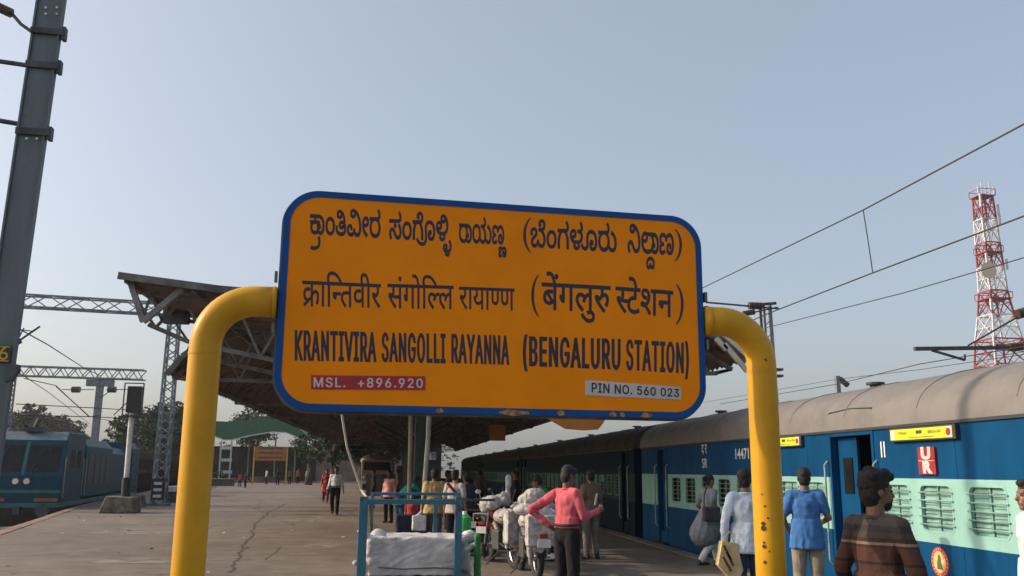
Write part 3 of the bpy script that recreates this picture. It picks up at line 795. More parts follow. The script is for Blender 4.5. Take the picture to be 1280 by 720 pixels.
for hx, hy in holes:
    p = PY(hx, hy, 11.33); MB().tube([p, p+Vector((0,.012,0))], .016, 10).build('bolt_hole', m_white, t)
for k, (cy, ex) in enumerate(((42, 80), (84, 76), (167, 64))):
    c = PY(ex-20, cy, 11.4); z = c.z; cc = pc(z)
    cl = MB().obox(cc+ax*.02, ax*.20, ay*.09, Vector((0,0,.045)) if k else Vector((0,0,.04))); co = cl.build('clamp', m_dsteel, t, bevel=.006)
    MB().obox(cc+ax*.215-ay*.02, ax*.022, ay*.05, Vector((0,0,.085))).build('clamp_bolt', m_dsteel, co)
for (x0, y0), (x1, y1), r in (((-60,68),(36,82),.032), ((-60,141),(24,155),.032)):
    MB().tube([PY(x0,y0,11.3), PY(x1,y1,11.35)], r, 8).build('bracket_tube', m_dsteel, t)
ins = thing('insulator', PY(20, 24, 11.3), 'ribbed insulator strut reaching off the top of the near left mast', 'insulator')
pts = [PY(x, y, 11.3) for x, y in ((-30,-6),(0,10),(14,16),(26,30),(40,40))]
MB().tube(pts, .022, 8).build('rod', m_dsteel, ins)
for k in range(6):
    c = PY(-2+3*k, 9+1.4*k, 11.3); d = Vector((.9,0,-.35)).normalized(); MB().tube([c-d*.012, c+d*.012], .062, 14).build('insulator_disc', M('brown porcelain', (0.08, 0.045, 0.035), 0.3), ins)
npz = PY(3, 442, 11.3); cc = pc(npz.z)
npl = MB().obox(cc-ay*.085, ax*.14, ay*.004, Vector((0,0,.10))).build('number_plate', M('plate black', (0.03,0.03,0.03),.5), t)
cu = bpy.data.curves.new('t', 'FONT'); cu.body = '16'; cu.size = .24; cu.align_x = 'CENTER'; cu.align_y = 'CENTER'
ob = bpy.data.objects.new('t', cu); COL.objects.link(ob); me = bpy.data.meshes.new_from_object(ob.evaluated_get(bpy.context.evaluated_depsgraph_get()))
vs = [v.co.copy() for v in me.vertices]; fs = [tuple(p.vertices) for p in me.polygons]; bpy.data.objects.remove(ob)
MB().add([cc+ax*v.x-ay*.0905+Vector((0,0,v.y)) for v in vs], fs).build('plate_number', M('plate yellow', (0.6,0.38,0.02),.5), npl)

for dz in (-.085, .085): MB().obox(cc-ay*.0905+Vector((0,0,dz)), ax*.125, ay*.001, Vector((0,0,.006))).build('plate_rule', M('plate yellow', (0,0,0)), npl)
px_plate([(10,455),(24,456),(24,464),(15,476),(8,478)], 11.36, .10).build('side_bracket', m_dsteel, t)
# first lattice mast and its portal boom
bx = GR(198, 632); MY = bx.y
t = thing('lattice_mast', (bx.x, MY, 0), 'lattice steel mast standing on the platform just left of the yellow post', 'mast')
ztop = PY(216, 378, MY).z
mb = MB(); lattice(mb, (bx.x, MY, 0), (bx.x+.02, MY, ztop), .52, 26, .075, .42); mb.build('lattice_shaft', m_steel, t)
MB().box(bx.x-.42, bx.x+.42, MY-.42, MY+.42, 0, .10).build('mast_foot', m_fascia, t)
pz = MB().box(bx.x-.27, bx.x+.27, MY-.34, MY-.30, .25, 1.15).build('warning_plate', M('black warning plate', (0.02,0.02,0.02), .6), t)
for k in range(3): MB().box(bx.x-.18, bx.x+.16, MY-.35, MY-.341, .35+k*.27, .47+k*.27).build('plate_mark', m_white, pz)
hd = Vector((math.cos(rad(191)), math.sin(rad(191)), 0))
b0 = Vector((bx.x+.2, MY, ztop-.35)); b1 = b0+hd*26
mb = MB(); lattice(mb, b0, b1, .52, 34, .07)
mb.build('portal_boom', m_steel, t)
for f in (.30, .62):
    p = b0+hd*26*f; d = MB().bar(p, p+Vector((0,0,-1.6)), .08, .08).build('drop_bracket', m_steel, t)
t = thing('lattice_mast', (b1.x, b1.y, -1.25), 'far leg of the near portal frame, standing left beyond the tracks', 'mast')
mb = MB(); lattice(mb, (b1.x, b1.y, -1.25), (b1.x, b1.y, ztop), .52, 26, .075, .42); mb.build('lattice_shaft', m_steel, t)
# second portal farther along the curve
Y2 = 67
def H2(px, py): return PY(px, py, Y2)
p125 = H2(126, 474)
t = thing('portal_mast', (p125.x, Y2, -1.25), 'plain grey mast under the second portal boom, behind the locomotive', 'mast')
MB().bar((p125.x, Y2, -1.25), (p125.x, Y2, p125.z), .42, .42).build('shaft', m_steel, t)
MB().box(p125.x-.9, p125.x+.9, Y2-.25, Y2+.25, p125.z-.5, p125.z-.05).build('saddle', m_steel, t)
a, b = H2(181, 469), H2(-60, 461)
mb = MB(); lattice(mb, a, b, .68, 26, .09); mb.build('portal_boom', m_steel, t)
p8 = H2(9, 480)
t = thing('lattice_mast', (p8.x, Y2, -1.25), 'distant lattice mast partly hidden behind the near left mast', 'mast')
mb = MB(); lattice(mb, (p8.x, Y2, -1.25), (p8.x, Y2, p8.z+.6), .75, 18, .1); mb.build('lattice_shaft', m_steel, t)
def cantilever(label, segs, ins_, Y, cat='cantilever arm'):
    p = PY(*segs[0][:2], Y); t = thing('cantilever_arm', p, label, cat)
    for x0, y0, x1, y1, w in segs: MB().bar(PY(x0,y0,Y), PY(x1,y1,Y), w, w).build('tube', m_dsteel, t)
    for x, y, dx, dy, r in ins_:
        c = PY(x, y, Y); e = PY(x+dx, y+dy, Y)
        for k in range(5):
            q = c+(e-c)*k/4; d = (e-c).normalized()
            MB().tube([q-d*r*.25, q+d*r*.25], r, 10).build('insulator_disc', M('brown porcelain', (0,0,0)), t)
    return t
cantilever('pair of registration arms on the mast beside the signal', [(78,487,118,487,.05),(133,487,166,487,.05),(70,483,112,521,.06),(142,519,168,494,.06),(112,521,126,519,.05),(126,497,140,487,.05)],
           [(91,487,8,0,.22),(136,487,8,0,.22)], 66)
cantilever('small cantilever arm reaching right from behind the near left mast', [(18,430,50,408,.05),(18,411,40,414,.03),(8,452,30,410,.03)], [(20,429,5,-3,.09)], 30)
# right hand mast
MYR = 39.0
pb_, ptp = PY(970, 497, MYR), PY(957, 380, MYR)
t = thing('overhead_line_mast', (pb_.x, MYR, -1.25), 'steel mast rising behind the coaches just right of the yellow post', 'mast')
for dx in (-.16, .16):
    MB().bar((pb_.x+dx, MYR, -1.25), (ptp.x+dx+.03, MYR, ptp.z), .10, .22).build('channel', m_steel, t)
for k in range(14):
    z = .2+k*.62
    xx = pb_.x+(ptp.x+.03-pb_.x)*(z+1.4)/(ptp.z+1.25)
    if z < ptp.z-.4: MB().bar((xx-.14, MYR-.12, z), (xx+.14, MYR-.12, z+.28), .04, .04).build('batten', m_steel, t)
for y_ in (462, 470): 
    c = PY(968, y_, MYR); MB().box(c.x-.35, c.x+.35, MYR-.2, MYR+.2, c.z-.05, c.z+.05).build('clamp', m_dsteel, t)
cantilever('dark cantilever arm with insulators at the head of the right mast', [(884,378,974,386,.07),(935,392,972,384,.06),(876,372,884,379,.05),(945,381,970,379,.12),(950,380,952,412,.09)],
           [(937,382,14,.5,.17),(930,392,12,-2,.13)], MYR-.3)
cantilever('long cantilever arm over the coach roof at the right edge', [(1143,436,1300,434,.12),(1165,438,1206,450,.07),(1206,450,1206,443,.05),(1210,432,1300,380,.05)],
           [(1272,393,16,-5,.17),(1262,434,14,-1,.14)], 27)
# wires
m_wire = M('dark copper wire', (0.045, 0.04, 0.04), 0.6, 0.3)
def wire(label, pts, r=.012, sag=.0, sub=10, on=False):
    P = [PY(*p) for p in pts]; out = []
    if on:      # carried on past both ends of the visible stretch, parallel to the track
        P = [Vector((P[0].x, -14, P[0].z))] + P + [Vector((P[-1].x, 39, P[-1].z))]
    for a, b in zip(P, P[1:]):
        for i in range(sub):
            f = i/sub; q = a.lerp(b, f); out.append(q + Vector((0,0,-sag*4*f*(1-f))))
    out.append(P[-1]); mb = MB().tube(out, r, 5)
    return root_mesh(mb, 'overhead_wire', m_wire, label, 'wire', 'overhead line wires')
def atX(px, py, X=7.9): return (px, py, PX(px, py, X).y)
wire('uppermost right-hand wire, running from above the tower down to the name board edge', [atX(1330,128), atX(1280,155), atX(1080,262), atX(878,360)], .013, .0, on=True)
wire('second right-hand wire down, joined to the uppermost by a short hanger', [atX(1330,247), atX(1280,270), atX(1091,341), atX(970,388), atX(960,392)], .013, .0, on=True)
wire('third right-hand wire down, crossing low over the tower', [atX(1330,304,12), atX(1280,322,12), atX(1130,366,12), atX(968,407,12), atX(955,410,12)], .013, on=True)
root_mesh(MB().tube([PX(1079,262,7.9), PX(1085,300,7.9), PX(1091,341,7.9)], .010, 5), 'dropper', m_wire, 'short hanger joining the two highest wires on the right', 'hanger')
wire('faint low wire above the coach roof on the right', [(900,505,60),(1047,480,42),(1150,455,33),(1300,430,24)], .018)
wire('second faint low wire above the coach roof on the right', [(880,503,62),(1047,474,42),(1150,462,33),(1300,440,24)], .012)
wire('wire falling from behind the near left mast past the second boom', [(20,409,28),(60,431,36),(105,460,50),(126,470,64)], .022)
wire('wire drooping under the second boom on the left', [(30,473,40),(70,482,50),(110,520,60),(200,540,90)], .022)
wire('upper of the flat wires crossing above the locomotive', [(20,505,60),(120,510,66),(220,516,90)], .03)
wire('lower of the flat wires crossing above the locomotive', [(20,519,60),(120,521,66),(220,527,90)], .03)
wire('thin wire from the near left mast over the locomotive roof', [(18,462,30),(60,490,40),(112,530,60)], .014)
# stub mast and roof boxes seen over the coach
c = PY(1047, 480, 45)
t = thing('stub_mast', (c.x, 45, -1.25), 'short distant mast with an insulator above the coach roof', 'mast')
MB().bar((c.x, 45, -1.25), (c.x, 45, PY(1047,470,45).z), .22, .22).build('shaft', m_steel, t)
MB().bar(PY(1049,473,45), PY(1060,482,45), .22, .22).build('insulator', M('brown porcelain', (0,0,0)), t)

# ================================================================== RED AND WHITE TOWER
TY = 132.0
m_red = M('tower red', (0.34, 0.06, 0.06), 0.6, 0, 0.2); m_tw = M('tower white', (0.62, 0.60, 0.60), 0.6, 0, 0.15)
tb = PY(1253, 470, TY); tt = PY(1228, 246, TY)
t = thing('lattice_tower', (tb.x, TY, -1.3), 'tall red and white lattice tower with a round dish, at the right beyond the train', 'tower')
Z_b, Z_t = -1.3, tt.z
def twc(z): f = (z-tb.z)/(tt.z-tb.z); return Vector((tb.x+(tt.x-tb.x)*f*1.0, TY, z))
def tww(z):
    f = max(0, (z-Z_b)/(Z_t-Z_b))
    pts = [(0, 7.6), (.33, 6.2), (.5, 4.8), (.64, 3.0), (1, 2.1)]
    for (a, wa), (b, wb) in zip(pts, pts[1:]):
        if f <= b: return wa+(wb-wa)*(f-a)/(b-a)
    return 2.1
nb = 12
for i in range(nb):
    z0, z1 = Z_b+(Z_t-Z_b)*i/nb, Z_b+(Z_t-Z_b)*(i+1)/nb; mb = MB()
    c0, c1_, w0, w1 = twc(z0), twc(z1), tww(z0)/2, tww(z1)/2
    cs = [(-1,-1),(1,-1),(1,1),(-1,1)]; A = [c0+Vector((a*w0, b*w0, 0)) for a, b in cs]; B = [c1_+Vector((a*w1, b*w1, 0)) for a, b in cs]
    for k in range(4):
        mb.bar(A[k], B[k], .24, .24); j = (k+1) % 4
        mid = (A[k]+A[j]+B[k]+B[j])/4
        mb.bar(A[k], B[j], .13, .13).bar(A[j], B[k], .13, .13).bar((A[k]+B[k])/2, (B[k]+B[j])/2, .09, .09).bar((A[j]+B[j])/2, (A[k]+A[j])/2, .09, .09).bar(B[k], B[j], .16, .16)
        mb.bar((A[k]+B[k])/2, (A[j]+B[j])/2, .10, .10)
    mb.build('tower_bay', m_red if i in (1, 4, 5, 7, 9, 11) else m_tw, t)
for z, w in ((Z_t, 2.8), (Z_b+(Z_t-Z_b)*.64, 3.9), (Z_b+(Z_t-Z_b)*.80, 3.1), (Z_b+(Z_t-Z_b)*.48, 5.6)):
    c = twc(z); MB().box(c.x-w/2, c.x+w/2, TY-w/2, TY+w/2, z-.12, z).build('tower_deck', m_red, t)
    mb = MB()
    for s in (-1, 1):
        mb.bar((c.x-w/2, TY+s*w/2, z+1.0), (c.x+w/2, TY+s*w/2, z+1.0), .08, .08).bar((c.x+s*w/2, TY-w/2, z+1.0), (c.x+s*w/2, TY+w/2, z+1.0), .08, .08)
        for q in (-1, 1): mb.bar((c.x+s*w/2, TY+q*w/2, z), (c.x+s*w/2, TY+q*w/2, z+1.0), .08, .08)
    mb.build('deck_rail', m_red, t)
dc_ = PY(1236, 338, TY-3.0)
MB().tube([dc_, dc_+Vector((0,.9,0))], [1.35, .8], 22).build('dish', M('cream dish', (0.66, 0.56, 0.38), 0.5, 0, 0.05), t)
rnd = random.Random(5)
for k in range(16):
    f = rnd.uniform(.35, 1.0); z = Z_b+(Z_t-Z_b)*f; c = twc(z); w = tww(z)/2+.35; s = rnd.choice((-1, 1))
    q = MB().box(c.x+s*w-.14, c.x+s*w+.14, TY-w-.14, TY-w+.14, z-.9, z+.9); q.build('panel_antenna', m_tw, t)
for k in range(5):
    c = twc(Z_t); MB().bar((c.x-1.4+.7*k, TY-1, Z_t), (c.x-1.4+.7*k, TY-1, Z_t+1.6+.6*(k % 2)), .12, .12).build('whip_antenna', m_tw, t)

# ================================================================== SIGNAL, CABINET
sb = GR(150, 641)
t = thing('railway_signal', (sb.x, sb.y, 0), 'dark railway signal head on a white post with black foot and concrete block', 'signal')
sx, sy = sb.x, sb.y
mbk = MB().prism([(sx-.62,0),(sx+.62,0),(sx+.50,.56),(sx-.42,.60)], 'y', sy-.5, sy+.5); mbk.build('concrete_block', M('rough grey concrete', (0.17,0.15,0.12), .95, 0, .3, 4, .8, 12), t, bevel=.05)
p1_, p2_, p3_ = PY(157, 618, sy), PY(158, 597, sy), PY(166, 500, sy)
MB().tube([(p1_.x, sy, .5), p2_], .15, 14).build('post_foot', M('black enamel', (0.02,0.02,0.022), .5), t, smooth='auto')
MB().tube([p2_, p3_], .095, 14).build('post', m_white, t, smooth='auto')
h0, h1 = PY(167, 516, sy), PY(167, 483, sy)
MB().box(h0.x-.26, h0.x+.26, sy-.16, sy+.12, h0.z, h1.z).build('signal_head', M('black enamel', (0,0,0)), t, bevel=.03)
fr = MB()
for s in (-.34, .34): fr.bar((h0.x+s, sy-.2, h0.z-.1), (h0.x+s, sy-.2, h1.z+.1), .04, .04)
fr.bar((h0.x-.34, sy-.2, h1.z+.1), (h0.x+.34, sy-.2, h1.z+.1), .04, .04).bar((h0.x-.34, sy-.2, h0.z-.1), (h0.x+.34, sy-.2, h0.z-.1), .04, .04)
fr.build('head_frame', m_dsteel, t)
MB().box(h0.x-.5, h0.x+.3, sy-.1, sy+.5, h0.z-.16, h0.z-.12).build('service_stage', m_dsteel, t)
for s in (-.17, .17): MB().bar((p2_.x+s+.1, sy+.3, .5), (p3_.x+s, sy+.3, h0.z), .03, .03).build('ladder_rail', m_dsteel, t)
for k in range(10): MB().bar((p2_.x-.07, sy+.3, .9+k*.3), (p2_.x+.28, sy+.3, .9+k*.3), .025, .025).build('ladder_rung', m_dsteel, t)
q = GR(171, 634); root_mesh(MB().prism([(q.x-.3,0),(q.x+.3,0),(q.x+.22,.5),(q.x-.2,.55)], 'y', q.y-.3, q.y+.3), 'concrete_block', M('rough grey concrete', (0,0,0)), 'dark concrete lump beside the signal foot', 'block', bevel=.04)
q = GR(212, 628)
t = thing('cabinet', (q.x, q.y, 0), 'small white topped cabinet between the lattice mast and the yellow post', 'cabinet')
MB().box(q.x-.3, q.x+.3, q.y-.25, q.y+.25, 0, .5).build('cabinet_body', m_dsteel, t); MB().box(q.x-.36, q.x+.36, q.y-.3, q.y+.3, .501, .75).build('cabinet_top', m_white, t, bevel=.02)

# ================================================================== FOLIAGE
def foliage_mat(name, c):
    if name in MATS: return MATS[name]
    m = bpy.data.materials.new(name); m.use_nodes = True; n, l = m.node_tree.nodes, m.node_tree.links
    b = n['Principled BSDF']; b.inputs['Roughness'].default_value = .7; b.inputs['Specular IOR Level'].default_value = .25
    g_ = n.new('ShaderNodeNewGeometry'); rp = n.new('ShaderNodeValToRGB')
    rp.color_ramp.elements[0].color = (*[x*.5 for x in c], 1); rp.color_ramp.elements[1].color = (*[x*1.45 for x in c], 1)
    l.new(g_.outputs['Random Per Island'], rp.inputs[0]); l.new(rp.outputs[0], b.inputs['Base Color'])
    MATS[name] = m; return m
def leaves(mb, c, r, n_, size, rnd):
    """leaf-sized faces clumped through an ellipsoid volume"""
    c = Vector(c); cl = []
    for k in range(max(6, n_//70)):
        d = Vector((rnd.gauss(0,1), rnd.gauss(0,1), rnd.gauss(0,1))).normalized(); f = rnd.uniform(.35, 1.0)
        cl.append((c+Vector((d.x*r[0]*f, d.y*r[1]*f, d.z*r[2]*f)), rnd.uniform(.16, .36)*max(r)))
    for i in range(n_):
        cc, cr = cl[i % len(cl)]
        d = Vector((rnd.gauss(0,1), rnd.gauss(0,1), rnd.gauss(0,1))).normalized()*cr*rnd.uniform(.3, 1)**.5
        p = cc+Vector((d.x, d.y, d.z*.75)); a = Vector((rnd.gauss(0,1), rnd.gauss(0,1), rnd.gauss(0,.6))).normalized(); b = a.cross(Vector((rnd.gauss(0,1), rnd.gauss(0,1), rnd.gauss(0,1)))).normalized()
        s = size*rnd.uniform(.5, 1.2)
        mb.add([p-a*s, p+b*s*.5, p+a*s, p-b*s*.5], [(0,1,2,3)])
m_bark = M('dark bark', (0.06, 0.045, 0.035), .9, 0, .3, 6, .6, 20)
def tree(x, y, z0, h, r, label, col='dark', n_=2600, trunk=.3, size=None):
    rnd = random.Random(int(abs(x*31+y*7)))
    t = thing('tree', (x, y, z0), label, 'tree', 'trees beyond the platform')
    mb = MB(); zt = z0+h*.55
    mb.tube([(x, y, z0), (x+.15, y, z0+h*.25), (x-.1, y+.1, zt)], [trunk, trunk*.75, trunk*.5], 9)
    for k in range(7):
        a = rnd.uniform(0, 6.28); q = Vector((x+math.cos(a)*r*.6, y+math.sin(a)*r*.6, z0+h*rnd.uniform(.6, .85))); s = Vector((x, y, z0+h*rnd.uniform(.3, .52)))
        mb.tube([s, s.lerp(q, .5)+Vector((0,0,.2)), q], [trunk*.35, trunk*.22, trunk*.08], 6)
    mb.build('trunk', m_bark, t)
    c = MB(); leaves(c, (x, y, z0+h*.68), (r, r, h*.33), n_, size or max(.10, r*.07), rnd)
    c.build('crown', foliage_mat('foliage '+col, {'dark': (.018,.042,.014), 'mid': (.028,.062,.02), 'dull': (.06,.07,.045)}[col]), t)
for px, py, Y, h, r, lab, c in ((200, 480, 112, 9.5, 3.4, 'dark bushy tree behind the lattice mast', 'dark'),
        (172, 488, 120, 8.5, 3.0, 'dark round tree just behind the signal head', 'dark'),
        (232, 500, 118, 8.0, 3.0, 'tree behind the lattice mast and the yellow post', 'mid'),
        (318, 520, 150, 11.5, 3.4, 'tree top showing over the green arched roof', 'dark'),
        (90, 545, 95, 5, 2.6, 'low bush-like tree over the roof of the locomotive', 'dull'),
        (140, 540, 100, 5.0, 2.2, 'low pale tree between signal and locomotive', 'mid')):
    p = PY(px, 560, Y); tree(p.x, Y, -1.2, h*1.12, r*1.15, lab, c, 4600)
for px, Y, h, r, lab in ((415, 84, 5.6, 2.6, 'dark tree with a thick trunk under the roof edge, behind the walking man'), (386, 96, 5.8, 2.4, 'dark tree right of the green arched roof'), (450, 104, 6.2, 3.2, 'dark tree behind the parked lorry'), (478, 112, 6.2, 3.0, 'dark tree behind the crowd near the green column')):
    p = PY(px, 590, Y); tree(p.x, Y, 0, h, r, lab, 'dark', 1800, trunk=.42)
# distant wooded rise on the left
rnd = random.Random(11); mb = MB()
hp = [(-60, 545), (-20, 520), (16, 510), (40, 508), (62, 512), (86, 522), (104, 533), (114, 545)]
for k in range(130):
    px = rnd.uniform(-60, 112); py = interp([(a, b) for a, b in hp], px); Y = rnd.uniform(165, 215)
    p = PY(px, py+rnd.uniform(2, 30), Y)
    leaves(mb, (p.x, Y, p.z-1), (3.2, 3.2, 2.2), 170, .42, rnd)
mb.build('distant_wood', foliage_mat('foliage wood', (.018,.028,.018)), kind='stuff')
mb = MB(); ps = [PY(a, b+8, 190) for a, b in hp]
n_ = len(ps); mb.add([(p.x, 190, p.z) for p in ps]+[(p.x*1.02, 235, -1.3) for p in ps]+[(p.x, 176, -1.3) for p in ps], [(i, i+1, n_+i+1, n_+i) for i in range(n_-1)]+[(i, 2*n_+i, 2*n_+i+1, i+1) for i in range(n_-1)])
mb.build('wooded_hill', M('hill earth', (0.022,0.028,0.018), .95), kind='structure')
# far treeline right across, low
mb = MB()
for k in range(120):
    px = rnd.uniform(100, 560); Y = rnd.uniform(185, 230); p = PY(px, 575, Y)
    leaves(mb, (p.x, Y, rnd.uniform(1, 5)), (4, 3, 2.6), 60, .5, rnd)
for k in range(60):
    x = rnd.uniform(40, 420); leaves(mb, (x, 330, rnd.uniform(0, 5)), (7, 3, 3), 60, .8, rnd)
mb.build('distant_treeline', foliage_mat('foliage wood', (0,0,0)), kind='stuff')

# ================================================================== FAR END OF THE PLATFORM: green arched roof, board, lorry, wall
GY = 112.0
m_green = worn('green roof sheet', (0.028, 0.13, 0.058), rust=(0.05,0.08,0.05), amount=0.7, rough=.6, grime=.35)
m_wcol = M('white lattice column', (0.60, 0.62, 0.62), .5, 0, .12)
def pxz(px, py, Y=GY): p = PY(px, py, Y); return (p.x, p.z)
t = thing('arched_roof', (PY(300,600,GY).x, GY, 0), 'green arched sheet roof on white lattice column in the distance', 'platform roof')
topo = [(186,513),(205,511),(225,514),(245,522),(262,526),(284,527),(310,525),(326,521),(342,519),(358,524),(372,534),(385,546)]
bot = [(186,532),(205,531),(225,534),(245,539),(262,543),(280,550),(290,550),(310,545),(340,540),(358,541),(372,547),(383,556)]
mb = MB()
for Yk, (pa, pb2) in enumerate(zip(zip(topo, bot), zip(topo[1:], bot[1:]))):
    (a, b), (c, d) = pa, pb2
    A, B, C_, D = pxz(*a), pxz(*b), pxz(*c), pxz(*d)
    mb.add([(A[0],GY,A[1]),(C_[0],GY,C_[1]),(D[0],GY,D[1]),(B[0],GY,B[1]),(A[0],GY+.12,A[1]),(C_[0],GY+.12,C_[1]),(D[0],GY+.12,D[1]),(B[0],GY+.12,B[1])], [(0,1,2,3),(7,6,5,4),(3,2,6,7),(0,4,5,1)])
mb.build('valance', m_green, t)
mb = MB()
tp = [pxz(*a) for a in topo]
mb.add([(x,GY+.13,z-.02) for x, z in tp]+[(x,GY+30,z-.02) for x, z in tp], [(i,i+1,i+1+len(tp),i+len(tp)) for i in range(len(tp)-1)]); mb.build('roof_sheet', m_green, t)
mb = MB()
for (a, b) in zip(bot, bot[1:]):
    A, B = pxz(*a), pxz(*b); mb.bar((A[0],GY-.05,A[1]), (B[0],GY-.05,B[1]), .08, .12)
mb.build('edge_trim', m_wcol, t)
for px in (277, 290):
    a = PY(px, 551, GY); MB().bar((a.x, GY-.1, 0), (a.x, GY-.1, a.z), .16, .2).build('column_leg', m_wcol, t)
for py in (560, 575, 590):
    a, b = PY(277, py, GY), PY(290, py, GY); MB().bar((a.x, GY-.1, a.z), (b.x, GY-.1, b.z), .25, .35).build('column_tie', m_wcol, t)
for px in (252, 312, 345, 370):
    a = PY(px, 548, GY+12); MB().bar((a.x, GY+12, 0), (a.x, GY+12, a.z), .16, .16).build('column_leg', m_wcol, t)
# orange board with three dark lines under the green roof
BY = 96.0
a, b = PY(320, 558, BY), PY(357, 576, BY)
t = thing('station_board', ((a.x+b.x)/2, BY, 0), 'small distant orange name board on posts under the green arched roof', 'sign board')
bd = MB().box(a.x, b.x, BY-.05, BY+.05, b.z, a.z).build('board_face', m_orange, t)
for k in range(3): MB().box(a.x+.3, b.x-.3, BY-.062, BY-.052, b.z+.22+k*.48, b.z+.38+k*.48).build('text_line', m_dsteel, bd)
for x in (a.x-.12, b.x+.12): MB().bar((x, BY, 0), (x, BY, a.z), .14, .14).build('board_post', M('yellow post far', (0.55,0.35,0.05), .5), t)
# stone seats round planting, low walls, wall, kerb, lorry
for px, py, w, lab in ((330, 603, 3.4, 'low round concrete planter seat in the distance under the orange board'), (366, 600, 2.2, 'low concrete planter seat right of the orange board'), (262, 607, 4.5, 'low dark kerb wall beside the white lattice column')):
    q = GR(px, py); mb = MB()
    mb.tube([(q.x, q.y, 0), (q.x, q.y, .55)], w/2, 20).tube([(q.x, q.y, .551), (q.x, q.y, .65)], w/2+.1, 20)
    t = root_mesh(mb, 'planter_seat', M('seat concrete', (0.16,0.12,0.10), .9, 0, .2), lab, 'planter')
    m2 = MB(); leaves(m2, (q.x, q.y, 1.0), (w*.35, w*.35, .4), 160, .14, random.Random(px))
    root_mesh(m2, 'shrub', foliage_mat('foliage dark', (0,0,0)), 'small shrub growing in the %s' % lab.split(' in the')[0].replace('low ', '').split(' right')[0].split(' beside')[0] + {330:' under the orange board',366:' right of the orange board',262:' near the lattice column'}[px], 'shrub')
WY = 118.0
a, b = PY(396, 566, WY), PY(520, 566, WY)
root_mesh(MB().box(a.x, b.x, WY, WY+.3, 0, a.z), 'boundary_wall', M('pinkish plaster wall', (0.26,0.18,0.15), .9, 0, .2, 1.0), 'pinkish plaster wall at the far end of the platform behind the lorry', 'wall')
a, b = PY(150, 560, 128), PY(400, 560, 128)
t = root_mesh(MB().box(a.x, b.x, 128, 133, -1.2, PY(300,558,128).z), 'low_shed', M('dark shed wall', (0.05,0.055,0.06), .9, 0, .3, .5), 'long low dark shed behind the green arched roof', 'shed')  # shed coloured dark and raised to give gloom under the green roof
t = thing('backdrop_building', (1.0, 119.0, 0), 'dark backdrop building added to close off the sky under the arched roof', 'building')  # building added as a dark backdrop against bright sky
MB().box(-9, 5.5, 119, 124, 0, 6.2).build('wall', M('dark backdrop wall', (0.035,0.03,0.028), .9, 0, .3, .6), t)
for k in range(7): f = MB().box(-8.2+k*2, -7.2+k*2, 118.93, 118.99, 2.9, 3.9).build('window', M('pale window', (.34,.34,.33), .4, 0, .5, .9), t); MB().box(-7.73+k*2, -7.67+k*2, 118.88, 118.92, 2.9, 3.9).build('glazing_bar', m_dsteel, f)  # pale colour stands in for light in the window openings
MB().box(-9.3, 5.8, 118.4, 124.3, 6.201, 6.5).build('roof', M('dark backdrop wall', (0,0,0)), t)
a, b = GR(395, 603), GR(482, 603)
MB().box(a.x, b.x+8, a.y, a.y+.5, 0.004, .14).build('kerb', M('pale kerb', (0.42,0.38,0.32), .9), kind='structure')
LYY = 74.0
a = PY(451, 600, LYY); lx = a.x
t = thing('lorry', (lx+1.25, LYY, 0), 'dusty parked lorry with a loaded tarpaulin, seen from the front behind the crowd', 'lorry', rz=0)
m_cab = worn('dull lorry paint', (0.22,0.17,0.13), amount=.6, rough=.6, grime=.4)
MB().prism([(LYY,.65),(LYY,1.35),(LYY+.25,2.35),(LYY+1.9,2.4),(LYY+1.9,.65)], 'x', lx, lx+2.5).build('cab', m_cab, t, bevel=.06)
MB().add([(lx+.15,LYY+.02,1.42),(lx+2.35,LYY+.02,1.42),(lx+2.25,LYY+.20,2.2),(lx+.25,LYY+.20,2.2)], [(0,1,2,3)]).build('windscreen', m_glass, t)
MB().box(lx+.4, lx+2.1, LYY-.03, LYY+.0, .85, 1.25).build('grille', m_dsteel, t)
MB().box(lx-.05, lx+2.55, LYY-.15, LYY-.031, .5, .72).build('bumper', M('pale bumper', (0.5,0.47,0.42), .5), t)
for x in (lx+.2, lx+2.3): MB().tube([(x, LYY-.05, 1.0), (x, LYY+.02, 1.0)], .12, 12).build('headlight', m_white, t)
MB().box(lx-.1, lx+2.6, LYY+2.1, LYY+7, 1.0, 2.2).build('load_bed', m_cab, t)
mb = MB().ell((lx+1.2, LYY+4.5, 2.1), (1.35, 2.4, .75)).ell((lx+.5, LYY+3.2, 2.3), (.7, .8, .5))
me = remesh(mb, .12, 2, .10, 1.6); me.materials.append(M('tarpaulin', (0.24,0.22,0.17), .9)); me.transform(Matrix.Translation(-base_of(t))); link_mesh('tarpaulin', me, t)
for x in (lx+.25, lx+2.25):
    for y in (LYY+1.0, LYY+5.5): MB().tube([(x-.14, y, .5), (x+.14, y, .5)], .5, 18).build('wheel', m_black, t)
# ================================================================== YELLOW NAME BOARD
m_ypaint = worn('yellow board enamel', (0.90, 0.265, 0.001), rust=(0.35,0.20,0.06), amount=0.78, rough=0.5, grime=0.10, scale=5, bump=.05, spec=.12)
m_ypost = worn('yellow post paint', (0.60, 0.315, 0.013), rust=(0.09,0.045,0.02), amount=0.77, rough=0.42, spec=.25, grime=0.2, scale=7, bump=.08)
m_bord = worn('blue border paint', (0.004, 0.07, 0.27), rust=(0.45,0.33,0.2), amount=0.76, rough=0.5, grime=0.15, scale=6, spec=.2)
m_ink = M('navy black letter paint', (0.012, 0.012, 0.035), 0.45, 0, 0.1)
SA = rad(5); SU = Vector((math.cos(SA), math.sin(SA), 0)); SN = Vector((math.sin(SA), -math.cos(SA), 0))
SP = Vector((-0.66280666, 5.1, 0.0))
def S(u, z, n=0.0): return SP + SU*u + SN*n + Vector((0, 0, z))
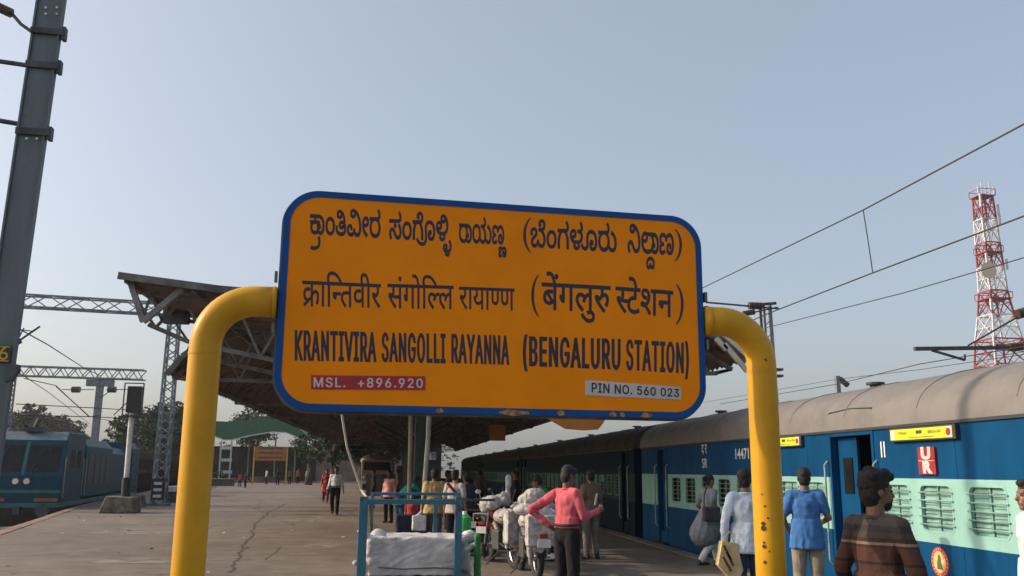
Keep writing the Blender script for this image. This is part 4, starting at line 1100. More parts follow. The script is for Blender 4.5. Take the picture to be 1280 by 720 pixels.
bt = thing('station_name_board', S(1.24, 0), 'large yellow station name board with blue border held by two bent yellow pipes', 'name board')
U0, U1, ZB0, ZB1 = -0.038, 2.518, 1.945, 3.212
def s_plate(loops, n0, n1):
    vs, fs = fill2d(loops, (n1-n0)/2); mid = (n0+n1)/2
    return MB().add([S(v.x, v.y, mid+v.z) for v in vs], fs)
s_plate([rrect(U0+.038, U1-.038, ZB0+.038, ZB1-.038, .165, 12)], -.025, .020).build('board_face', m_ypaint, bt)
bo = s_plate([rrect(U0, U1, ZB0, ZB1, .20, 14), rrect(U0+.0382, U1-.0382, ZB0+.0382, ZB1-.0382, .165, 12)], -.03, .024).build('border', m_bord, bt, bevel=.004)
s_plate([rrect(U0-.012, U1+.012, ZB0-.014, ZB1+.010, .21, 14)], -.042, -.031).build('backing_sheet', m_fascia, bt)
# chipped spots on the lower border
m_chip = M('bare chipped board', (0.36, 0.22, 0.10), .8, 0, .3, 30)
rnd = random.Random(2)
for u, w in ((.885, .05), (1.33, .2), (1.60, .05), (1.92, .05), (2.13, .10), (1.98, .035)):
    pts = [(u+w*.5*math.cos(a)*rnd.uniform(.6, 1.1), ZB0+.014+.018*math.sin(a)*rnd.uniform(.6, 1.1)) for a in [2*math.pi*k/12 for k in range(12)]]
    s_plate([pts], .0205, .0262).build('paint_chip', m_chip, bo)
# pipe frame: two posts bent over into the board
def pipe(u_post, u_in, z_arm, label, r):
    sgn = 1 if u_in > u_post else -1; R_ = .26; pts = []
    pts.append(S(u_post-.018*sgn*0, 0.0)); pts.append(S(u_post, 1.2)); pts.append(S(u_post, z_arm-R_-.02))
    for k in range(0, 15):
        a = math.pi/2*k/14; pts.append(S(u_post+sgn*R_*(1-math.cos(a)), z_arm-R_+R_*math.sin(a)))
    pts.append(S(u_in-sgn*.0, z_arm))
    o = MB().tube(pts, r, 40).build('pipe_post', m_ypost, bt, smooth=True)
    MB().tube([S(u_post, z_arm-R_-.05), S(u_post, z_arm-R_-.04)], r+.0025, 40).build('weld_seam', m_ypost, o, smooth='auto')
    MB().tube([S(u_in-sgn*.02, z_arm), S(u_in-sgn*.008, z_arm)], r+.005, 32).build('flange', m_ypost, o, smooth='auto')
    for dz in (-1, 1):
        MB().obox(S(u_in-sgn*.012, z_arm+dz*(r+.06)), SU*.008, SN*.02, Vector((0,0,.03))).build('fixing_lug', m_fascia, o)
    MB().tube([S(u_post, .0), S(u_post, .06)], r+.16, 24).build('concrete_foot', m_fascia, o)
    return o
pl_ = pipe(-.415, U0-.012, 2.548, '', .086)
pr_ = pipe(2.905, U1+.012, 2.553, '', .090)
# rust blisters low on the right hand post
m_rust = M('rust blister', (0.07, 0.035, 0.018), .9, 0, .3, 40)
for px, py, s in ((950,655,.012),(957,633,.006),(956,661,.016),(949,679,.007),(951,684,.012),(960,648,.006),(952,704,.010),(962,690,.005),(948,618,.005)):
    p = PY(px+3, py, 5.24); uu = max(-.068, min(.068, (p-SP).dot(SU)-2.905)); c = S(2.905+uu, p.z)
    nn = math.sqrt(max(0, .09**2-uu*uu)); c = c+SN*nn; d = (SN*nn+SU*uu).normalized()
    MB().tube([c-d*.004, c+d*.0025], s, 9).build('rust_spot', m_rust, pr_)
# lettering
GLYPHS = {  # letter outlines: advance, contours of (dx*2+on_curve, dy) steps
 'L28': (391, '251 296 0 80 64 174 114 162 73 60 173 0 -76 -77 -110 -166 -58 -161 1 -72 0 -65 52 -132 108 -148 85 -87 -171 0 -124 106 -126 219'),
 'L29': (391, '111 -136 86 89 108 149 50 132 1 62 0 72 -60 161 -108 166 -75 77 171 0 74 -60 114 -162 64 -175 1 -79 0 -108 -130 -220 -121 -104'),
 'L2b': (648, '565 49 1 472 167 0 1 -472|177 246 1 78 943 0 1 -78'),
 'L2e': (269, '273 -6 -54 0 -78 38 1 28 0 27 78 38 55 0 56 0 76 -38 1 -27 0 -28 -76 -38'),
 'L30': (648, '649 -10 -162 0 -228 88 -120 167 1 118 0 118 122 167 228 89 161 0 162 0 228 -89 120 -167 1 -118 0 -118 -118 -167 -228 -88|649 71 106 0 150 69 76 131 1 92 0 94 -76 130 -150 70 -105 0 -106 0 -148 -70 -78 -130 1 -94 0 -92 78 -131 148 -69'),
 'L32': (648, '185 0 1 67 485 262 82 44 106 66 56 61 1 33 0 38 -74 56 -122 30 -77 0 -84 0 -122 -34 -66 -61 1 -41 -177 0 0 64 120 98 204 54 131 0 130 0 200 -54 114 -92 1 -57 0 -39 -56 -75 -142 -95 -129 -68 -317 -170 1 -5 673 0 1 -82'),
 'L33': (648, '621 -10 -132 0 -220 46 -138 87 -7 61 191 0 8 -37 84 -50 136 -25 83 0 88 0 144 30 82 60 1 44 0 39 -72 66 -160 41 -131 0 -119 0 1 74 369 214 1 6 -625 0 1 82 871 0 1 -68 -457 -264 1 15 158 8 232 -54 126 -99 1 -61 0 -62 -130 -98 -226 -55'),
 'L35': (648, '631 -10 -128 0 -202 51 -122 87 -3 56 181 0 6 -33 76 -50 122 -29 73 0 88 0 138 41 78 72 1 46 0 47 -82 74 -142 43 -89 0 -68 0 -138 -22 -43 -17 -173 11 87 361 767 0 1 -82 -609 0 -49 -212 9 0 46 18 136 24 77 0 98 0 170 -36 124 -66 70 -89 1 -53 0 -69 -126 -110 -218 -63'),
 'L36': (648, '649 -10 -134 0 -210 62 -118 109 1 70 0 52 90 115 117 87 331 243 201 0 -485 -355 -17 0 20 20 74 34 102 20 59 0 132 0 196 -55 110 -100 1 -68 0 -68 -120 -105 -208 -61|649 70 84 0 128 40 74 69 1 45 0 46 -74 68 -128 39 -83 0 -84 0 -130 -38 -72 -68 1 -45 0 -46 72 -70 130 -40'),
 'L38': (648, '649 -10 -148 0 -226 52 -126 92 1 59 0 46 74 79 130 53 81 7 1 4 -106 14 -124 90 1 58 0 56 114 87 202 50 131 0 128 0 200 -50 116 -87 1 -56 0 -58 -126 -90 -101 -14 1 -4 78 -7 130 -53 76 -79 1 -46 0 -59 -128 -92 -226 -52|649 71 96 0 140 32 78 57 1 38 0 41 -82 62 -142 35 -89 0 -92 0 -142 -35 -82 -62 1 -41 0 -38 76 -57 142 -32|649 414 76 0 120 31 70 55 1 37 0 37 -68 53 -120 30 -77 0 -80 0 -120 -30 -68 -53 1 -37 0 -37 68 -55 122 -31'),
 'L39': (648, '649 737 134 0 210 -61 118 -109 1 -70 0 -52 -90 -116 -115 -86 -329 -243 -199 0 487 355 19 0 -20 -21 -74 -33 -102 -20 -57 0 -132 0 -198 55 -108 100 1 68 0 68 120 105 208 60|649 658 -84 0 -128 -40 -74 -70 1 -44 0 -46 74 -69 128 -39 85 0 84 0 130 39 72 69 1 44 0 45 -72 71 -130 40'),
 'L41': (690, '51 0 531 728 215 0 537 -728 -195 0 -307 432 -30 40 -74 119 -53 93 37 0 -54 -94 -76 -121 -25 -37 -299 -432|317 203 1 81 749 0 1 -81'),
 'L42': (654, '177 0 1 728 517 0 152 0 198 -53 96 -87 1 -53 0 -47 -66 -61 -108 -36 -63 -9 1 -7 68 -2 136 -43 92 -79 1 -57 0 -55 -102 -88 -214 -51 -171 0|363 82 343 0 170 0 142 65 1 48 0 36 -74 62 -136 37 -93 0 -349 0|363 408 321 0 78 0 126 31 74 56 1 38 0 47 -130 66 -141 0 -325 0'),
 'L45': (601, '177 0 1 728 887 0 1 -82 -699 0 1 -238 653 0 1 -82 -651 0 1 -244 711 0 1 -82'),
 'L47': (746, '771 -10 -194 0 -292 91 -164 168 1 114 0 116 164 167 288 91 187 0 116 0 200 -34 158 -63 104 -88 21 -52 -189 0 -24 35 -74 55 -102 40 -130 21 -75 0 -128 0 -210 -66 -122 -128 1 -94 0 -92 124 -128 212 -67 135 0 124 0 188 52 104 97 1 65 57 -5 -433 0 1 81 561 0 1 -80 0 -90 -156 -133 -268 -73'),
 'L49': (441, '91 0 1 82 259 0 1 564 -257 0 1 82 703 0 1 -82 -257 0 1 -564 259 0 1 -82'),
 'L4b': (672, '303 208 1 99 50 34 100 63 102 59 57 30 435 235 245 0 -621 -333 -9 0|177 0 1 728 187 0 1 -249 -3 -157 5 -46 1 -276|1069 0 -525 370 117 72 631 -442'),
 'L4c': (565, '177 0 1 728 187 0 1 -646 675 0 1 -82'),
 'L4d': (903, '177 0 1 728 265 0 359 -459 12 -17 32 -48 36 -57 34 -56 13 -24 -39 0 14 23 32 55 36 57 34 50 13 17 355 459 265 0 1 -728 -181 0 1 416 0 22 2 58 2 63 4 66 1 30 17 0 -20 -33 -46 -70 -44 -65 -40 -54 -13 -17 -323 -416 -161 0 -329 416 -14 17 -36 52 -44 64 -48 71 -23 35 19 0 2 -27 2 -64 2 -64 2 -61 1 -23 1 -416'),
 'L4e': (753, '177 0 1 728 219 0 593 -466 24 -18 66 -56 78 -72 37 -40 -25 0 -8 42 -8 76 -2 65 1 22 1 447 187 0 1 -728 -221 0 -525 414 -38 29 -72 61 -94 83 -69 62 35 0 6 -54 8 -92 4 -68 1 -20 1 -415'),
 'L4f': (765, '767 -10 -186 0 -292 91 -168 167 1 115 0 116 168 167 292 91 187 0 186 0 292 -91 166 -167 1 -116 0 -115 -166 -167 -292 -91|767 76 130 0 210 66 124 129 1 92 0 94 -124 128 -210 66 -129 0 -132 0 -210 -66 -124 -128 1 -94 0 -92 124 -128 210 -67'),
 'L50': (639, '177 0 1 728 499 0 170 0 220 -62 106 -105 1 -65 0 -65 -106 -105 -220 -63 -169 0 -351 0 1 82 345 0 116 0 140 39 64 69 1 43 0 43 -64 68 -142 39 -115 0 -301 0 1 -646'),
 'L52': (644, '177 0 1 728 499 0 170 0 220 -59 106 -101 1 -65 0 -65 -106 -100 -220 -56 -169 0 -393 0 1 83 387 0 116 0 138 33 66 62 1 43 0 43 -66 64 -140 36 -115 0 -301 0 1 -646|1013 0 -351 328 211 0 357 -328'),
 'L53': (642, '643 -13 -158 0 -232 51 -130 91 -7 61 191 0 8 -41 96 -53 148 -26 87 0 98 0 158 33 92 58 1 39 0 35 -80 44 -130 28 -77 11 -175 25 -176 25 -196 92 1 73 0 61 134 93 226 50 141 0 144 0 220 -50 128 -88 5 -55 -181 0 -12 53 -178 58 -129 0 -94 0 -140 -30 -80 -54 1 -34 0 -38 96 -46 130 -26 53 -8 147 -20 58 -7 142 -28 128 -45 84 -70 1 -51 0 -59 -124 -96 -236 -56'),
 'L54': (646, '97 646 1 82 1101 0 1 -82 -455 0 1 -646 -185 0 1 646'),
 'L55': (744, '747 -12 -172 0 -258 68 -140 117 1 75 1 480 187 0 1 -473 0 -52 92 -82 172 -47 121 0 118 0 172 47 90 82 1 52 1 473 187 0 1 -480 0 -75 -140 -117 -256 -68'),
 'L56': (690, '587 0 -535 728 197 0 309 -432 26 -37 80 -124 53 -91 -35 0 52 93 78 122 27 37 301 432 199 0 -529 -728'),
 'L59': (679, '587 0 1 298 -535 430 217 0 289 -235 48 -40 76 -72 41 -54 -73 0 40 55 76 73 47 38 287 235 215 0 -533 -430 1 -298'),
 'd197': (467, '503 146 -186 0 -87 59 -34 23 -36 70 1 54 1 199 -157 0 1 71 963 0 1 -71 -121 0 1 -230 0 -42 -34 -58 -35 -23 -42 -25 -132 -27|499 217 104 0 41 32 22 17 14 44 1 43 1 198 -357 0 1 -198 0 -39 16 -46 21 -17 22 -16 66 -18'),
 'd202': (358, '1 622 747 0 1 -71 -745 0|409 298 1 -54 0 -28 -56 -28 -45 0 -48 0 -108 42 -76 60 1 28 0 23 54 28 69 0 575 0 1 -71'),
 'd210': (500, '1 622 1031 0 1 -71 -1029 0|1075 349 -40 7 -45 0 -48 0 -100 -24 -92 -63 -35 -61 -153 24 24 46 41 35 -46 18 -98 22 -59 0 -80 0 -86 -46 1 -36 0 -38 86 -69 164 -75 117 -49 -107 -52 -116 50 -192 91 -112 93 1 53 0 53 98 67 146 31 75 0 88 0 146 -29 67 -27 118 56 175 0 28 0 62 -4 23 -5'),
 'd215': (389, '739 322 62 0 100 5 57 5 17 -72 -50 -5 -104 -4 -57 0 -84 0 -186 15 -65 11 -40 -13 -49 -11 82 -52 222 -110 123 -49 -107 -54 -112 49 -198 100 -152 88 -43 31 -44 31 -22 36 1 17 0 19 60 34 69 0 50 0 74 -23 31 -20 42 19 30 59 1 30 0 30 -18 48 -13 15 -401 0 1 71 807 0 1 -71 -243 0 14 -17 20 -46 1 -30 0 -42 -38 -62 -33 -21 104 -11'),
 'd254': (762, '93 53 257 74 -108 12 -148 81 1 70 0 80 220 94 177 0 46 0 114 -7 31 -3 -11 -73 -32 4 -98 6 -37 0 -116 0 -128 -52 1 -47 0 -53 122 -51 81 0 88 0 138 42 61 30 1 291 -741 0 1 71 1555 0 1 -71 -649 0 1 -201 50 23 114 26 71 0 130 0 164 -83 1 -77 0 -46 -60 -104 -69 -50 -143 41 50 32 64 84 1 41 0 47 -78 46 -69 0 -54 0 -110 -37 -55 -35 1 -258 -161 0 1 173 -16 -6 -40 -14 -23 -7 -475 -158'),
 'd27': (563, '417 551 1 -317 0 -26 -50 -30 -45 0 -52 0 -110 42 -76 60 1 28 0 23 54 28 69 0 51 0 1 192 -253 0 1 71 1157 0 1 -71 -207 0 1 -551 -161 0 1 551'),
 'd35': (504, '1039 551 -295 0 1 -202 -109 0 -96 0 -128 -16 -45 -15 -110 -38 1 -65 0 -48 88 -63 142 -30 85 0 108 0 152 25 85 22 55 -74 -88 -20 -198 -27 -105 0 -138 0 -218 52 -124 98 1 70 0 65 136 89 222 46 127 0 5 0 1 131 -579 0 1 71 1039 0'),
 'd39': (723, '1269 551 1 -551 -161 0 1 551 -265 0 1 -230 0 -42 -34 -58 -35 -23 -42 -25 -132 -27 -93 0 -186 0 -87 59 -34 23 -36 70 1 54 1 199 -157 0 1 71 1475 0 1 -71|499 217 104 0 41 32 22 17 14 44 1 43 1 198 -357 0 1 -198 0 -39 16 -46 21 -17 22 -16 66 -18'),
 'd40': (570, '963 551 1 -551 -161 0 1 328 -217 0 -122 0 -122 -12 -37 -17 -48 -19 1 -43 0 -49 148 -91 143 -57 -107 -52 -92 40 -158 80 -94 86 1 48 0 35 54 56 43 18 58 25 164 23 137 0 257 0 1 152 -799 0 1 71 1169 0 1 -71'),
 'd417': (563, '1039 296 0 -46 -66 -87 -57 -37 -143 41 40 23 66 69 1 35 0 35 -68 42 -69 0 -68 0 -61 -20 -44 -33 -144 -46 -85 -18 90 -52 238 -111 129 -49 -107 -54 -118 49 -208 100 -160 88 -45 31 -44 31 -26 36 1 17 0 19 60 34 69 0 50 0 74 -23 31 -21 78 20 72 60 1 39 0 23 -20 45 -13 15 -477 0 1 71 1155 0 1 -71 -513 0 32 -35 1 -58 0 -16 -3 -13 54 11 63 0 106 0 148 -73'),
 'd42': (520, '827 -58 -42 34 -76 70 -23 27 -24 -2 -56 -3 -29 0 -84 0 -170 21 -142 47 -86 79 1 57 0 44 62 63 51 22 66 29 192 26 119 0 11 0 1 95 -589 0 1 71 1069 0 1 -71 -315 0 1 -166 -97 0 -116 0 -142 -14 -49 -16 -44 -15 -50 -46 1 -32 0 -53 158 -69 165 0 12 0 24 0 15 1 -12 20 1 15 0 35 84 29 51 0 86 0 90 -49 1 -29 0 -32 -58 -35 -43 -9 24 -24 66 -51 51 -35'),
 'd44': (555, '1 622 1139 0 1 -71 -205 0 1 -551 -161 0 1 298 -361 0 1 -54 0 -28 -56 -28 -45 0 -48 0 -108 42 -76 60 1 28 0 23 54 28 69 0 575 0 1 182 -769 0'),
 'd48': (571, '1171 551 -205 0 1 -551 -161 0 1 165 -54 -18 -154 -29 -111 0 -112 0 -178 42 -100 75 1 51 0 86 242 92 197 0 28 0 80 -3 78 -4 23 -3 -11 -69 -40 4 -100 6 -49 0 -40 0 -35 -3 271 -168 38 14 35 18 1 295 -801 0 1 71 1171 0|255 287 0 -52 134 -51 97 0 36 0 66 6 31 5 -279 175 -82 -28'),
 'd51': (580, '1191 622 1 -71 -207 0 1 -551 -161 0 1 179 -56 -18 -156 -29 -101 0 -180 0 -222 121 -27 100 124 13 120 47 1 44 0 28 -46 48 -27 18 -245 0 1 71|259 301 40 -49 122 -49 99 0 100 0 148 42 55 29 1 277 -397 0 58 -52 1 -54 0 -108'),
 'd52': (409, '791 42 -107 -54 -118 49 -208 100 -160 88 -45 31 -44 31 -26 36 1 17 0 19 60 34 69 0 50 0 74 -23 31 -21 78 20 72 60 1 39 0 23 -20 45 -13 15 -477 0 1 71 849 0 1 -71 -207 0 32 -35 1 -58 0 -55 -88 -76 -152 -53 -97 -20 90 -52 238 -111'),
 'd54': (678, '1 551 1 71 1387 0 1 -71 -207 0 1 -551 -161 0 1 355 -12 1 -15 0 -48 0 -100 -24 -92 -63 -35 -61 -153 24 24 46 41 35 -48 18 -96 22 -59 0 -80 0 -86 -46 1 -36 0 -38 86 -69 164 -75 117 -49 -107 -52 -116 50 -192 91 -112 93 1 53 0 53 98 67 148 31 73 0 88 0 146 -29 67 -27 116 56 175 0 10 0 9 0 1 125'),
 'd57': (556, '1143 551 -207 0 1 -551 -159 0 1 165 -52 -18 -150 -29 -105 0 -108 0 -168 42 -98 75 1 51 0 86 230 92 189 0 26 0 78 -3 74 -4 21 -3 -9 -73 -38 4 -96 6 -45 0 -124 0 -140 -54 1 -50 0 -51 126 -48 91 0 104 0 150 45 51 27 1 291 -773 0 1 71 1143 0'),
 'd58': (680, '245 189 -70 0 -94 35 1 31 0 29 72 30 57 0 36 0 78 -15 61 -23 100 16 128 86 1 65 0 56 -118 67 -93 0 -62 0 -60 -27 1 -23 0 -15 38 -35 114 -24 113 -2 -33 -70 -188 6 -186 83 1 58 0 51 142 64 135 0 94 0 164 -43 102 -85 1 -64 0 -69 -138 -117 -121 -33 90 -39 168 -95 63 -44 -127 -44 -102 72 -166 93 -73 30 -54 -5|1183 551 1 -551 -161 0 1 551 -177 0 1 71 549 0 1 -71'),
 'd6': (0, '-369 772 0 24 66 34 45 0 46 0 64 -34 1 -24 0 -24 -64 -34 -45 0 -44 0 -66 34'),
 'd60': (676, '1175 551 1 -551 -161 0 1 266 -58 -9 -116 -6 -77 0 -84 0 -186 15 -65 11 -40 -13 -49 -11 82 -52 222 -110 123 -49 -107 -54 -112 49 -198 100 -152 88 -43 31 -44 31 -22 36 1 17 0 19 60 34 69 0 50 0 74 -23 31 -20 42 19 30 59 1 30 0 30 -18 48 -13 15 -401 0 1 71 1383 0 1 -71|739 322 78 0 128 8 69 9 1 212 -449 0 14 -17 20 -46 1 -30 0 -42 -38 -62 -33 -21 104 -11'),
 'd66': (259, '341 551 1 -551 -161 0 1 551 -177 0 1 71 547 0 1 -71'),
 'd67': (259, '179 551 -177 0 1 71 161 0 -24 22 -30 50 1 30 0 78 232 94 195 0 282 0 436 -153 159 -128 -167 0 -306 209 -367 0 -140 0 -158 -59 1 -51 0 -30 38 -45 25 -17 217 0 1 -71 -205 0 1 -551 -161 0'),
 'd68': (259, '-369 615 -34 35 -36 64 1 34 0 65 168 83 151 0 120 0 160 -57 116 -121 53 -96 221 0 1 -71 -205 0 1 -551 -161 0 1 551 -177 0 1 71 175 0 -56 104 -122 99 -109 0 -80 0 -84 -49 1 -43 0 -34 40 -55 29 -29'),
 'd69': (0, '-495 -12 108 23 117 0 150 0 166 -77 1 -63 0 -61 -186 -78 -171 0 -194 0 -282 92 -119 76 123 43 78 -48 140 -62 158 -29 99 0 212 0 1 74 0 33 -98 32 -61 0 -54 0 -86 -11 -41 -11'),
 'd75': (0, '-337 615 -42 79 -82 91 -100 38 -67 0 -44 0 -68 -9 -27 -5 -47 73 78 14 105 0 108 0 158 -51 126 -123 57 -107'),
 'd79': (259, '341 551 1 -551 -161 0 1 551 -177 0 1 71 547 0 1 -71|181 615 -42 79 -82 91 -100 38 -67 0 -44 0 -68 -9 -27 -5 -47 73 78 14 105 0 108 0 158 -51 126 -123 57 -107'),
 'k110': (113, '-527 -375 -110 0 -100 47 1 34 0 30 86 42 95 9 -3 -21 -88 14 -80 44 1 31 0 38 130 52 117 0 66 0 92 -16 78 -33 41 -27 -69 1 38 25 78 33 98 17 67 0 104 0 138 -43 72 -77 1 -51 0 -43 -66 -67 -132 -39 -103 0 -106 0 -128 53 1 44 0 38 96 50 83 0 70 0 80 -32 1 -27 0 -10 -6 -18 -7 -7 -103 2 2 3 0 6 1 3 0 8 -18 13 -19 0 -22 0 -28 -14 1 -14 0 -16 52 -20 65 0 68 0 86 40 1 47 1 4 0 31 -44 46 -86 26 -59 0 -68 0 -80 -35 -9 -26 -135 0 -10 29 -80 32 -65 0 -68 0 -56 -20 1 -17 0 -7 12 -13 13 -5 14 -5 44 -6 49 0 37 0 1 -59 -39 0 -50 0 -44 -5 -15 -5 -22 -8 1 -15 0 -11 40 -18 53 0 34 0 62 12 29 11 67 -54 -44 -13 -106 -18'),
 'k113': (63, '-445 -368 -76 0 -102 37 -48 59 1 34 0 56 112 82 202 45 133 0 136 0 198 -46 110 -82 1 -54 0 -32 -46 -61 -98 -38 -79 0 -60 0 -90 15 -70 38 -29 32 57 -3 -26 -28 -68 -36 -90 -18|-423 -304 52 0 64 37 15 36 135 0 12 -34 70 -39 51 0 50 0 54 31 1 33 0 36 -70 54 -130 31 -87 0 -23 0 -86 0 -134 -30 -74 -53 1 -36 0 -34 56 -32'),
 'k122': (134, '255 -57 0 -81 -170 -106 -300 -52 -199 0 -78 0 -172 11 -79 10 41 69 66 -8 144 -10 81 0 262 0 248 93 1 76 0 35 -42 55 -33 25 139 37 58 -40 40 -80'),
 'k125': (125, '-147 -397 -90 0 -136 33 1 38 0 14 36 28 33 10 19 -17 -98 7 -142 36 -76 56 1 35 0 32 56 51 110 31 81 0 72 0 96 -24 46 -39 1 -23 0 -47 -118 -40 -93 0 -64 0 -106 25 -27 13 11 43 28 -13 78 -18 57 0 58 0 48 19 1 15 0 14 -42 15 -43 0 -58 0 -56 -31 1 -23 0 -15 18 -28 62 -20 134 -12 117 0 132 2 158 47 1 55 0 50 -84 88 -37 26 135 33 72 -55 68 -90 1 -50 0 -45 -58 -61 -90 -37 -102 -19 -43 -4 17 21 34 -10 32 -26 1 -19 0 -32 -110 -39|-143 -341 42 0 50 12 1 13 0 13 -52 14 -41 1 -46 -1 -46 -15 1 -12 0 -11 46 -14'),
 'k134': (574, '567 -12 -140 0 -202 46 -108 83 1 55 0 32 42 56 84 45 63 16 29 -14 -259 -1 1 69 417 0 22 8 30 25 1 16 0 14 -18 26 -15 11 91 12 71 -12 16 -13 16 -28 1 -11 0 -16 -14 -23 -11 -9 407 0 1 -69 -267 2 31 10 58 -11 86 -42 48 -57 1 -34 0 -55 -104 -84 -206 -47|575 66 160 0 138 69 1 49 0 37 -68 55 -132 30 -97 0 -100 0 -134 -31 -64 -55 1 -36 0 -53 148 -65|73 474 1 77 779 0 1 -77'),
 'k158': (651, '653 -12 -162 0 -258 62 -148 119 1 86 0 57 62 88 112 66 79 22 37 -14 -287 0 1 77 921 0 1 -77 -17 0 1 9 76 -24 104 -64 54 -85 1 -55 0 -78 -136 -120 -254 -69|655 69 136 0 178 54 88 93 1 56 0 65 -106 91 -180 48 -113 0 -124 0 -184 -51 -100 -91 1 -62 0 -97 222 -106'),
 'k159': (769, '761 -12 -218 0 -308 82 -160 145 1 93 0 79 102 114 186 62 123 0 90 0 128 -32 68 -60 1 -42 0 -43 -78 -68 -154 -40 -113 0 -44 0 -76 8 -62 15 -25 8 21 71 20 -7 54 -15 64 -10 39 0 106 0 96 45 1 34 0 32 -72 34 -57 0 -66 0 -116 -36 -72 -82 1 -69 0 -65 122 -108 240 -64 175 0 170 0 238 50 126 95 1 67 0 71 -160 111 -129 31 97 50 114 -28 160 -78 84 -98 1 -59 0 -80 -144 -133 -310 -80|877 474 1 77 363 0 1 -77'),
 'k219': (616, '609 -12 -138 0 -208 33 -136 58 -68 77 1 45 0 14 6 31 7 13 159 -11 -4 -10 -4 -18 1 -11 0 -26 36 -50 86 -41 150 -25 115 0 126 0 162 26 88 42 34 48 1 22 0 23 -24 43 -31 19 -4 3 -16 4 -5 3 -36 16 -108 19 -73 0 -84 0 -72 -21 1 -21 0 -19 66 -20 65 0 72 0 96 30 48 66 1 53 0 53 -66 89 -116 67 -152 37 -87 0 -72 0 -68 -29 1 -23 0 -24 62 -28 57 0 74 0 108 41 9 52 147 -7 -14 -54 -92 -69 -138 -33 -83 0 -86 0 -126 28 -70 55 1 40 0 52 160 69 137 0 132 0 216 -53 152 -90 82 -113 1 -60 0 -27 -14 -49 -13 -20 -2 -3 -6 -8 -6 -8 -3 -3 -46 -52 -182 -52 -111 0 -132 0 -148 57 1 58 0 31 60 50 132 29 105 0 88 0 140 -23 57 -17 15 -5 86 -27 80 -82 1 -45 0 -51 -66 -81 -136 -57 -208 -30'),
 'k223': (742, '963 -12 -102 0 -140 40 -96 63 -39 34 -50 44 -72 44 -62 16 -39 0 -68 0 -74 -43 1 -38 0 -32 56 -67 47 -32 -155 -31 -46 32 -60 84 1 43 0 47 80 72 136 41 85 0 124 0 144 -58 69 -60 46 -39 78 -54 92 -27 67 0 94 0 112 48 52 86 1 56 0 89 -112 158 -190 120 -244 69 -131 0 -66 0 -64 -30 1 -22 0 -24 62 -28 57 0 72 0 108 41 11 52 155 -7 -18 -55 -96 -69 -140 -32 -83 0 -86 0 -126 28 -68 55 1 40 0 34 72 55 130 32 91 0 176 0 304 -79 230 -139 128 -184 1 -106 0 -92 -110 -119 -196 -56'),
 'k232': (720, '725 -12 -76 0 -142 23 -90 51 1 42 0 24 54 46 51 15 -11 -20 -130 10 -204 59 -114 90 1 57 0 53 84 80 158 45 111 0 78 0 124 -27 74 -53 1 -40 0 -35 -64 -60 -144 -37 -123 0 -46 0 -116 15 -37 11 15 63 40 -11 86 -10 43 0 106 0 88 36 1 25 0 26 -74 27 -57 0 -90 0 -104 -55 1 -44 0 -33 52 -57 120 -42 202 -26 151 -3 154 2 212 39 112 87 1 75 0 40 -42 89 -90 79 -140 49 -97 0 -64 0 -66 -30 1 -22 0 -24 62 -28 59 0 70 0 110 41 9 52 147 -7 -14 -54 -94 -69 -136 -33 -83 0 -64 0 -104 16 -74 31 -40 46 1 30 0 51 158 70 137 0 132 0 198 -59 130 -96 66 -115 1 -57 0 -72 -76 -96 -126 -61 -146 -32 -69 -7 -15 26 50 -16 50 -42 1 -31 0 -52 -160 -65|729 59 72 0 84 25 1 28 0 27 -88 32 -69 1 -78 -2 -78 -32 1 -26 0 -23 78 -30'),
 'k233': (818, '449 -12 -112 0 -178 44 -100 80 1 55 0 44 72 71 136 42 97 0 106 0 128 -50 1 -43 0 -16 -12 -32 -13 -11 -135 6 4 6 8 19 1 7 0 22 -48 22 -41 0 -62 0 -82 -43 1 -41 0 -45 124 -58 129 0 138 0 128 70 11 58 153 0 10 -67 136 -61 93 0 72 0 98 28 60 50 26 70 1 42 0 89 -112 158 -194 120 -246 69 -135 0 -66 0 -64 -30 1 -22 0 -24 62 -28 57 0 72 0 110 41 9 52 155 -7 -18 -55 -96 -69 -138 -32 -83 0 -86 0 -128 28 -68 55 1 40 0 34 72 55 130 32 91 0 176 0 308 -79 232 -139 132 -184 1 -106 0 -55 -40 -87 -72 -64 -104 -41 -128 -20 -73 0 -94 0 -120 26 -88 51 -43 36 63 4 -52 -48 -118 -50 -142 -19'),
 'k242': (648, '653 476 -88 0 -124 -41 -84 -68 -27 -43 -16 -25 -20 -62 -10 -78 1 -49 1 -110 -181 0 1 127 0 79 50 140 128 110 119 33 35 -15 -335 0 1 77 617 0 136 0 118 17 29 15 24 14 18 35 1 19 0 42 -104 47 -81 0 -78 0 -106 -44 1 -29 0 -5 0 -11 3 -5 -57 42 20 2 36 3 15 0 50 0 56 -23 1 -20 0 -23 -62 -25 -49 0 -72 0 -62 49 1 30 0 31 74 59 142 38 105 0 106 0 150 -43 82 -76 1 -50 0 -41 -60 -67 -128 -45 -99 -8 11 9 124 -44 118 -115 36 -130 1 -70 1 -129 -181 0 1 110 0 50 -12 83 -22 68 -19 25 -48 65 -142 75'),
 'k25': (648, '653 476 -88 0 -124 -41 -84 -68 -27 -43 -16 -25 -20 -62 -10 -78 1 -49 1 -110 -181 0 1 127 0 79 50 140 128 110 119 33 35 -15 -335 0 1 77 679 0 108 0 88 10 23 8 26 10 18 25 1 14 0 33 -64 63 -65 33 131 43 94 -52 68 -83 1 -43 0 -39 -72 -58 -122 -34 -79 -4 13 4 114 -42 112 -111 36 -129 1 -69 1 -130 -181 0 1 110 0 50 -12 83 -22 68 -19 25 -48 65 -142 75'),
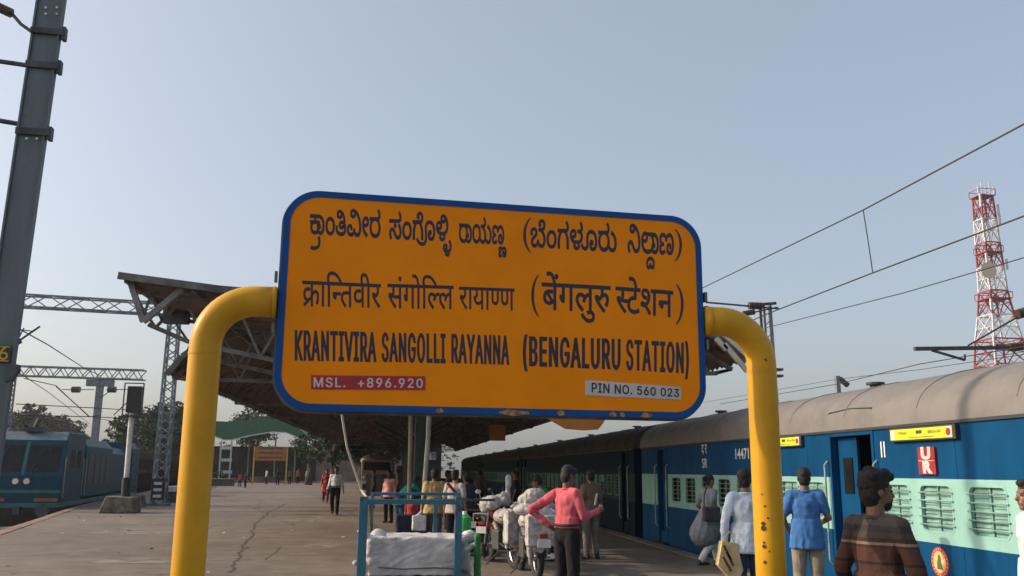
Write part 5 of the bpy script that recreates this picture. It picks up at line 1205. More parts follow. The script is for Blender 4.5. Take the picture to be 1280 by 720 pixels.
 'k260': (805, '437 -12 -112 0 -152 43 -74 68 1 37 0 43 66 62 124 53 87 27 76 25 92 44 1 32 0 21 -32 31 -70 16 -59 0 -86 0 -80 -37 1 -31 0 -16 20 -29 21 -14 -139 -31 -32 25 -30 49 1 25 0 35 72 60 146 37 113 0 124 0 140 -43 58 -64 1 -33 0 -36 -62 -57 -114 -50 -79 -26 -92 -30 -94 -46 1 -37 0 -39 104 -35 81 0 134 0 126 70 9 58 155 0 10 -67 146 -61 99 0 110 0 132 78 1 65 0 66 -102 107 -186 76 -123 18 273 6 96 -30 136 -79 72 -98 1 -61 0 -68 -98 -102 -184 -57 -131 0 -78 0 -126 23 -104 52 -47 42 65 -1 -46 -45 -110 -50 -138 -21|865 474 1 77 161 0 136 0 118 17 29 15 24 14 18 35 1 19 0 42 -104 47 -81 0 -78 0 -106 -44 1 -29 0 -5 0 -11 3 -5 -57 42 20 2 36 3 15 0 50 0 56 -23 1 -20 0 -23 -62 -25 -49 0 -72 0 -62 49 1 30 0 31 74 59 142 38 105 0 106 0 150 -43 82 -76 1 -50 0 -37 -46 -60 -47 -22 -36 -17 -104 -21 -132 -9 -81 0'),
 'k274': (712, '305 260 -94 0 -154 29 -126 49 -102 63 -43 34 119 45 64 -49 120 -63 132 -30 79 0 62 0 100 25 1 41 0 34 -84 38 -45 7 145 36 28 -7 70 -31 52 -49 1 -33 0 -46 -80 -62 -142 -31|1341 241 0 -80 -98 -114 -190 -59 -135 0 -110 0 -154 43 -78 73 1 44 0 44 60 58 102 29 61 0 74 0 78 -37 1 -30 0 -28 -60 -34 -45 0 -56 0 -56 28 -1 22 15 12 -14 -15 -10 -26 1 -16 0 -36 90 -57 111 0 80 0 114 39 64 80 1 60 0 56 -56 84 -55 29 -40 22 -100 28 -156 14 -121 0 -561 0 1 77 601 0 134 0 192 -20 138 -41 53 -30 68 -37 72 -105'),
 'k277': (644, '-193 -168 -128 0 -216 36 -190 71 -91 53 111 49 74 -44 162 -60 182 -29 103 0 94 0 130 19 80 39 38 57 1 37 0 51 -20 82 -20 80 1 47 0 75 130 109 230 59 151 0 150 0 222 -51 146 -89 72 -118 1 -67 0 -79 -100 -112 -188 -59 -133 0 -112 0 -154 43 -78 73 1 44 0 44 60 58 102 29 61 0 74 0 78 -37 1 -30 0 -28 -62 -34 -47 0 -54 0 -58 30 1 30 17 2 -14 -15 -10 -26 1 -16 0 -36 90 -57 111 0 80 0 116 40 62 78 1 56 0 66 -90 113 -186 70 -145 0 -166 0 -184 -91 1 -80 0 -44 20 -79 20 -80 1 -48 0 -81 -120 -102 -228 -48'),
 'k37': (864, '1205 -12 -158 0 -196 86 1 74 0 60 148 84 125 0 106 0 126 -50 1 -43 0 -16 -14 -33 -11 -10 -137 6 6 7 8 17 1 8 0 22 -46 22 -39 0 -50 0 -66 -36 1 -35 0 -38 96 -50 111 0 80 0 122 37 70 84 1 69 1 8 0 67 -72 100 -140 56 -101 0 -118 0 -138 -67 -15 -60 -151 0 -16 65 -146 62 -123 0 -110 0 -108 -50 1 -42 0 -18 26 -33 29 -13 28 -13 94 -17 89 0 33 0 1 -70 -55 0 -86 0 -88 -12 -27 -13 -26 -10 -24 -31 1 -20 0 -31 74 -48 87 0 60 0 98 20 57 22 97 -61 -64 -25 -160 -31 -91 0 -164 0 -154 84 1 60 0 34 50 54 102 41 81 12 -3 -24 -74 17 -96 45 -46 58 1 33 0 46 92 73 168 42 113 0 142 0 190 -54 73 -62 -57 1 40 39 108 51 144 25 95 0 150 0 208 -77 108 -138 1 -92 0 -58 -52 -98 -108 -72 -166 -40'),
 'k48': (1336, '617 -12 -148 0 -204 52 -126 86 -58 102 1 51 0 81 132 129 240 74 161 0 150 0 204 -53 124 -86 54 -101 1 -47 0 -85 -132 -130 -236 -73|613 67 112 0 164 49 92 95 1 68 0 61 -84 92 -164 52 -121 0 -104 0 -166 -46 -96 -92 1 -69 0 -68 88 -94 166 -48|1443 -12 -152 0 -228 77 -89 58 105 54 82 -53 176 -57 111 0 124 0 132 78 1 65 0 66 -102 107 -186 76 -123 18 277 4 96 -30 134 -77 70 -98 1 -61 0 -40 -42 -81 -96 -66 -164 -40|2177 -12 -152 0 -226 77 -91 58 103 54 84 -53 176 -57 115 0 120 0 132 78 1 65 0 70 -100 106 -176 77 -115 25 87 77 136 -33 212 -100 122 -134 1 -83 0 -65 -92 -103 -186 -59|1847 612 0 -19 -30 -55 -51 -22 -50 -22 -138 -20 -115 0 -259 0 1 77 225 0 108 0 88 10 21 8 26 10 18 25 1 14 0 33 -64 63 -65 33 131 43 94 -52 68 -83'),
 'k49': (651, '653 -12 -162 0 -258 62 -148 119 1 86 0 57 62 88 112 66 79 22 37 -14 -287 0 1 77 713 0 108 0 88 10 23 8 26 10 18 25 1 14 0 33 -64 63 -65 33 131 43 94 -52 68 -83 1 -43 0 -19 -32 -55 -49 -22 -26 -12 -72 -19 -47 -5 -9 8 76 -24 106 -65 56 -86 1 -58 0 -78 -136 -120 -254 -69|655 69 136 0 178 54 88 93 1 56 0 65 -106 91 -180 48 -113 0 -124 0 -184 -51 -100 -91 1 -62 0 -97 222 -106'),
 'k52': (710, '725 -12 -76 0 -142 23 -90 51 1 42 0 24 54 46 51 15 -11 -20 -130 10 -204 59 -114 90 1 57 0 53 84 80 158 45 111 0 78 0 124 -27 74 -53 1 -40 0 -35 -64 -60 -144 -37 -123 0 -46 0 -116 15 -37 11 15 63 40 -11 86 -10 43 0 106 0 88 36 1 25 0 26 -74 27 -57 0 -90 0 -104 -55 1 -44 0 -33 52 -57 120 -42 202 -26 151 -3 230 3 224 69 1 61 0 44 -98 52 -61 12 -191 0 1 77 99 0 108 0 88 10 23 8 26 10 18 25 1 14 0 33 -64 63 -65 33 131 43 94 -52 68 -83 1 -43 0 -46 -100 -65 -83 -14 -27 29 62 -17 92 -43 50 -55 1 -36 0 -48 -72 -69 -116 -46 -138 -28 -65 -6 -15 26 50 -16 50 -42 1 -31 0 -52 -160 -65|729 59 72 0 84 25 1 28 0 27 -88 32 -69 1 -78 -2 -78 -32 1 -26 0 -23 78 -30'),
 'k56': (709, '967 -12 -106 0 -138 40 -94 63 -39 34 -50 44 -72 44 -62 16 -39 0 -68 0 -74 -43 1 -38 0 -32 56 -67 47 -32 -155 -31 -46 32 -60 85 1 43 0 46 80 72 136 41 85 0 84 0 116 -26 90 -52 47 -40 46 -39 78 -54 92 -27 67 0 100 0 96 72 1 55 0 45 -72 94 -95 54 137 48 94 -51 102 -114 1 -67 0 -102 -196 -113|683 315 -48 0 -68 34 1 25 0 25 68 34 49 0 50 0 66 -34 1 -25 0 -25 -66 -34|65 474 1 77 853 0 108 0 88 10 23 8 26 10 18 25 1 14 0 33 -64 63 -65 33 131 43 94 -52 68 -83 1 -43 0 -19 -32 -55 -49 -22 -52 -22 -138 -20 -113 0'),
 'k6': (550, '543 -12 -142 0 -210 60 -116 114 1 81 0 76 114 116 214 65 151 0 164 0 208 -68 102 -115 1 -73 0 -74 -112 -116 -214 -66|547 63 166 0 150 102 1 78 0 84 -160 98 -147 0 -112 0 -140 -47 -64 -81 1 -51 0 -85 162 -98'),
 'k60': (449, '815 241 0 -80 -98 -114 -190 -59 -135 0 -110 0 -154 43 -78 73 1 44 0 44 60 58 102 29 61 0 74 0 78 -37 1 -30 0 -28 -62 -34 -47 0 -54 0 -58 30 1 30 17 2 -14 -15 -10 -26 1 -16 0 -36 90 -57 111 0 80 0 114 39 64 80 1 60 0 56 -56 84 -55 29 -40 22 -100 28 -156 14 -121 0 -619 0 1 77 659 0 134 0 192 -20 138 -41 53 -30 68 -37 72 -111'),
 'k63': (364, '233 -12 -152 0 -228 77 -89 58 103 54 84 -53 174 -57 117 0 120 0 132 78 1 65 0 70 -100 106 -176 77 -115 25 87 77 136 -33 212 -100 122 -134 1 -83 0 -65 -92 -103 -188 -59'),
 'k64': (746, '181 -12 -130 0 -200 70 -87 55 103 55 82 -52 146 -49 89 0 90 0 78 49 1 40 0 38 -8 53 -8 48 1 29 0 75 130 107 226 57 147 0 148 0 218 -51 144 -89 72 -118 1 -67 0 -79 -100 -112 -188 -59 -133 0 -112 0 -154 43 -78 73 1 44 0 44 60 58 102 29 61 0 74 0 78 -37 1 -30 0 -28 -62 -34 -47 0 -54 0 -58 30 1 30 17 2 -14 -15 -10 -26 1 -16 0 -36 90 -57 111 0 80 0 116 40 62 78 1 56 0 66 -88 113 -182 70 -143 0 -106 0 -154 -40 -82 -76 1 -55 0 -32 8 -47 8 -47 1 -33 0 -60 -96 -73 -152 -34'),
 'k74': (408, '765 430 0 -43 -80 -69 -156 -40 -113 0 -112 0 -150 47 -39 24 51 66 18 -12 62 -32 94 -23 65 0 106 0 96 45 1 34 0 32 -68 34 -69 0 -60 0 -106 -36 -68 -71 1 -51 1 -11 0 -66 102 -97 178 -71 117 -26 -85 -76 -136 33 -212 95 -120 126 1 81 0 74 104 107 180 59 117 0 94 0 130 -34 68 -59'),
}

def glyph_loops(g, ox=0.0, oy=0.0, bold=0.0, sc=1.0):
    out = []; bx_, by_ = bold if isinstance(bold, tuple) else (bold, bold)
    for cs in GLYPHS[g][1].split('|'):
        a = list(map(int, cs.split())); x = y = 0; c = []
        for i in range(0, len(a), 2):
            on = a[i] & 1; x += (a[i]-on)//2; y += a[i+1]; c.append((x, y, on))
        pts = []; n_ = len(c)
        for i in range(n_):
            p, q = c[i], c[(i+1) % n_]; pts.append(p)
            if not p[2] and not q[2]: pts.append(((p[0]+q[0])/2, (p[1]+q[1])/2, 1))
        k = next(i for i, p in enumerate(pts) if p[2]); pts = pts[k:]+pts[:k]; poly = []; m_ = len(pts); i = 0
        while i < m_:
            p, q = pts[i], pts[(i+1) % m_]
            if q[2]: poly.append(Vector((p[0], p[1]))); i += 1
            else:
                r_ = pts[(i+2) % m_]
                for t_ in (0, .25, .5, .75): poly.append(Vector(((1-t_)**2*p[0]+2*t_*(1-t_)*q[0]+t_*t_*r_[0], (1-t_)**2*p[1]+2*t_*(1-t_)*q[1]+t_*t_*r_[1])))
                i += 2
        clean = [poly[0]]
        for p in poly[1:]:
            if (p-clean[-1]).length > .5: clean.append(p)
        if (clean[0]-clean[-1]).length < .5: clean.pop()
        if bold:
            n_ = len(clean); q = []
            for i in range(n_):
                e0 = (clean[i]-clean[i-1]).normalized(); e1 = (clean[(i+1) % n_]-clean[i]).normalized()
                nrm = Vector((-(e0.y+e1.y), e0.x+e1.x))
                if nrm.length < 1e-3: q.append(clean[i]); continue
                nrm.normalize(); q.append(clean[i]+Vector((nrm.x*bx_, nrm.y*by_))/max(.55, nrm.dot(Vector((-e0.y, e0.x)))))
            clean = q
        out.append([(p.x*sc+ox, p.y*sc+oy) for p in clean])
    return out
def area(lp): return sum(a[0]*b[1]-b[0]*a[1] for a, b in zip(lp, lp[1:]+lp[:1]))/2
def inside(p, lp):
    c = False
    for (x0, y0), (x1, y1) in zip(lp, lp[1:]+lp[:1]):
        if (y0 > p[1]) != (y1 > p[1]) and p[0] < (x1-x0)*(p[1]-y0)/(y1-y0)+x0: c = not c
    return c
def quad_map(Q, x0, x1, y0, y1):
    TL, TR, BL, BR = Q
    def f(x, y):
        a = (x-x0)/(x1-x0); b = (y-y0)/(y1-y0)
        u = (BL[0]*(1-a)+BR[0]*a)*(1-b)+(TL[0]*(1-a)+TR[0]*a)*b
        z = (BL[1]*(1-a)+BR[1]*a)*(1-b)+(TL[1]*(1-a)+TR[1]*a)*b
        return u, z
    return f
def word(items, Q, ybody, bold, parent, name='letter_word', mat=None, n=.0206, extra=0, place=None):
    """one painted word; each closed stroke group lies a hair above the one before"""
    x = 0; groups = []
    for it in items:
        if it == ' ': x += 300+extra; continue
        g, dx, dy, adv, sc = (it, 0, 0, None, 1.0) if isinstance(it, str) else (list(it)+[1.0])[:5]
        lps = glyph_loops(g, x+dx, dy, bold, sc)
        outer = [l for l in lps if area(l) < 0]; holes = [l for l in lps if area(l) >= 0]
        for o_ in outer: groups.append([o_])
        groups.append(holes)
        x += (GLYPHS[g][0] if adv is None else adv)+extra
    loops = [l for gr in groups for l in gr]; xs = [p[0] for l in loops for p in l]
    f = quad_map(Q, min(xs), max(xs), 0, ybody)
    vs, es = [], []
    for l in loops:
        k0 = len(vs); vs += [Vector(p) for p in l]; es += [(k0+i, k0+(i+1) % len(l)) for i in range(len(l))]
    ov, oe, of = geometry.delaunay_2d_cdt(vs, es, [], 0, 1e-4)[:3]
    A = np.array([(p[0], p[1]) for l in loops for p in l]); B = np.array([(p[0], p[1]) for l in loops for p in l[1:]+l[:1]])
    tri = []
    for t_ in of:
        c = (ov[t_[0]]+ov[t_[1]]+ov[t_[2]])/3
        up_ = (A[:, 1] <= c.y) & (B[:, 1] > c.y); dn = (A[:, 1] > c.y) & (B[:, 1] <= c.y)
        with np.errstate(divide='ignore', invalid='ignore'): xi = A[:, 0]+(c.y-A[:, 1])*(B[:, 0]-A[:, 0])/(B[:, 1]-A[:, 1])
        if int((up_ & (xi > c.x)).sum()) - int((dn & (xi > c.x)).sum()) != 0: tri.append(tuple(t_))
    return MB().add([(place or (lambda u, z: S(u, z, n)))(*f(v.x, v.y)) for v in ov], tri).build(name, mat or m_ink, parent)
def mk(g, dx=0, dy=0, sc=1.0): return (g, dx, dy, 0, sc)
KB, DB = 20, 10
Q = {
'K1': [(0.1055, 3.0664), (0.5107, 3.0738), (0.1112, 2.9557), (0.5152, 2.956)],
'K2': [(0.5601, 3.0683), (0.9309, 3.0761), (0.5642, 2.9542), (0.9334, 2.9627)],
'K3': [(0.9745, 3.0691), (1.2657, 3.0734), (0.9768, 2.958), (1.2668, 2.9636)],
'KP1': [(1.3671, 3.1356), (1.4172, 3.139), (1.3685, 2.915), (1.4182, 2.918)],
'K4': [(1.4125, 3.073), (1.962, 3.0833), (1.413, 2.9576), (1.9601, 2.9578)],
'K5': [(2.0321, 3.0904), (2.3395, 3.0921), (2.0298, 2.962), (2.3357, 2.9622)],
'KP2': [(2.3432, 3.1288), (2.3944, 3.1322), (2.337, 2.9159), (2.3878, 2.9188)],
'H1': [(0.0836, 2.6745), (0.528, 2.6765), (0.0914, 2.5312), (0.5331, 2.5401)],
'H2': [(0.5647, 2.6808), (0.9514, 2.6888), (0.5697, 2.5418), (0.9544, 2.5523)],
'H3': [(0.9825, 2.6856), (1.3184, 2.6905), (0.9852, 2.5561), (1.3195, 2.5593)],
'HP1': [(1.4188, 2.7841), (1.4684, 2.7868), (1.42, 2.5251), (1.4691, 2.5273)],
'H4': [(1.4834, 2.7358), (1.9176, 2.7358), (1.4838, 2.5765), (1.9154, 2.5765)],
'H5': [(1.9484, 2.7349), (2.3236, 2.7261), (1.9461, 2.5803), (2.3189, 2.5645)],
'HP2': [(2.3409, 2.7753), (2.3941, 2.7781), (2.3333, 2.5151), (2.3859, 2.5173)],
'E1': [(0.0582, 2.3878), (0.5135, 2.3947), (0.0674, 2.2231), (0.5198, 2.2291)],
'E2': [(0.5408, 2.3935), (0.9107, 2.4012), (0.5469, 2.2323), (0.9146, 2.2353)],
'E3': [(0.9435, 2.4025), (1.2893, 2.4043), (0.9472, 2.2387), (1.2909, 2.2383)],
'E4': [(1.3693, 2.405), (1.9767, 2.4117), (1.3704, 2.2361), (1.9738, 2.2315)],
'E5': [(2.0098, 2.4105), (2.4165, 2.4037), (2.0067, 2.2325), (2.4106, 2.2207)],
'M': [(0.1613, 2.1408), (0.7985, 2.153), (0.1654, 2.0627), (0.8007, 2.0752)],
'MT': [(0.1751, 2.1277), (0.7851, 2.1389), (0.1778, 2.0764), (0.7865, 2.0885)],
'P': [(1.7499, 2.1599), (2.3584, 2.1361), (1.7492, 2.0696), (2.356, 2.0584)],
'PT': [(1.7895, 2.1444), (2.3424, 2.1211), (1.789, 2.0896), (2.341, 2.075)],
}
word(['k134', mk('k60', -190), mk('k122', -130, -170), ('k60', -9999, 0, 0) if 0 else mk('k122', -130, -170)][:3] + [('k6', 260, 0, 810), 'k219', 'k233', 'k74', 'k49'], Q['K1'], 551, KB, bt, 'kannada_word')
word(['k56', 'k6', 'k242', 'k277', 'k232', mk('k125', 0, -60)], Q['K2'], 551, KB, bt, 'kannada_word')
word(['k158', mk('k60', -190), ('k48', 240, 0, 1576), 'k37', mk('k110', -40, -40)], Q['K3'], 551, KB, bt, 'kannada_word')
word(['k260', 'k6', 'k25', 'k52', 'k64', 'k49', 'k63'], Q['K4'], 551, KB, bt, 'kannada_word')
word(['k223', 'k159', mk('k60', -190), mk('k113', -120, -60), ('k37', 240, 0, 1100)], Q['K5'], 551, KB, bt, 'kannada_word')
word(['d254', 'd66', 'd67', 'd202', 'd40', 'd57', 'd68', 'd52'], Q['H1'], 622, DB, bt, 'hindi_word')
word(['d60', mk('d6'), 'd27', 'd79', 'd67', 'd210', 'd54'], Q['H2'], 622, DB, bt, 'hindi_word')
word(['d52', 'd66', 'd51', 'd66', 'd197', 'd39'], Q['H3'], 622, DB, bt, 'hindi_word')
word(['d48', mk('d75'), mk('d6', 60, 20), 'd27', 'd54', mk('d69'), 'd417'], Q['H4'], 622, DB+4, bt, 'hindi_word')
word(['d215', 'd35', mk('d75'), 'd58', 'd44'], Q['H5'], 622, DB+4, bt, 'hindi_word')
def paren(Q, flip, name='bracket_mark'):
    o_, i_ = [], []
    for k in range(15):
        a = rad(-62+124*k/14); o_.append((math.cos(a), .5+.56*math.sin(a))); i_.append((math.cos(a)*.80-.02+.04*abs(math.sin(a)), .5+.54*math.sin(a)))
    lp = o_+i_[::-1]; xs = [p[0] for p in lp]; x0, x1 = min(xs), max(xs)
    lp = [((p[0]-x0)/(x1-x0), p[1]) for p in lp]
    if not flip: lp = [(1-x, y) for x, y in lp]
    f = quad_map(Q, 0, 1, 0, 1); vs, fs = fill2d([lp]); MB().add([S(*f(v.x, v.y), .0208) for v in vs], fs).build(name, m_ink, bt)
for k_, fl in (('KP1', False), ('KP2', True), ('HP1', False), ('HP2', True)): paren(Q[k_], fl)
def latin(text, Q, bold, mat, parent, n=.0206, extra=0, name='english_word'):
    return word([c if c == ' ' else 'L%02x' % ord(c) for c in text], Q, 728, bold, parent, name, mat, n, extra)
for w_, k_ in (('KRANTIVIRA', 'E1'), ('SANGOLLI', 'E2'), ('RAYANNA', 'E3'), ('(BENGALURU', 'E4'), ('STATION)', 'E5')): latin(w_, Q[k_], (76, 16), m_ink, bt, extra=120)
word(['d42', ' ', 'd52', mk('d75')], [(-.17, 2.24), (.17, 2.24), (-.17, 2.06), (.17, 2.06)], 622, 14, c1, 'hindi_zone_letters', m_wht, place=lambda u, z: (XS-.004, 18.3-u, z-.05))
def label_plate(Q, mat, name, n=.0235):
    a = [S(q[0], q[1], n) for q in (Q[2], Q[3], Q[1], Q[0])]; b = [S(q[0], q[1], .0204) for q in (Q[2], Q[3], Q[1], Q[0])]
    return MB().add(a+b, [(0,1,2,3),(7,6,5,4),(0,4,5,1),(1,5,6,2),(2,6,7,3),(3,7,4,0)]).build(name, mat, bt)
mp_ = label_plate(Q['M'], M('red height plate', (0.36, 0.015, 0.02), .5, 0, .1), 'height_plate')
latin('MSL.  +896.920', Q['MT'], (26, 20), M('pinkish white digits', (0.62,0.50,0.50), .5, 0, .05), mp_, n=.0245, extra=110, name='plate_text')
pp_ = label_plate(Q['P'], M('pale pin plate', (0.52,0.49,0.46), .5, 0, .1), 'pin_plate')
latin('PIN NO. 560 023', Q['PT'], (26, 20), m_ink, pp_, n=.0245, extra=50, name='plate_text')

# ================================================================== PEOPLE
def skin_mat(k): return M('brown skin '+k, {'a': (.20,.105,.06), 'b': (.15,.075,.042), 'c': (.26,.145,.085)}[k], .5, 0, .08, 12)
m_hair = M('black hair', (.006,.005,.005), .75, 0, .2, 30, .5, 60)
def striped(name, base, stripe, bands, top=None, ztop=9, dirv=(0, 0, 1)):
    if name in MATS: return MATS[name]
    m = bpy.data.materials.new(name); m.use_nodes = True; n, l = m.node_tree.nodes, m.node_tree.links
    b = n['Principled BSDF']; b.inputs['Roughness'].default_value = .9; b.inputs['Specular IOR Level'].default_value = .1
    nf = n.new('ShaderNodeTexNoise'); nf.inputs['Scale'].default_value = 14; nf.inputs['Distortion'].default_value = 1.2
    bf = n.new('ShaderNodeBump'); bf.inputs['Strength'].default_value = .6; bf.inputs['Distance'].default_value = .012; l.new(nf.outputs[0], bf.inputs['Height']); l.new(bf.outputs[0], b.inputs['Normal'])
    tc = n.new('ShaderNodeTexCoord'); sp = n.new('ShaderNodeSeparateXYZ'); l.new(tc.outputs['Object'], sp.inputs[0])
    rp = n.new('ShaderNodeValToRGB'); rp.color_ramp.interpolation = 'CONSTANT'; e = rp.color_ramp.elements
    e[0].position = 0; e[0].color = (*base, 1); e[1].position = .999; e[1].color = (*(top or base), 1)
    for z, c in bands:
        q = e.new(z/2); q.color = (*c, 1)
    md = n.new('ShaderNodeMath'); md.operation = 'MULTIPLY'; md.inputs[1].default_value = .5
    l.new(sp.outputs[2], md.inputs[0]); l.new(md.outputs[0], rp.inputs[0]); l.new(rp.outputs[0], b.inputs['Base Color'])
    MATS[name] = m; return m
J0 = dict(pel=(0,0,.95), chest=(0,0,1.26), neck=(0,-.01,1.42), head=(0,.015,1.565),
          shL=(-.160,-.01,1.372), elL=(-.215,-.03,1.10), wrL=(-.235,.04,.86), shR=(.160,-.01,1.372), elR=(.215,-.03,1.10), wrR=(.235,.04,.86),
          hipL=(-.09,0,.90), knL=(-.10,.015,.50), anL=(-.105,-.02,.085), hipR=(.09,0,.90), knR=(.10,.015,.50), anR=(.105,-.02,.085))
UP = ('chest','neck','head','shL','elL','wrL','shR','elR','wrR')
def person(label, x, y, face, H=1.68, skin='a', shirt=None, trousers=None, shoes=None, sleeve='long', joints=None, lean=0.0, head_yaw=0.0, head_pitch=0.0,
           hem=.86, kurta=False, group=None, voxel=.014, hair='short', build=1.0, cuff=None, tuck=False, sit=0.0, gripL=.5, gripR=.5, beard=False):
    hem = max(hem, 1.005) if tuck else hem
    s = H/1.70; t = thing('person', (x, y, 0), label, 'person', group, rz=rad(face))
    J = {k: Vector(v) for k, v in J0.items()}
    if lean:
        Rl = Matrix.Rotation(-lean, 3, 'X'); pv = J['pel'].copy()
        for k in UP: J[k] = pv + Rl @ (J[k]-pv)
    else: Rl = Matrix.Identity(3)
    for k, v in (joints or {}).items(): J[k] = Vector(v)
    bw = build
    Hd = Matrix.Rotation(head_yaw, 3, 'Z') @ Matrix.Rotation(-lean*.6-head_pitch, 3, 'X')
    hc = J['head']
    def put(mb, name, mat, vox=None, sm=2, wr=0.0, ws=7.0, wz=.6, seed=0.0, extra=None):
        me = remesh(mb, vox or voxel, sm, wr, ws, wz, seed) if vox != 0 else mb.mesh(name)
        if extra:
            bm = bmesh.new(); bm.from_mesh(me); em_ = extra.mesh('x'); bm.from_mesh(em_); bm.to_mesh(me); bm.free(); bpy.data.meshes.remove(em_)
        me.transform(Matrix.Scale(s, 4)); me.materials.clear(); me.materials.append(mat)
        for p in me.polygons: p.use_smooth = True
        me.name = name
        return link_mesh(name, me, t)
    # -- body: one continuous surface
    b = MB()
    b.cap(J['pel'], J['chest'], .105*bw, .115*bw, 1.12, .75); b.cap(J['shL']-Vector((0,0,.012)), J['shR']-Vector((0,0,.012)), .040, .040)
    b.cap(J['chest'], J['neck']-Vector((0,0,.03)), .10, .055, 1.1, .75); b.cap(J['neck']-Vector((0,0,.02)), hc+Hd@Vector((0,-.02,-.04)), .056, .052)
    for q in 'LR':
        b.cap(J['sh'+q]-Vector((0,0,.01)), J['el'+q], .044*bw, .040*bw); b.cap(J['el'+q], J['wr'+q], .040*bw, .026)
        b.cap(J['hip'+q], J['kn'+q], .074*bw, .050); b.cap(J['kn'+q], J['an'+q], .048, .037)
        f = J['an'+q]; b.cap(f+Vector((0,-.03,-.045)), f+Vector((0,.13,-.055)), .038, .028)
    def hp(v): return hc + Hd @ Vector(v)
    # skull, jaw, chin, nose, brow, lips, ears
    b.ell(hp((0,-.012,.035)), (.074,.093,.085), Hd); b.ell(hp((0,.022,-.035)), (.057,.066,.078), Hd)
    b.ell(hp((0,.062,-.088)), (.028,.024,.022), Hd); b.cap(hp((0,.082,.012)), hp((0,.104,-.022)), .010, .0135, 1.0, 1.0)
    b.cap(hp((-.035,.072,.032)), hp((.035,.072,.032)), .013, .013); b.cap(hp((-.020,.083,-.052)), hp((.020,.083,-.052)), .0085, .0085)
    for q in (-1, 1):
        b.ell(hp((q*.074,-.012,-.005)), (.008,.018,.031), Hd); b.ell(hp((q*.034,.060,-.015)), (.018,.016,.018), Hd)
    # hands: palm, four bent fingers, thumb from the side
    hx = MB()
    for q in 'LR':
        e, w = J['el'+q], J['wr'+q]; d = (w-e).normalized(); sg = -1 if q == 'L' else 1
        lat = Vector((sg, 0, 0)); lat = (lat-d*lat.dot(d)); lat = lat.normalized() if lat.length > .2 else Vector((0,1,0))
        fw = d.cross(lat)*(-sg) if d.cross(lat).length > 0 else Vector((0,1,0))     # direction of the thumb side
        fw = fw.normalized(); grip = gripL if q == 'L' else gripR
        pc_ = w+d*.045; b.cap(w, w+d*.075, .024, .030, .55, 1.15, side=lat)
        for k in range(4):
            r0 = w+d*.088+fw*(.027-.018*k); L = (.040,.045,.042,.033)[k]; inn = -lat
            p1 = r0+(d*math.cos(grip*.7)+inn*math.sin(grip*.7))*L; p2 = p1+(d*math.cos(grip*1.8)+inn*math.sin(grip*1.8))*L*.75
            hx.cap(r0-d*.015, p1, .0088, .008, n=7, m=2); hx.cap(p1, p2, .008, .0068, n=7, m=2)
        t0 = w+d*.030+fw*.024; t1 = t0+(d*.6+fw*.75-lat*.2)*.036; t2 = t1+(d*.9+fw*.2-lat*.3)*.028
        hx.cap(t0, t1, .0115, .0095, n=7, m=2); hx.cap(t1, t2, .0095, .008, n=7, m=2)
    put(b, 'body', skin_mat(skin), sm=1, extra=hx)
    # eyes and brows
    ey = MB()
    for q in (-1, 1): ey.ell(hp((q*.031,.0795,.010)), (.0115,.006,.0065), Hd, 8, 5)
    eo = put(ey, 'eyes', M('dark eyes', (.03,.02,.015), .2), vox=0)
    # hair
    h = MB()
    if hair != 'none':
        h.ell(hp((0,-.022,.052)), (.083,.098,.085), Hd); h.ell(hp((0,-.048,-.005)), (.074,.060,.078), Hd); h.ell(hp((0,-.040,-.055)), (.058,.045,.045), Hd)
        if hair == 'short': h.ell(hp((0,.045,.105)), (.058,.045,.028), Hd); 
        if hair == 'curly':
            for a, b_, c in ((0,.05,.112),(.04,.03,.115),(-.04,.03,.115),(0,-.04,.13),(.05,-.05,.10),(-.05,-.05,.10),(0,.075,.098)): h.ell(hp((a,b_,c)), (.042,.040,.032), Hd)
        if hair == 'bun': h.ell(hp((0,-.125,.02)), (.042,.042,.045), Hd)
        if hair == 'long': h.cap(hp((0,-.08,0)), J['neck']+Vector((0,-.10,-.28)), .05, .02)
        ho = put(h, 'hair', m_hair, vox=min(voxel, .011), sm=1, wr=.006, ws=28, wz=1.0)
    if beard:
        h = MB(); h.ell(hp((0,.030,-.066)), (.052,.062,.045), Hd); h.cap(hp((-.024,.088,-.040)), hp((.024,.088,-.040)), .007, .007)
        put(h, 'beard', m_hair, vox=.010, sm=1, wr=.003, ws=40, wz=1)
    # shirt
    c = MB(); sd = (x*3.1+y*1.7) % 17
    hemp = J['pel'] + (J['chest']-J['pel']).normalized()*(hem-.95)
    wst = J['pel'].lerp(J['chest'], .45); hl = J['pel']+(J['chest']-J['pel']).normalized()*(max(hem, .80)-.95)
    c.cyl(hl-Vector((0,0,.03)), wst, .148*bw+(.014 if not tuck else -.008), .136*bw, 1.24, .90); c.cap(wst, J['chest'], .132*bw, .150*bw, 1.13, .80); c.cap(J['chest'], J['neck']-Vector((0,0,.055)), .135*bw, .078, 1.15, .80)
    for q in 'LR': c.cap(J['neck']-Vector((0,0,.035)), J['sh'+q]+Vector((0,0,.005)), .050, .058)
    c.cap(J['shL']+Vector((0,0,-.006)), J['shR']+Vector((0,0,-.006)), .060, .060)
    if kurta: c.cap(J['pel']+Vector((0,0,.1)), Vector((-.01,-.13,.62)), .15, .26, 1.0, 1.1)
    for q in 'LR':
        e = J['el'+q]; sh = J['sh'+q]; w = J['wr'+q]
        if sleeve == 'short': c.cap(sh, sh.lerp(e, .70), .064*bw, .058*bw)
        else: c.cap(sh, e, .062*bw, .050*bw); c.cap(e, e.lerp(w, .93 if sleeve == 'long' else .35), .050*bw, .036)
    put(c, 'shirt', shirt, sm=2, wr=.015, ws=7, wz=.6, seed=sd)
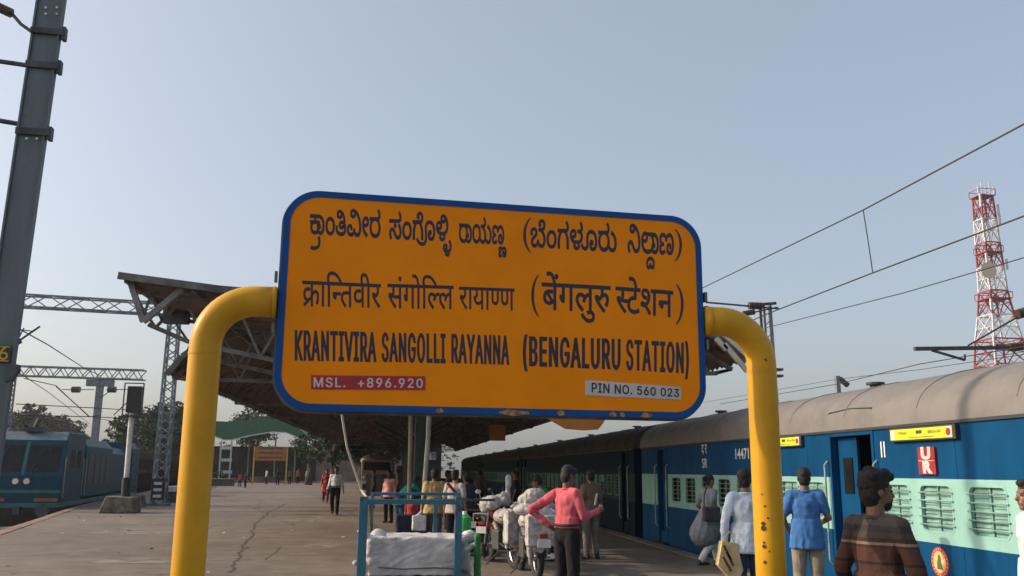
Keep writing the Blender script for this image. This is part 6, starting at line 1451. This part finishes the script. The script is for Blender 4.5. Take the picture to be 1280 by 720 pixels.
    # collar
    if not kurta:
        k = MB()
        ring_ = [J['neck']+Rl@Vector((.066*math.cos(a), .066*math.sin(a)*.95+.008, -.012+.012*math.sin(-a))) for a in [2*math.pi*i/14 for i in range(15)]]
        k.tube(ring_, .013, 6, caps=False); put(k, 'collar', shirt, vox=0)
    # trousers
    c = MB(); c.cap(J['pel']+Vector((0,0,.04)), J['pel']-Vector((0,0,.03)), .132*bw, .134*bw, 1.14, .84)
    for q in 'LR':
        c.cap(J['hip'+q], J['kn'+q], .098*bw, .074*bw); c.cap(J['kn'+q], J['an'+q]+Vector((0,0,.02)), .074*bw, .060*bw)
    put(c, 'trousers', trousers, sm=2, wr=.010, ws=8, wz=.5, seed=sd+3)
    if tuck:
        k = MB(); ring_ = [J['pel']+Vector((.166*bw*math.cos(a), .124*bw*math.sin(a), .055)) for a in [2*math.pi*i/24 for i in range(25)]]
        k.tube(ring_, .018, 6, caps=False); put(k, 'belt', m_black, vox=0)
    # shoes
    for q in 'LR':
        f = J['an'+q]; k = MB(); k.cap(f+Vector((0,-.045,-.045)), f+Vector((0,.15,-.05)), .043, .036, 1.05, .8); k.cap(f+Vector((0,-.03,0)), f+Vector((0,-.03,-.04)), .045, .042)
        put(k, 'shoe', shoes or m_black, vox=.014, sm=1)
    return t
cl = lambda name, c, r=.88, v=.12: cloth(name, c, r, v)
navy, khaki, blackt, jeans, greyt = cl('dark trousers', (.018,.018,.022)), cl('khaki trousers', (.25,.22,.17)), cl('black trousers', (.012,.012,.013)), cl('blue jeans', (.03,.05,.10)), cl('grey trousers', (.16,.15,.14))
VF = 6.98
def P0_(px, Y): p = PY(px, 600, Y); return p.x
# man in pink shirt, back to us, left hand on hip, right hand raised with a phone
pk_sh = cl('salmon pink shirt', (.56,.12,.15))
pm = person('man in a salmon pink shirt seen from behind, elbow out, looking at his phone', P0_(708, 10.8), 10.8, -55, 1.70, 'b', pk_sh, navy, sleeve='long', tuck=True, hem=.93,
       joints=dict(elL=(-.33,-.26,1.17), wrL=(-.19,-.10,.985), elR=(.22,.06,1.10), wrR=(.20,.34,1.17)), head_yaw=-.15, head_pitch=.35, lean=.04, gripR=.9, gripL=1.0)
ph = PY(745, 624, 11.05)
root_mesh(MB().obox(ph, (.018,.03,0), (0,.005,0), (.012,0,.07)), 'mobile_phone', m_white, 'white mobile phone in the hand of the man in pink', 'phone', bevel=.004)
person('man in a khaki brown shirt and grey trousers standing just beyond the man in pink', P0_(738, 17.3), 17.3, 20, 1.66, 'b', cl('khaki brown shirt', (.17,.12,.08)), greyt, sleeve='short', voxel=.018)
person('person in a bright green shirt bending down behind the wrapped parcels', P0_(690, 17.0), 17.0, 70, 1.62, 'b', cl('bright green shirt', (.03,.25,.06)), blackt, sleeve='short', lean=.5, voxel=.018)
# woman walking
wm = person('woman in a grey kurta and pale trousers walking with a dark bag at her hip', P0_(886, 15.6), 15.6, -72, 1.60, 'a', cl('grey kurta', (.17,.19,.21)), cl('pale loose trousers', (.50,.50,.50)), sleeve='short', kurta=True, hair='bun', head_pitch=.25,
       joints=dict(knL=(-.09,.14,.50), anL=(-.09,.20,.10), knR=(.09,-.02,.50), anR=(.09,-.30,.15), elL=(-.24,-.10,1.12), wrL=(-.22,.08,.95), elR=(.24,-.14,1.13), wrR=(.20,.02,.98)), voxel=.015)
hb = thing('handbag', (P0_(886, 15.4), 15.38, .82), 'dark grey shoulder bag at the hip of the walking woman', 'bag')
hx_ = P0_(886, 15.35)
MB().box(hx_-.15, hx_+.15, 15.22, 15.34, .80, 1.05).build('bag_body', cl('dark grey bag', (.05,.05,.06)), hb, bevel=.03)
MB().tube([(hx_-.12,15.3,1.04),(hx_-.08,15.38,1.25),(hx_+.02,15.47,1.42)], .012, 6).build('bag_strap', m_black, hb)
# man in pale blue shirt with carrier bag, walking away
person('man in a pale blue shirt and jeans with a printed bag, beside the right post', P0_(931, 9.9), 9.9, -8, 1.68, 'a', cl('pale blue shirt', (.52,.60,.72)), jeans, sleeve='long', hem=.80,
       joints=dict(elL=(-.25,-.02,1.10), wrL=(-.26,.03,.86)), head_yaw=-.3, gripL=1.5, voxel=.012)
bgp = PY(910, 700, 9.85)
bg = thing('carrier_bag', (bgp.x, 9.85, bgp.z-.2), 'cream carrier bag with brown print held low by the man in pale blue', 'bag')
cb = cl('cream bag', (.58,.45,.24))
A4 = [PY(*q, 9.85) for q in ((919,679),(927,712),(919,732),(896,706),(901,676))]
vs, fs = fill2d([[(p.x, p.z) for p in A4]], .05); MB().add([(v.x, 9.85+v.z, v.y) for v in vs], fs).build('bag_body', cb, bg)
for a_, b_ in (((905,682),(914,700)),((908,690),(917,707)),((904,696),(914,714))): MB().bar(PY(*a_,9.795), PY(*b_,9.795), .006, .022).build('bag_print', cl('brown print', (.15,.06,.03)), bg)
MB().tube([PY(903,677,9.85), PY(912,664,9.87), PY(918,680,9.85)], .006, 6).build('bag_handle', cb, bg)
# man in blue polo
person('man in a blue polo shirt and khaki trousers seen from behind by the coach window', P0_(1005, 10.3), 10.3, -22, 1.70, 'a', cl('cobalt blue polo', (.06,.17,.42)), khaki, sleeve='short', hem=.80,
       joints=dict(elR=(.25,.02,1.12), wrR=(.20,.24,1.06), elL=(-.26,0,1.11), wrL=(-.21,.18,.98)), head_pitch=.15, voxel=.012)
# striped man close by, three quarter back view, looking right
st = striped('brown striped pullover', (.075,.038,.03), (.3,.2,.1), [(0.0,(.075,.038,.03)),(1.02,(.03,.022,.024)),(1.045,(.075,.038,.03)),(1.11,(.035,.025,.025)),(1.13,(.08,.04,.032)),(1.205,(.05,.035,.035)),(1.222,(.22,.14,.09)),(1.236,(.045,.035,.035)),(1.262,(.07,.05,.045)),(1.29,(.05,.045,.045)),(1.33,(.075,.065,.06))], top=(.07,.06,.055))
person('bearded young man in a brown striped pullover close to us, face turned right', P0_(1093, 5.15), 5.15, -66, 1.65, 'b', st, blackt, sleeve='long', hair='curly', beard=True,
       joints=dict(elR=(.26,-.02,1.12), wrR=(.20,.16,.96), elL=(-.25,-.03,1.11)), head_yaw=-.42, voxel=.009, build=1.0)
# man at the right frame edge
person('man in a white shirt cut off by the right edge of the picture, facing left', P0_(1287, 6.3), 6.3, 80, 1.60, 'a', cl('white cotton shirt', (.66,.68,.72)), greyt, sleeve='short', voxel=.010)
# middle group
person('man in a turquoise shirt leaning over luggage beside the green column', P0_(502, 21), 21, -60, 1.68, 'b', cl('turquoise shirt', (.01,.30,.22)), jeans, sleeve='short', lean=.75,
       joints=dict(wrR=(.2,.62,.90), elR=(.2,.42,1.10), wrL=(-.2,.60,.85)), voxel=.018)
person('man in a beige shirt with his back to us behind the blue trolley', P0_(543, 19.0), 19.0, 5, 1.66, 'b', cl('beige shirt', (.50,.36,.17)), greyt, sleeve='short', hem=.78, build=1.12, voxel=.018)
person('man with a maroon strap over his white and grey shirt behind the trolley', P0_(569, 18.0), 18.0, -25, 1.64, 'c', cl('grey white shirt', (.45,.42,.38)), navy, sleeve='short', voxel=.018)
sq = P0_(569, 18.0); root_mesh(MB().tube([(sq-.16,17.84,1.38),(sq-.02,17.80,1.22),(sq+.14,17.83,1.05)], .03, 8), 'shoulder_strap', cl('maroon strap', (.20,.02,.03)), 'maroon strap slung across the back of the man behind the trolley', 'strap')
person('man in a dark violet shirt right of the man with the maroon strap', P0_(583, 18.8), 18.8, 30, 1.60, 'b', cl('dark violet shirt', (.06,.05,.09)), blackt, sleeve='short', voxel=.018)
person('seated child in a red check shirt behind the trolley rail', P0_(516, 19.6), 19.6, 160, 1.15, 'b', cl('red check shirt', (.35,.05,.05)), navy, sleeve='short', voxel=.02)
person('small figure in a pale pink top left of the man in turquoise', P0_(487, 29), 29, 150, 1.60, 'b', cl('pale pink top', (.60,.30,.28)), blackt, sleeve='long', voxel=.022)
walk = dict(knL=(-.10,.16,.52), anL=(-.10,.14,.10), knR=(.10,.04,.50), anR=(.10,-.22,.13), wrL=(-.27,-.08,.88), wrR=(.27,.16,.90))
person('man in a white shirt and black trousers walking towards us on the open platform', P0_(420, 33.7), 33.7, 178, 1.72, 'b', cl('white cotton shirt', (0,0,0)), blackt, sleeve='long', tuck=True, joints=walk, voxel=.02)
person('person in a red patterned dress walking far behind the man in white', P0_(408, 46), 46, 185, 1.62, 'b', cl('red patterned cloth', (.50,.09,.06), v=.5), cl('dark red skirt', (.14,.03,.04)), kurta=True, joints=walk, voxel=.025)
# far figures
far = [(300,604,84,0,(.42,.05,.03),'in orange red seated by the white lattice column'), (307,609,80,60,(.03,.05,.16),'in blue stooping beside the low kerb wall'),
       (347,600,94,20,(.02,.02,.03),'in dark clothes under the orange board'), (362,599,96,170,(.10,.09,.08),'in grey clothes right of the orange board'),
       (372,598,100,200,(.35,.12,.05),'in a rust shirt at the edge of the green roof'), (333,600,99,120,(.45,.44,.42),'in a white shirt below the orange board'),
       (383,597,104,90,(.30,.28,.26),'in pale clothes before the plaster wall')]
for px, py, Y, fc, col, lab in far:
    person('distant person '+lab, P0_(px, Y), Y, fc, 1.62 if px not in (300,307) else 1.25, 'b', cl('far cloth %d' % px, col), blackt, sleeve='short', voxel=.04)
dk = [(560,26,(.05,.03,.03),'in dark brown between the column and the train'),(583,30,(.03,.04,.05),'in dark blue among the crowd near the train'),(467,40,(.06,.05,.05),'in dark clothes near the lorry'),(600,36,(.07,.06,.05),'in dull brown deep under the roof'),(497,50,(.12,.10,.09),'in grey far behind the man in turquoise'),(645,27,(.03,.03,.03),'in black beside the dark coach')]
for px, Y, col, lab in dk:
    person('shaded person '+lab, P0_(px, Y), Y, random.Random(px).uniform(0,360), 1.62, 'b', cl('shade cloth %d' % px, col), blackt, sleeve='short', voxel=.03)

# ================================================================== BLUE PARCEL TROLLEY AND LOAD
m_tr = worn('turquoise blue trolley paint', (0.03, 0.15, 0.235), rust=(.07,.05,.04), amount=.62, rough=.45, grime=.35, scale=14)
TYN, TYF, TZ = 8.0, 9.9, .735
tl, tr_ = PY(455, 622, TYN), PY(575, 625, TYN)
tx0, tx1 = tl.x, tr_.x-.01
t = thing('luggage_trolley', ((tx0+tx1)/2, TYN, 0), 'turquoise blue steel luggage trolley with upright end frames and a white bale on it', 'trolley')
zt = tl.z
for x, wd in ((tx0, .075), (tx1, .062)):
    MB().box(x-wd/2, x+wd/2, TYN-.02, TYN+.02, .28, zt+.01).build('end_post', m_tr, t, bevel=.005)
for x in (tx0+.02, tx1+.12):
    MB().box(x-.018, x+.018, TYF-.018, TYF+.018, .28, zt-.0).build('end_post', m_tr, t, bevel=.005)
MB().box(tx0+.038, tx1-.032, TYN-.015, TYN+.015, zt-.055, zt-.012).build('top_rail', m_tr, t, bevel=.005)
MB().box(tx0+.04, tx1+.13, TYF-.013, TYF+.013, zt-.03, zt).build('top_rail', m_tr, t, bevel=.005)
MB().tube([(tx0+.05, TYN+.03, zt-.03), (tx0+.06, TYF-.4, TZ+.05)], .013, 8).build('stay_rod', m_dsteel, t)
MB().box(tx1-.16, tx1-.12, TYF-.5, TYF-.46, TZ, zt-.04).build('rear_stake', m_tr, t)
MB().box(tx1-.25, tx1+.35, TYN+.3, TYN+.32, zt-.035, zt-.015).build('side_bar', m_dsteel, t)
dk_ = MB().box(tx0-.05, tx1+.14, TYN+.021, TYF+.05, TZ-.06, TZ-.012).build('deck_frame', m_tr, t, bevel=.005)
for k in range(7):
    a = TYN+.05+k*.265; MB().box(tx0-.03, tx1+.12, a, a+.25, TZ-.011, TZ-random.uniform(.001,.004)).build('deck_plank', M('worn deck plank', (.16,.12,.085), .9, 0, .3, 5), dk_)
for x in (tx0+.04, tx1+.05):
    for y in (TYN+.3, TYF-.3):
        w = MB().tube([(x-.035, y, .16), (x+.035, y, .16)], .16, 20).build('wheel', m_black, t, smooth='auto')
        MB().tube([(x-.04, y, .16), (x+.04, y, .16)], .06, 12).build('hub', m_dsteel, w)
        MB().box(x-.05, x+.05, y-.03, y+.03, .33, .675).build('wheel_bracket', m_tr, t)
m_sack = cloth('white woven sacking', (.55,.54,.54), .8, .14)
m_sack2 = cloth('grey white plastic sheet', (.42,.40,.39), .6, .22)
def bale(name, blocks, mat, label, cat, vox=.014, wr=.012, ws=9, wz=1.0, parent=None, seed=0.0, diag=0.0):
    mb = MB()
    for kind, *a in blocks:
        if kind == 'b': mb.box(*a)
        elif kind == 'e': mb.ell(*a)
        else: mb.cap(*a)
    me = remesh(mb, vox, 3, wr, ws, wz, seed); me.materials.append(mat); me.name = name
    if diag:      # long pulled folds running across the cloth
        nr = [v.normal.copy() for v in me.vertices]
        for v, nn in zip(me.vertices, nr):
            p = v.co; q = Vector(((p.x*.9+p.z*1.6)*4, (p.z*1.3-p.x*.55)*16, p.y*4)); v.co = p + nn*(.4-abs(noise.noise(q))*1.8)*diag
    if parent is not None: me.transform(Matrix.Translation(-base_of(parent))); return link_mesh(name, me, parent)
    c = Vector(((min(v.co.x for v in me.vertices)+max(v.co.x for v in me.vertices))/2, (min(v.co.y for v in me.vertices)+max(v.co.y for v in me.vertices))/2, min(v.co.z for v in me.vertices)))
    me.transform(Matrix.Translation(-c)); o = link_mesh(name, me, None, None, loc=c); return _meta(o, label, cat)
bl, br = PY(463, 669, TYN+.15).x, PY(572, 669, TYN+.15).x
bz = PY(520, 671, TYN+.1).z
bale('wrapped_bale', [('b', bl, br, TYN+.06, TYN+.62, TZ+.002, bz), ('c', (bl+.02,TYN+.10,bz-.04), (bl-.02,TYN+.12,TZ+.06), .05, .04), ('e', (bl+.07,TYN+.2,bz+.01), (.07,.07,.05)),
     ('c', (bl+.01,TYN+.12,bz-.02), (bl-.10,TYN+.08,bz+.05), .035, .015), ('c', (bl-.02,TYN+.12,TZ+.10), (bl-.12,TYN+.07,TZ+.11), .04, .02)], m_sack, 'long white sewn bale with tied ears lying on the blue trolley', 'bale', vox=.010, wr=.003, ws=5, wz=.8, diag=.010)
bale('white_bundle', [('e', (br+.13,TYN+.5,bz-.02), (.07,.06,.05)), ('e', (br+.06,TYN+.45,bz-.05), (.05,.06,.05)), ('c', (br+.06,TYN+.5,bz-.06), (br+.10,TYN+.5,TZ+.02), .05, .06), ('c', (br+.1,TYN+.4,bz-.14), (br+.18,TYN+.4,bz-.08), .03, .02)], m_sack, 'small knotted white bundle at the right end of the trolley', 'bundle', vox=.010, wr=.012, ws=16)
root_mesh(MB().tube([(bl+.08,TYN+.047,TZ+.075),(bl+.3,TYN+.043,TZ+.06),(br-.2,TYN+.045,TZ+.07),(br-.02,TYN+.05,TZ+.06)], .006, 6), 'seam_cord', M('grey cord', (.12,.11,.10), .8), 'grey stitched cord along the lower front of the white bale', 'cord')
grn = M('green cloth', (.02,.20,.05), .7, 0, .15)
gp = PY(597, 690, TYN+.35)
bale('green_bag', [('c', (gp.x, TYN+.35, TZ-.06), (gp.x-.005, TYN+.35, gp.z+.13), .035, .03)], grn, 'slim green bag with a white tied top hanging right of the trolley', 'bag', vox=.009, wr=.006)
g2 = PY(586, 655, TYN+.8)
t = thing('water_can', (g2.x-.04, TYN+.75, TZ), 'bright green plastic can with white cap standing behind the bale', 'can')
MB().tube([(g2.x-.04,TYN+.75,TZ),(g2.x-.04,TYN+.75,g2.z+.06),(g2.x-.045,TYN+.75,g2.z+.09)], [.06,.06,.03], 16).build('can_body', M('bright green plastic', (.02,.33,.07), .35), t, smooth='auto')
MB().tube([(g2.x-.045,TYN+.75,g2.z+.091),(g2.x-.045,TYN+.75,g2.z+.12)], .022, 12).build('can_cap', m_white, t)
wb = PY(524, 655, 17.6)
bale('white_carrier_bag', [('b', wb.x-.14, wb.x+.13, 17.52, 17.62, .5, wb.z+.16), ('c', (wb.x-.06,17.57,wb.z+.1), (wb.x+.04,17.57,wb.z+.24), .06, .02)], m_sack, 'white carrier bag held beside the man in beige', 'bag', vox=.02, wr=.006)
rb = PY(514, 660, 18.5)
bale('dark_luggage', [('b', rb.x-.3, rb.x+.35, 18.2, 18.7, .0, .75)], cl('dark luggage cloth', (.03,.03,.05)), 'dark travel bag standing behind the trolley by the seated child', 'luggage', vox=.03, wr=.02, ws=5)

# rope slanting down to the trolley
root_mesh(MB().tube([PY(424,498,8.6), PY(434,560,8.6), PY(452,613,8.6), (tx0+.02, TYN+.05, zt)], .011, 6), 'rope', M('pale rope', (.35,.33,.28), .8), 'pale rope slanting down from behind the name board to the trolley rail', 'rope')

# ================================================================== MOTORCYCLES PACKED FOR THE TRAIN
m_tyre = M('tyre rubber', (.02,.02,.022), .8, 0, .2, 20, .5, 60); m_chr = M('chrome', (.45,.45,.46), .2, .9, .05); m_eng = M('dull engine alloy', (.09,.09,.09), .5, .5, .25)
m_plate = M('white plate', (.62,.62,.60), .5, 0, .1); m_tail = M('red tail lens', (.30,.02,.02), .25)
def motorcycle(px, Y, rz, label, paint, wrap, seed):
    """local +Y is forward; rear wheel near the origin"""
    x = P0_(px, Y); t = thing('motorcycle', (x, Y, 0), label, 'motorcycle', 'motorcycles waiting for the luggage van', rz=rad(rz))
    def tor(y, n=28, R_=.27, r=.05):
        return MB().tube([(0, y+R_*math.cos(2*math.pi*k/n), .31+R_*math.sin(2*math.pi*k/n)) for k in range(n+1)], r, 10, caps=False)
    for y in (0, 1.28):
        w = tor(y).build('wheel', m_tyre, t, smooth=True, local=True)
        MB().tube([(0, y+.215*math.cos(2*math.pi*k/24), .31+.215*math.sin(2*math.pi*k/24)) for k in range(25)], .018, 6, caps=False).build('rim', m_chr, w, local=True)
        sp = MB()
        for k in range(10): sp.bar((0,y,.31), (0, y+.21*math.cos(.628*k), .31+.21*math.sin(.628*k)), .008, .008)
        sp.tube([(-.06,y,.31),(.06,y,.31)], .05, 10); sp.build('spokes', m_chr, w, local=True)
    MB().prism([(-.32,.34),(-.36,.60),(-.10,.70),(.25,.66),(.25,.60),(-.08,.63),(-.28,.55),(-.27,.34)], 'x', -.07, .07).build('rear_mudguard', paint, t, local=True, bevel=.01)
    MB().tube([(0,1.28+.34*math.cos(a),.31+.34*math.sin(a)) for a in [rad(20+14*k) for k in range(9)]], .05, 8).build('front_mudguard', paint, t, local=True, smooth='auto')
    e = MB().box(-.13,.13,.48,.82,.26,.60).tube([(0,.6,.45),(0,.95,.7)], .08, 10); e.build('engine', m_eng, t, local=True, bevel=.03)
    fr = MB().tube([(0,.0,.31),(0,.35,.45),(0,.5,.75),(0,1.0,.85)], .025, 8).tube([(0,.5,.3),(0,.95,.45),(0,1.02,.85)], .022, 8)
    for s in (-.1, .1): fr.tube([(s,0,.31),(s,.45,.38)], .02, 8)
    fr.build('frame', m_black, t, local=True)
    for s in (-.13, .13):
        MB().tube([(s,.02,.33),(s,.12,.68)], .032, 10).build('shock_absorber', m_chr, t, local=True)
        MB().tube([(s*.7,1.28,.31),(s*.7,1.06,.92)], .022, 8).build('fork_leg', m_chr, t, local=True)
    MB().ell((0,.82,.86), (.14,.26,.12)).build('fuel_tank', paint, t, local=True, smooth=True)
    MB().cap((0,.05,.80),(0,.55,.80),.12,.12,1.0,.45).build('seat', m_black, t, local=True, smooth=True)
    hb_ = MB().tube([(-.36,.90,1.03),(-.2,.99,1.02),(0,1.02,.98),(.2,.99,1.02),(.36,.90,1.03)], .014, 8).build('handlebar', m_chr, t, local=True)
    for s in (-1, 1):
        MB().tube([(s*.36,.90,1.03),(s*.26,.94,1.035)], .02, 8).build('grip', m_black, hb_, local=True)
        if not (wrap and s == 1):
            MB().tube([(s*.25,.95,1.03),(s*.34,.92,1.22)], .007, 6).build('mirror_stem', m_chr, hb_, local=True)
            MB().ell((s*.36,.91,1.25), (.055,.015,.04)).build('mirror', m_black if not wrap else m_sack2, hb_, local=True, smooth=True)
    MB().tube([(.16,.75,.30),(.18,.2,.30),(.18,-.25,.36)], [.02,.04,.045], 10).build('silencer', m_chr, t, local=True, smooth='auto')
    MB().ell((0,1.1,.90), (.09,.07,.09)).build('headlamp', m_chr, t, local=True, smooth=True)
    yb = -.47 if wrap else -.385
    MB().box(-.10,.10,yb,yb+.015,.50,.62).build('number_plate', m_plate, t, local=True, bevel=.004)
    MB().box(-.06,.06,yb+.015,yb+.065,.64,.70).build('tail_light', m_tail, t, local=True, bevel=.01)
    for s in (-.12, .12): MB().ell((s,yb+.065,.68), (.025,.03,.022)).build('indicator', M('amber lens', (.45,.16,.02), .3), t, local=True)
    MB().tube([(-.12,.45,.25),(-.32,.55,.02)], .012, 6).build('side_stand', m_black, t, local=True)
    rg = MB()
    for s in (-.2, .2): rg.tube([(s,-.28,.62),(s,-.28,.84),(s,.25,.84)], .012, 6)
    rg.tube([(-.2,-.28,.84),(.2,-.28,.84)], .012, 6); rg.build('crash_rail', m_chr, t, local=True)
    def lump(blocks, nm, mat, wr=.03, ws=9):
        mb = MB(); wz_ = .55
        for k, *a in blocks: getattr(mb, {'e': 'ell', 'c': 'cap', 'b': 'box'}[k])(*a)
        me = remesh(mb, .014, 2, wr, ws, wz_, seed); me.materials.append(mat); me.name = nm; link_mesh(nm, me, t)
    return t, lump
t, lump = motorcycle(644, 15.7, 14, 'motorcycle with its tank and seat wrapped in white sheeting and one mirror wrapped upright', cl('maroon bike paint', (.12,.015,.02), .3), True, 1.0)
lump([('c', (-.02,-.25,.88), (-.05,-.28,.50), .22, .15, 1.0, .42), ('b', -.29,.27,-.42,-.20,.44,.97), ('c', (0,-.1,.88), (0,.5,.84), .20, .2, 1.0, .7), ('c', (-.22,-.2,.6), (-.24,-.26,.42), .06, .03)], 'white_wrapping', m_sack2, .017, 11)
lump([('e', (-.15,.75,1.06), (.17,.2,.13)), ('e', (.05,.8,1.10), (.17,.2,.11)), ('e', (-.27,.8,1.02), (.09,.12,.14)), ('c', (.19,.85,1.12), (.20,.85,1.40), .045, .05), ('e', (.20,.85,1.46), (.055,.05,.10))], 'wrapped_handlebar', m_sack2, .015, 12)
t, lump = motorcycle(672, 14.2, 4, 'motorcycle packed in bulging white sheeting in front of the man in pink', cl('navy bike paint', (.02,.03,.06), .3), True, 5.0)
lump([('c', (0,-.25,.90), (-.03,-.3,.58), .22, .17, 1.0, .45), ('b', -.24,.25,-.42,-.2,.52,.96), ('c', (.21,-.05,.94), (.31,-.12,.64), .115, .10), ('c', (-.2,-.28,.58), (-.17,-.3,.25), .05, .02), ('c', (0,-.1,.88), (0,.5,.84), .20, .2, 1.0, .7)], 'white_wrapping', m_sack2, .017, 11)
lump([('e', (-.02,.2,1.17), (.26,.2,.13)), ('e', (-.15,.1,1.03), (.22,.2,.09)), ('e', (.18,.2,1.06), (.16,.2,.12)), ('e', (-.02,.12,1.27), (.17,.14,.09))], 'wrapped_handlebar', m_sack2, .015, 12)
t, lump = motorcycle(612, 17.2, -28, 'bare dark motorcycle left of the wrapped ones', cl('black bike paint', (.015,.015,.017), .3), False, 9.0)
t, lump = motorcycle(596, 18.8, -20, 'second bare dark motorcycle half hidden behind the crowd', cl('black bike paint', (0,0,0), .3), False, 9.5)
# dim crates deep under the roof, each its own thing
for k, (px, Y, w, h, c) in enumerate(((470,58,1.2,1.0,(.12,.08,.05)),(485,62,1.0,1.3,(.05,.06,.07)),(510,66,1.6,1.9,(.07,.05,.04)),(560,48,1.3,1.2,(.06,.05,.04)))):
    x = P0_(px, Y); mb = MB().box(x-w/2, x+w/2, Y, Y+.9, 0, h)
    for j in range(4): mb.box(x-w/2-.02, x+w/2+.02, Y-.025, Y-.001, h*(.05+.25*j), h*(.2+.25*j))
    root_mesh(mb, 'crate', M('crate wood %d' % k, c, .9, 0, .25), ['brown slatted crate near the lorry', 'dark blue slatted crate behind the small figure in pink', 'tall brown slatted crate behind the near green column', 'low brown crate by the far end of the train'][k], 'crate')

# ================================================================== HAZY AIR
hzb = MB().box(-420, 420, -30, 360, -2.4, 46)
hm = bpy.data.materials.new('thin dusty haze'); hm.use_nodes = True
hn_, hl_ = hm.node_tree.nodes, hm.node_tree.links; hn_.remove(hn_['Principled BSDF'])
pv = hn_.new('ShaderNodeVolumePrincipled'); pv.inputs['Color'].default_value = (.86,.90,.97,1); pv.inputs['Density'].default_value = .00032; pv.inputs['Anisotropy'].default_value = .35
hl_.new(pv.outputs[0], hn_['Material Output'].inputs['Volume'])
hzb.build('haze', hm, kind='stuff')
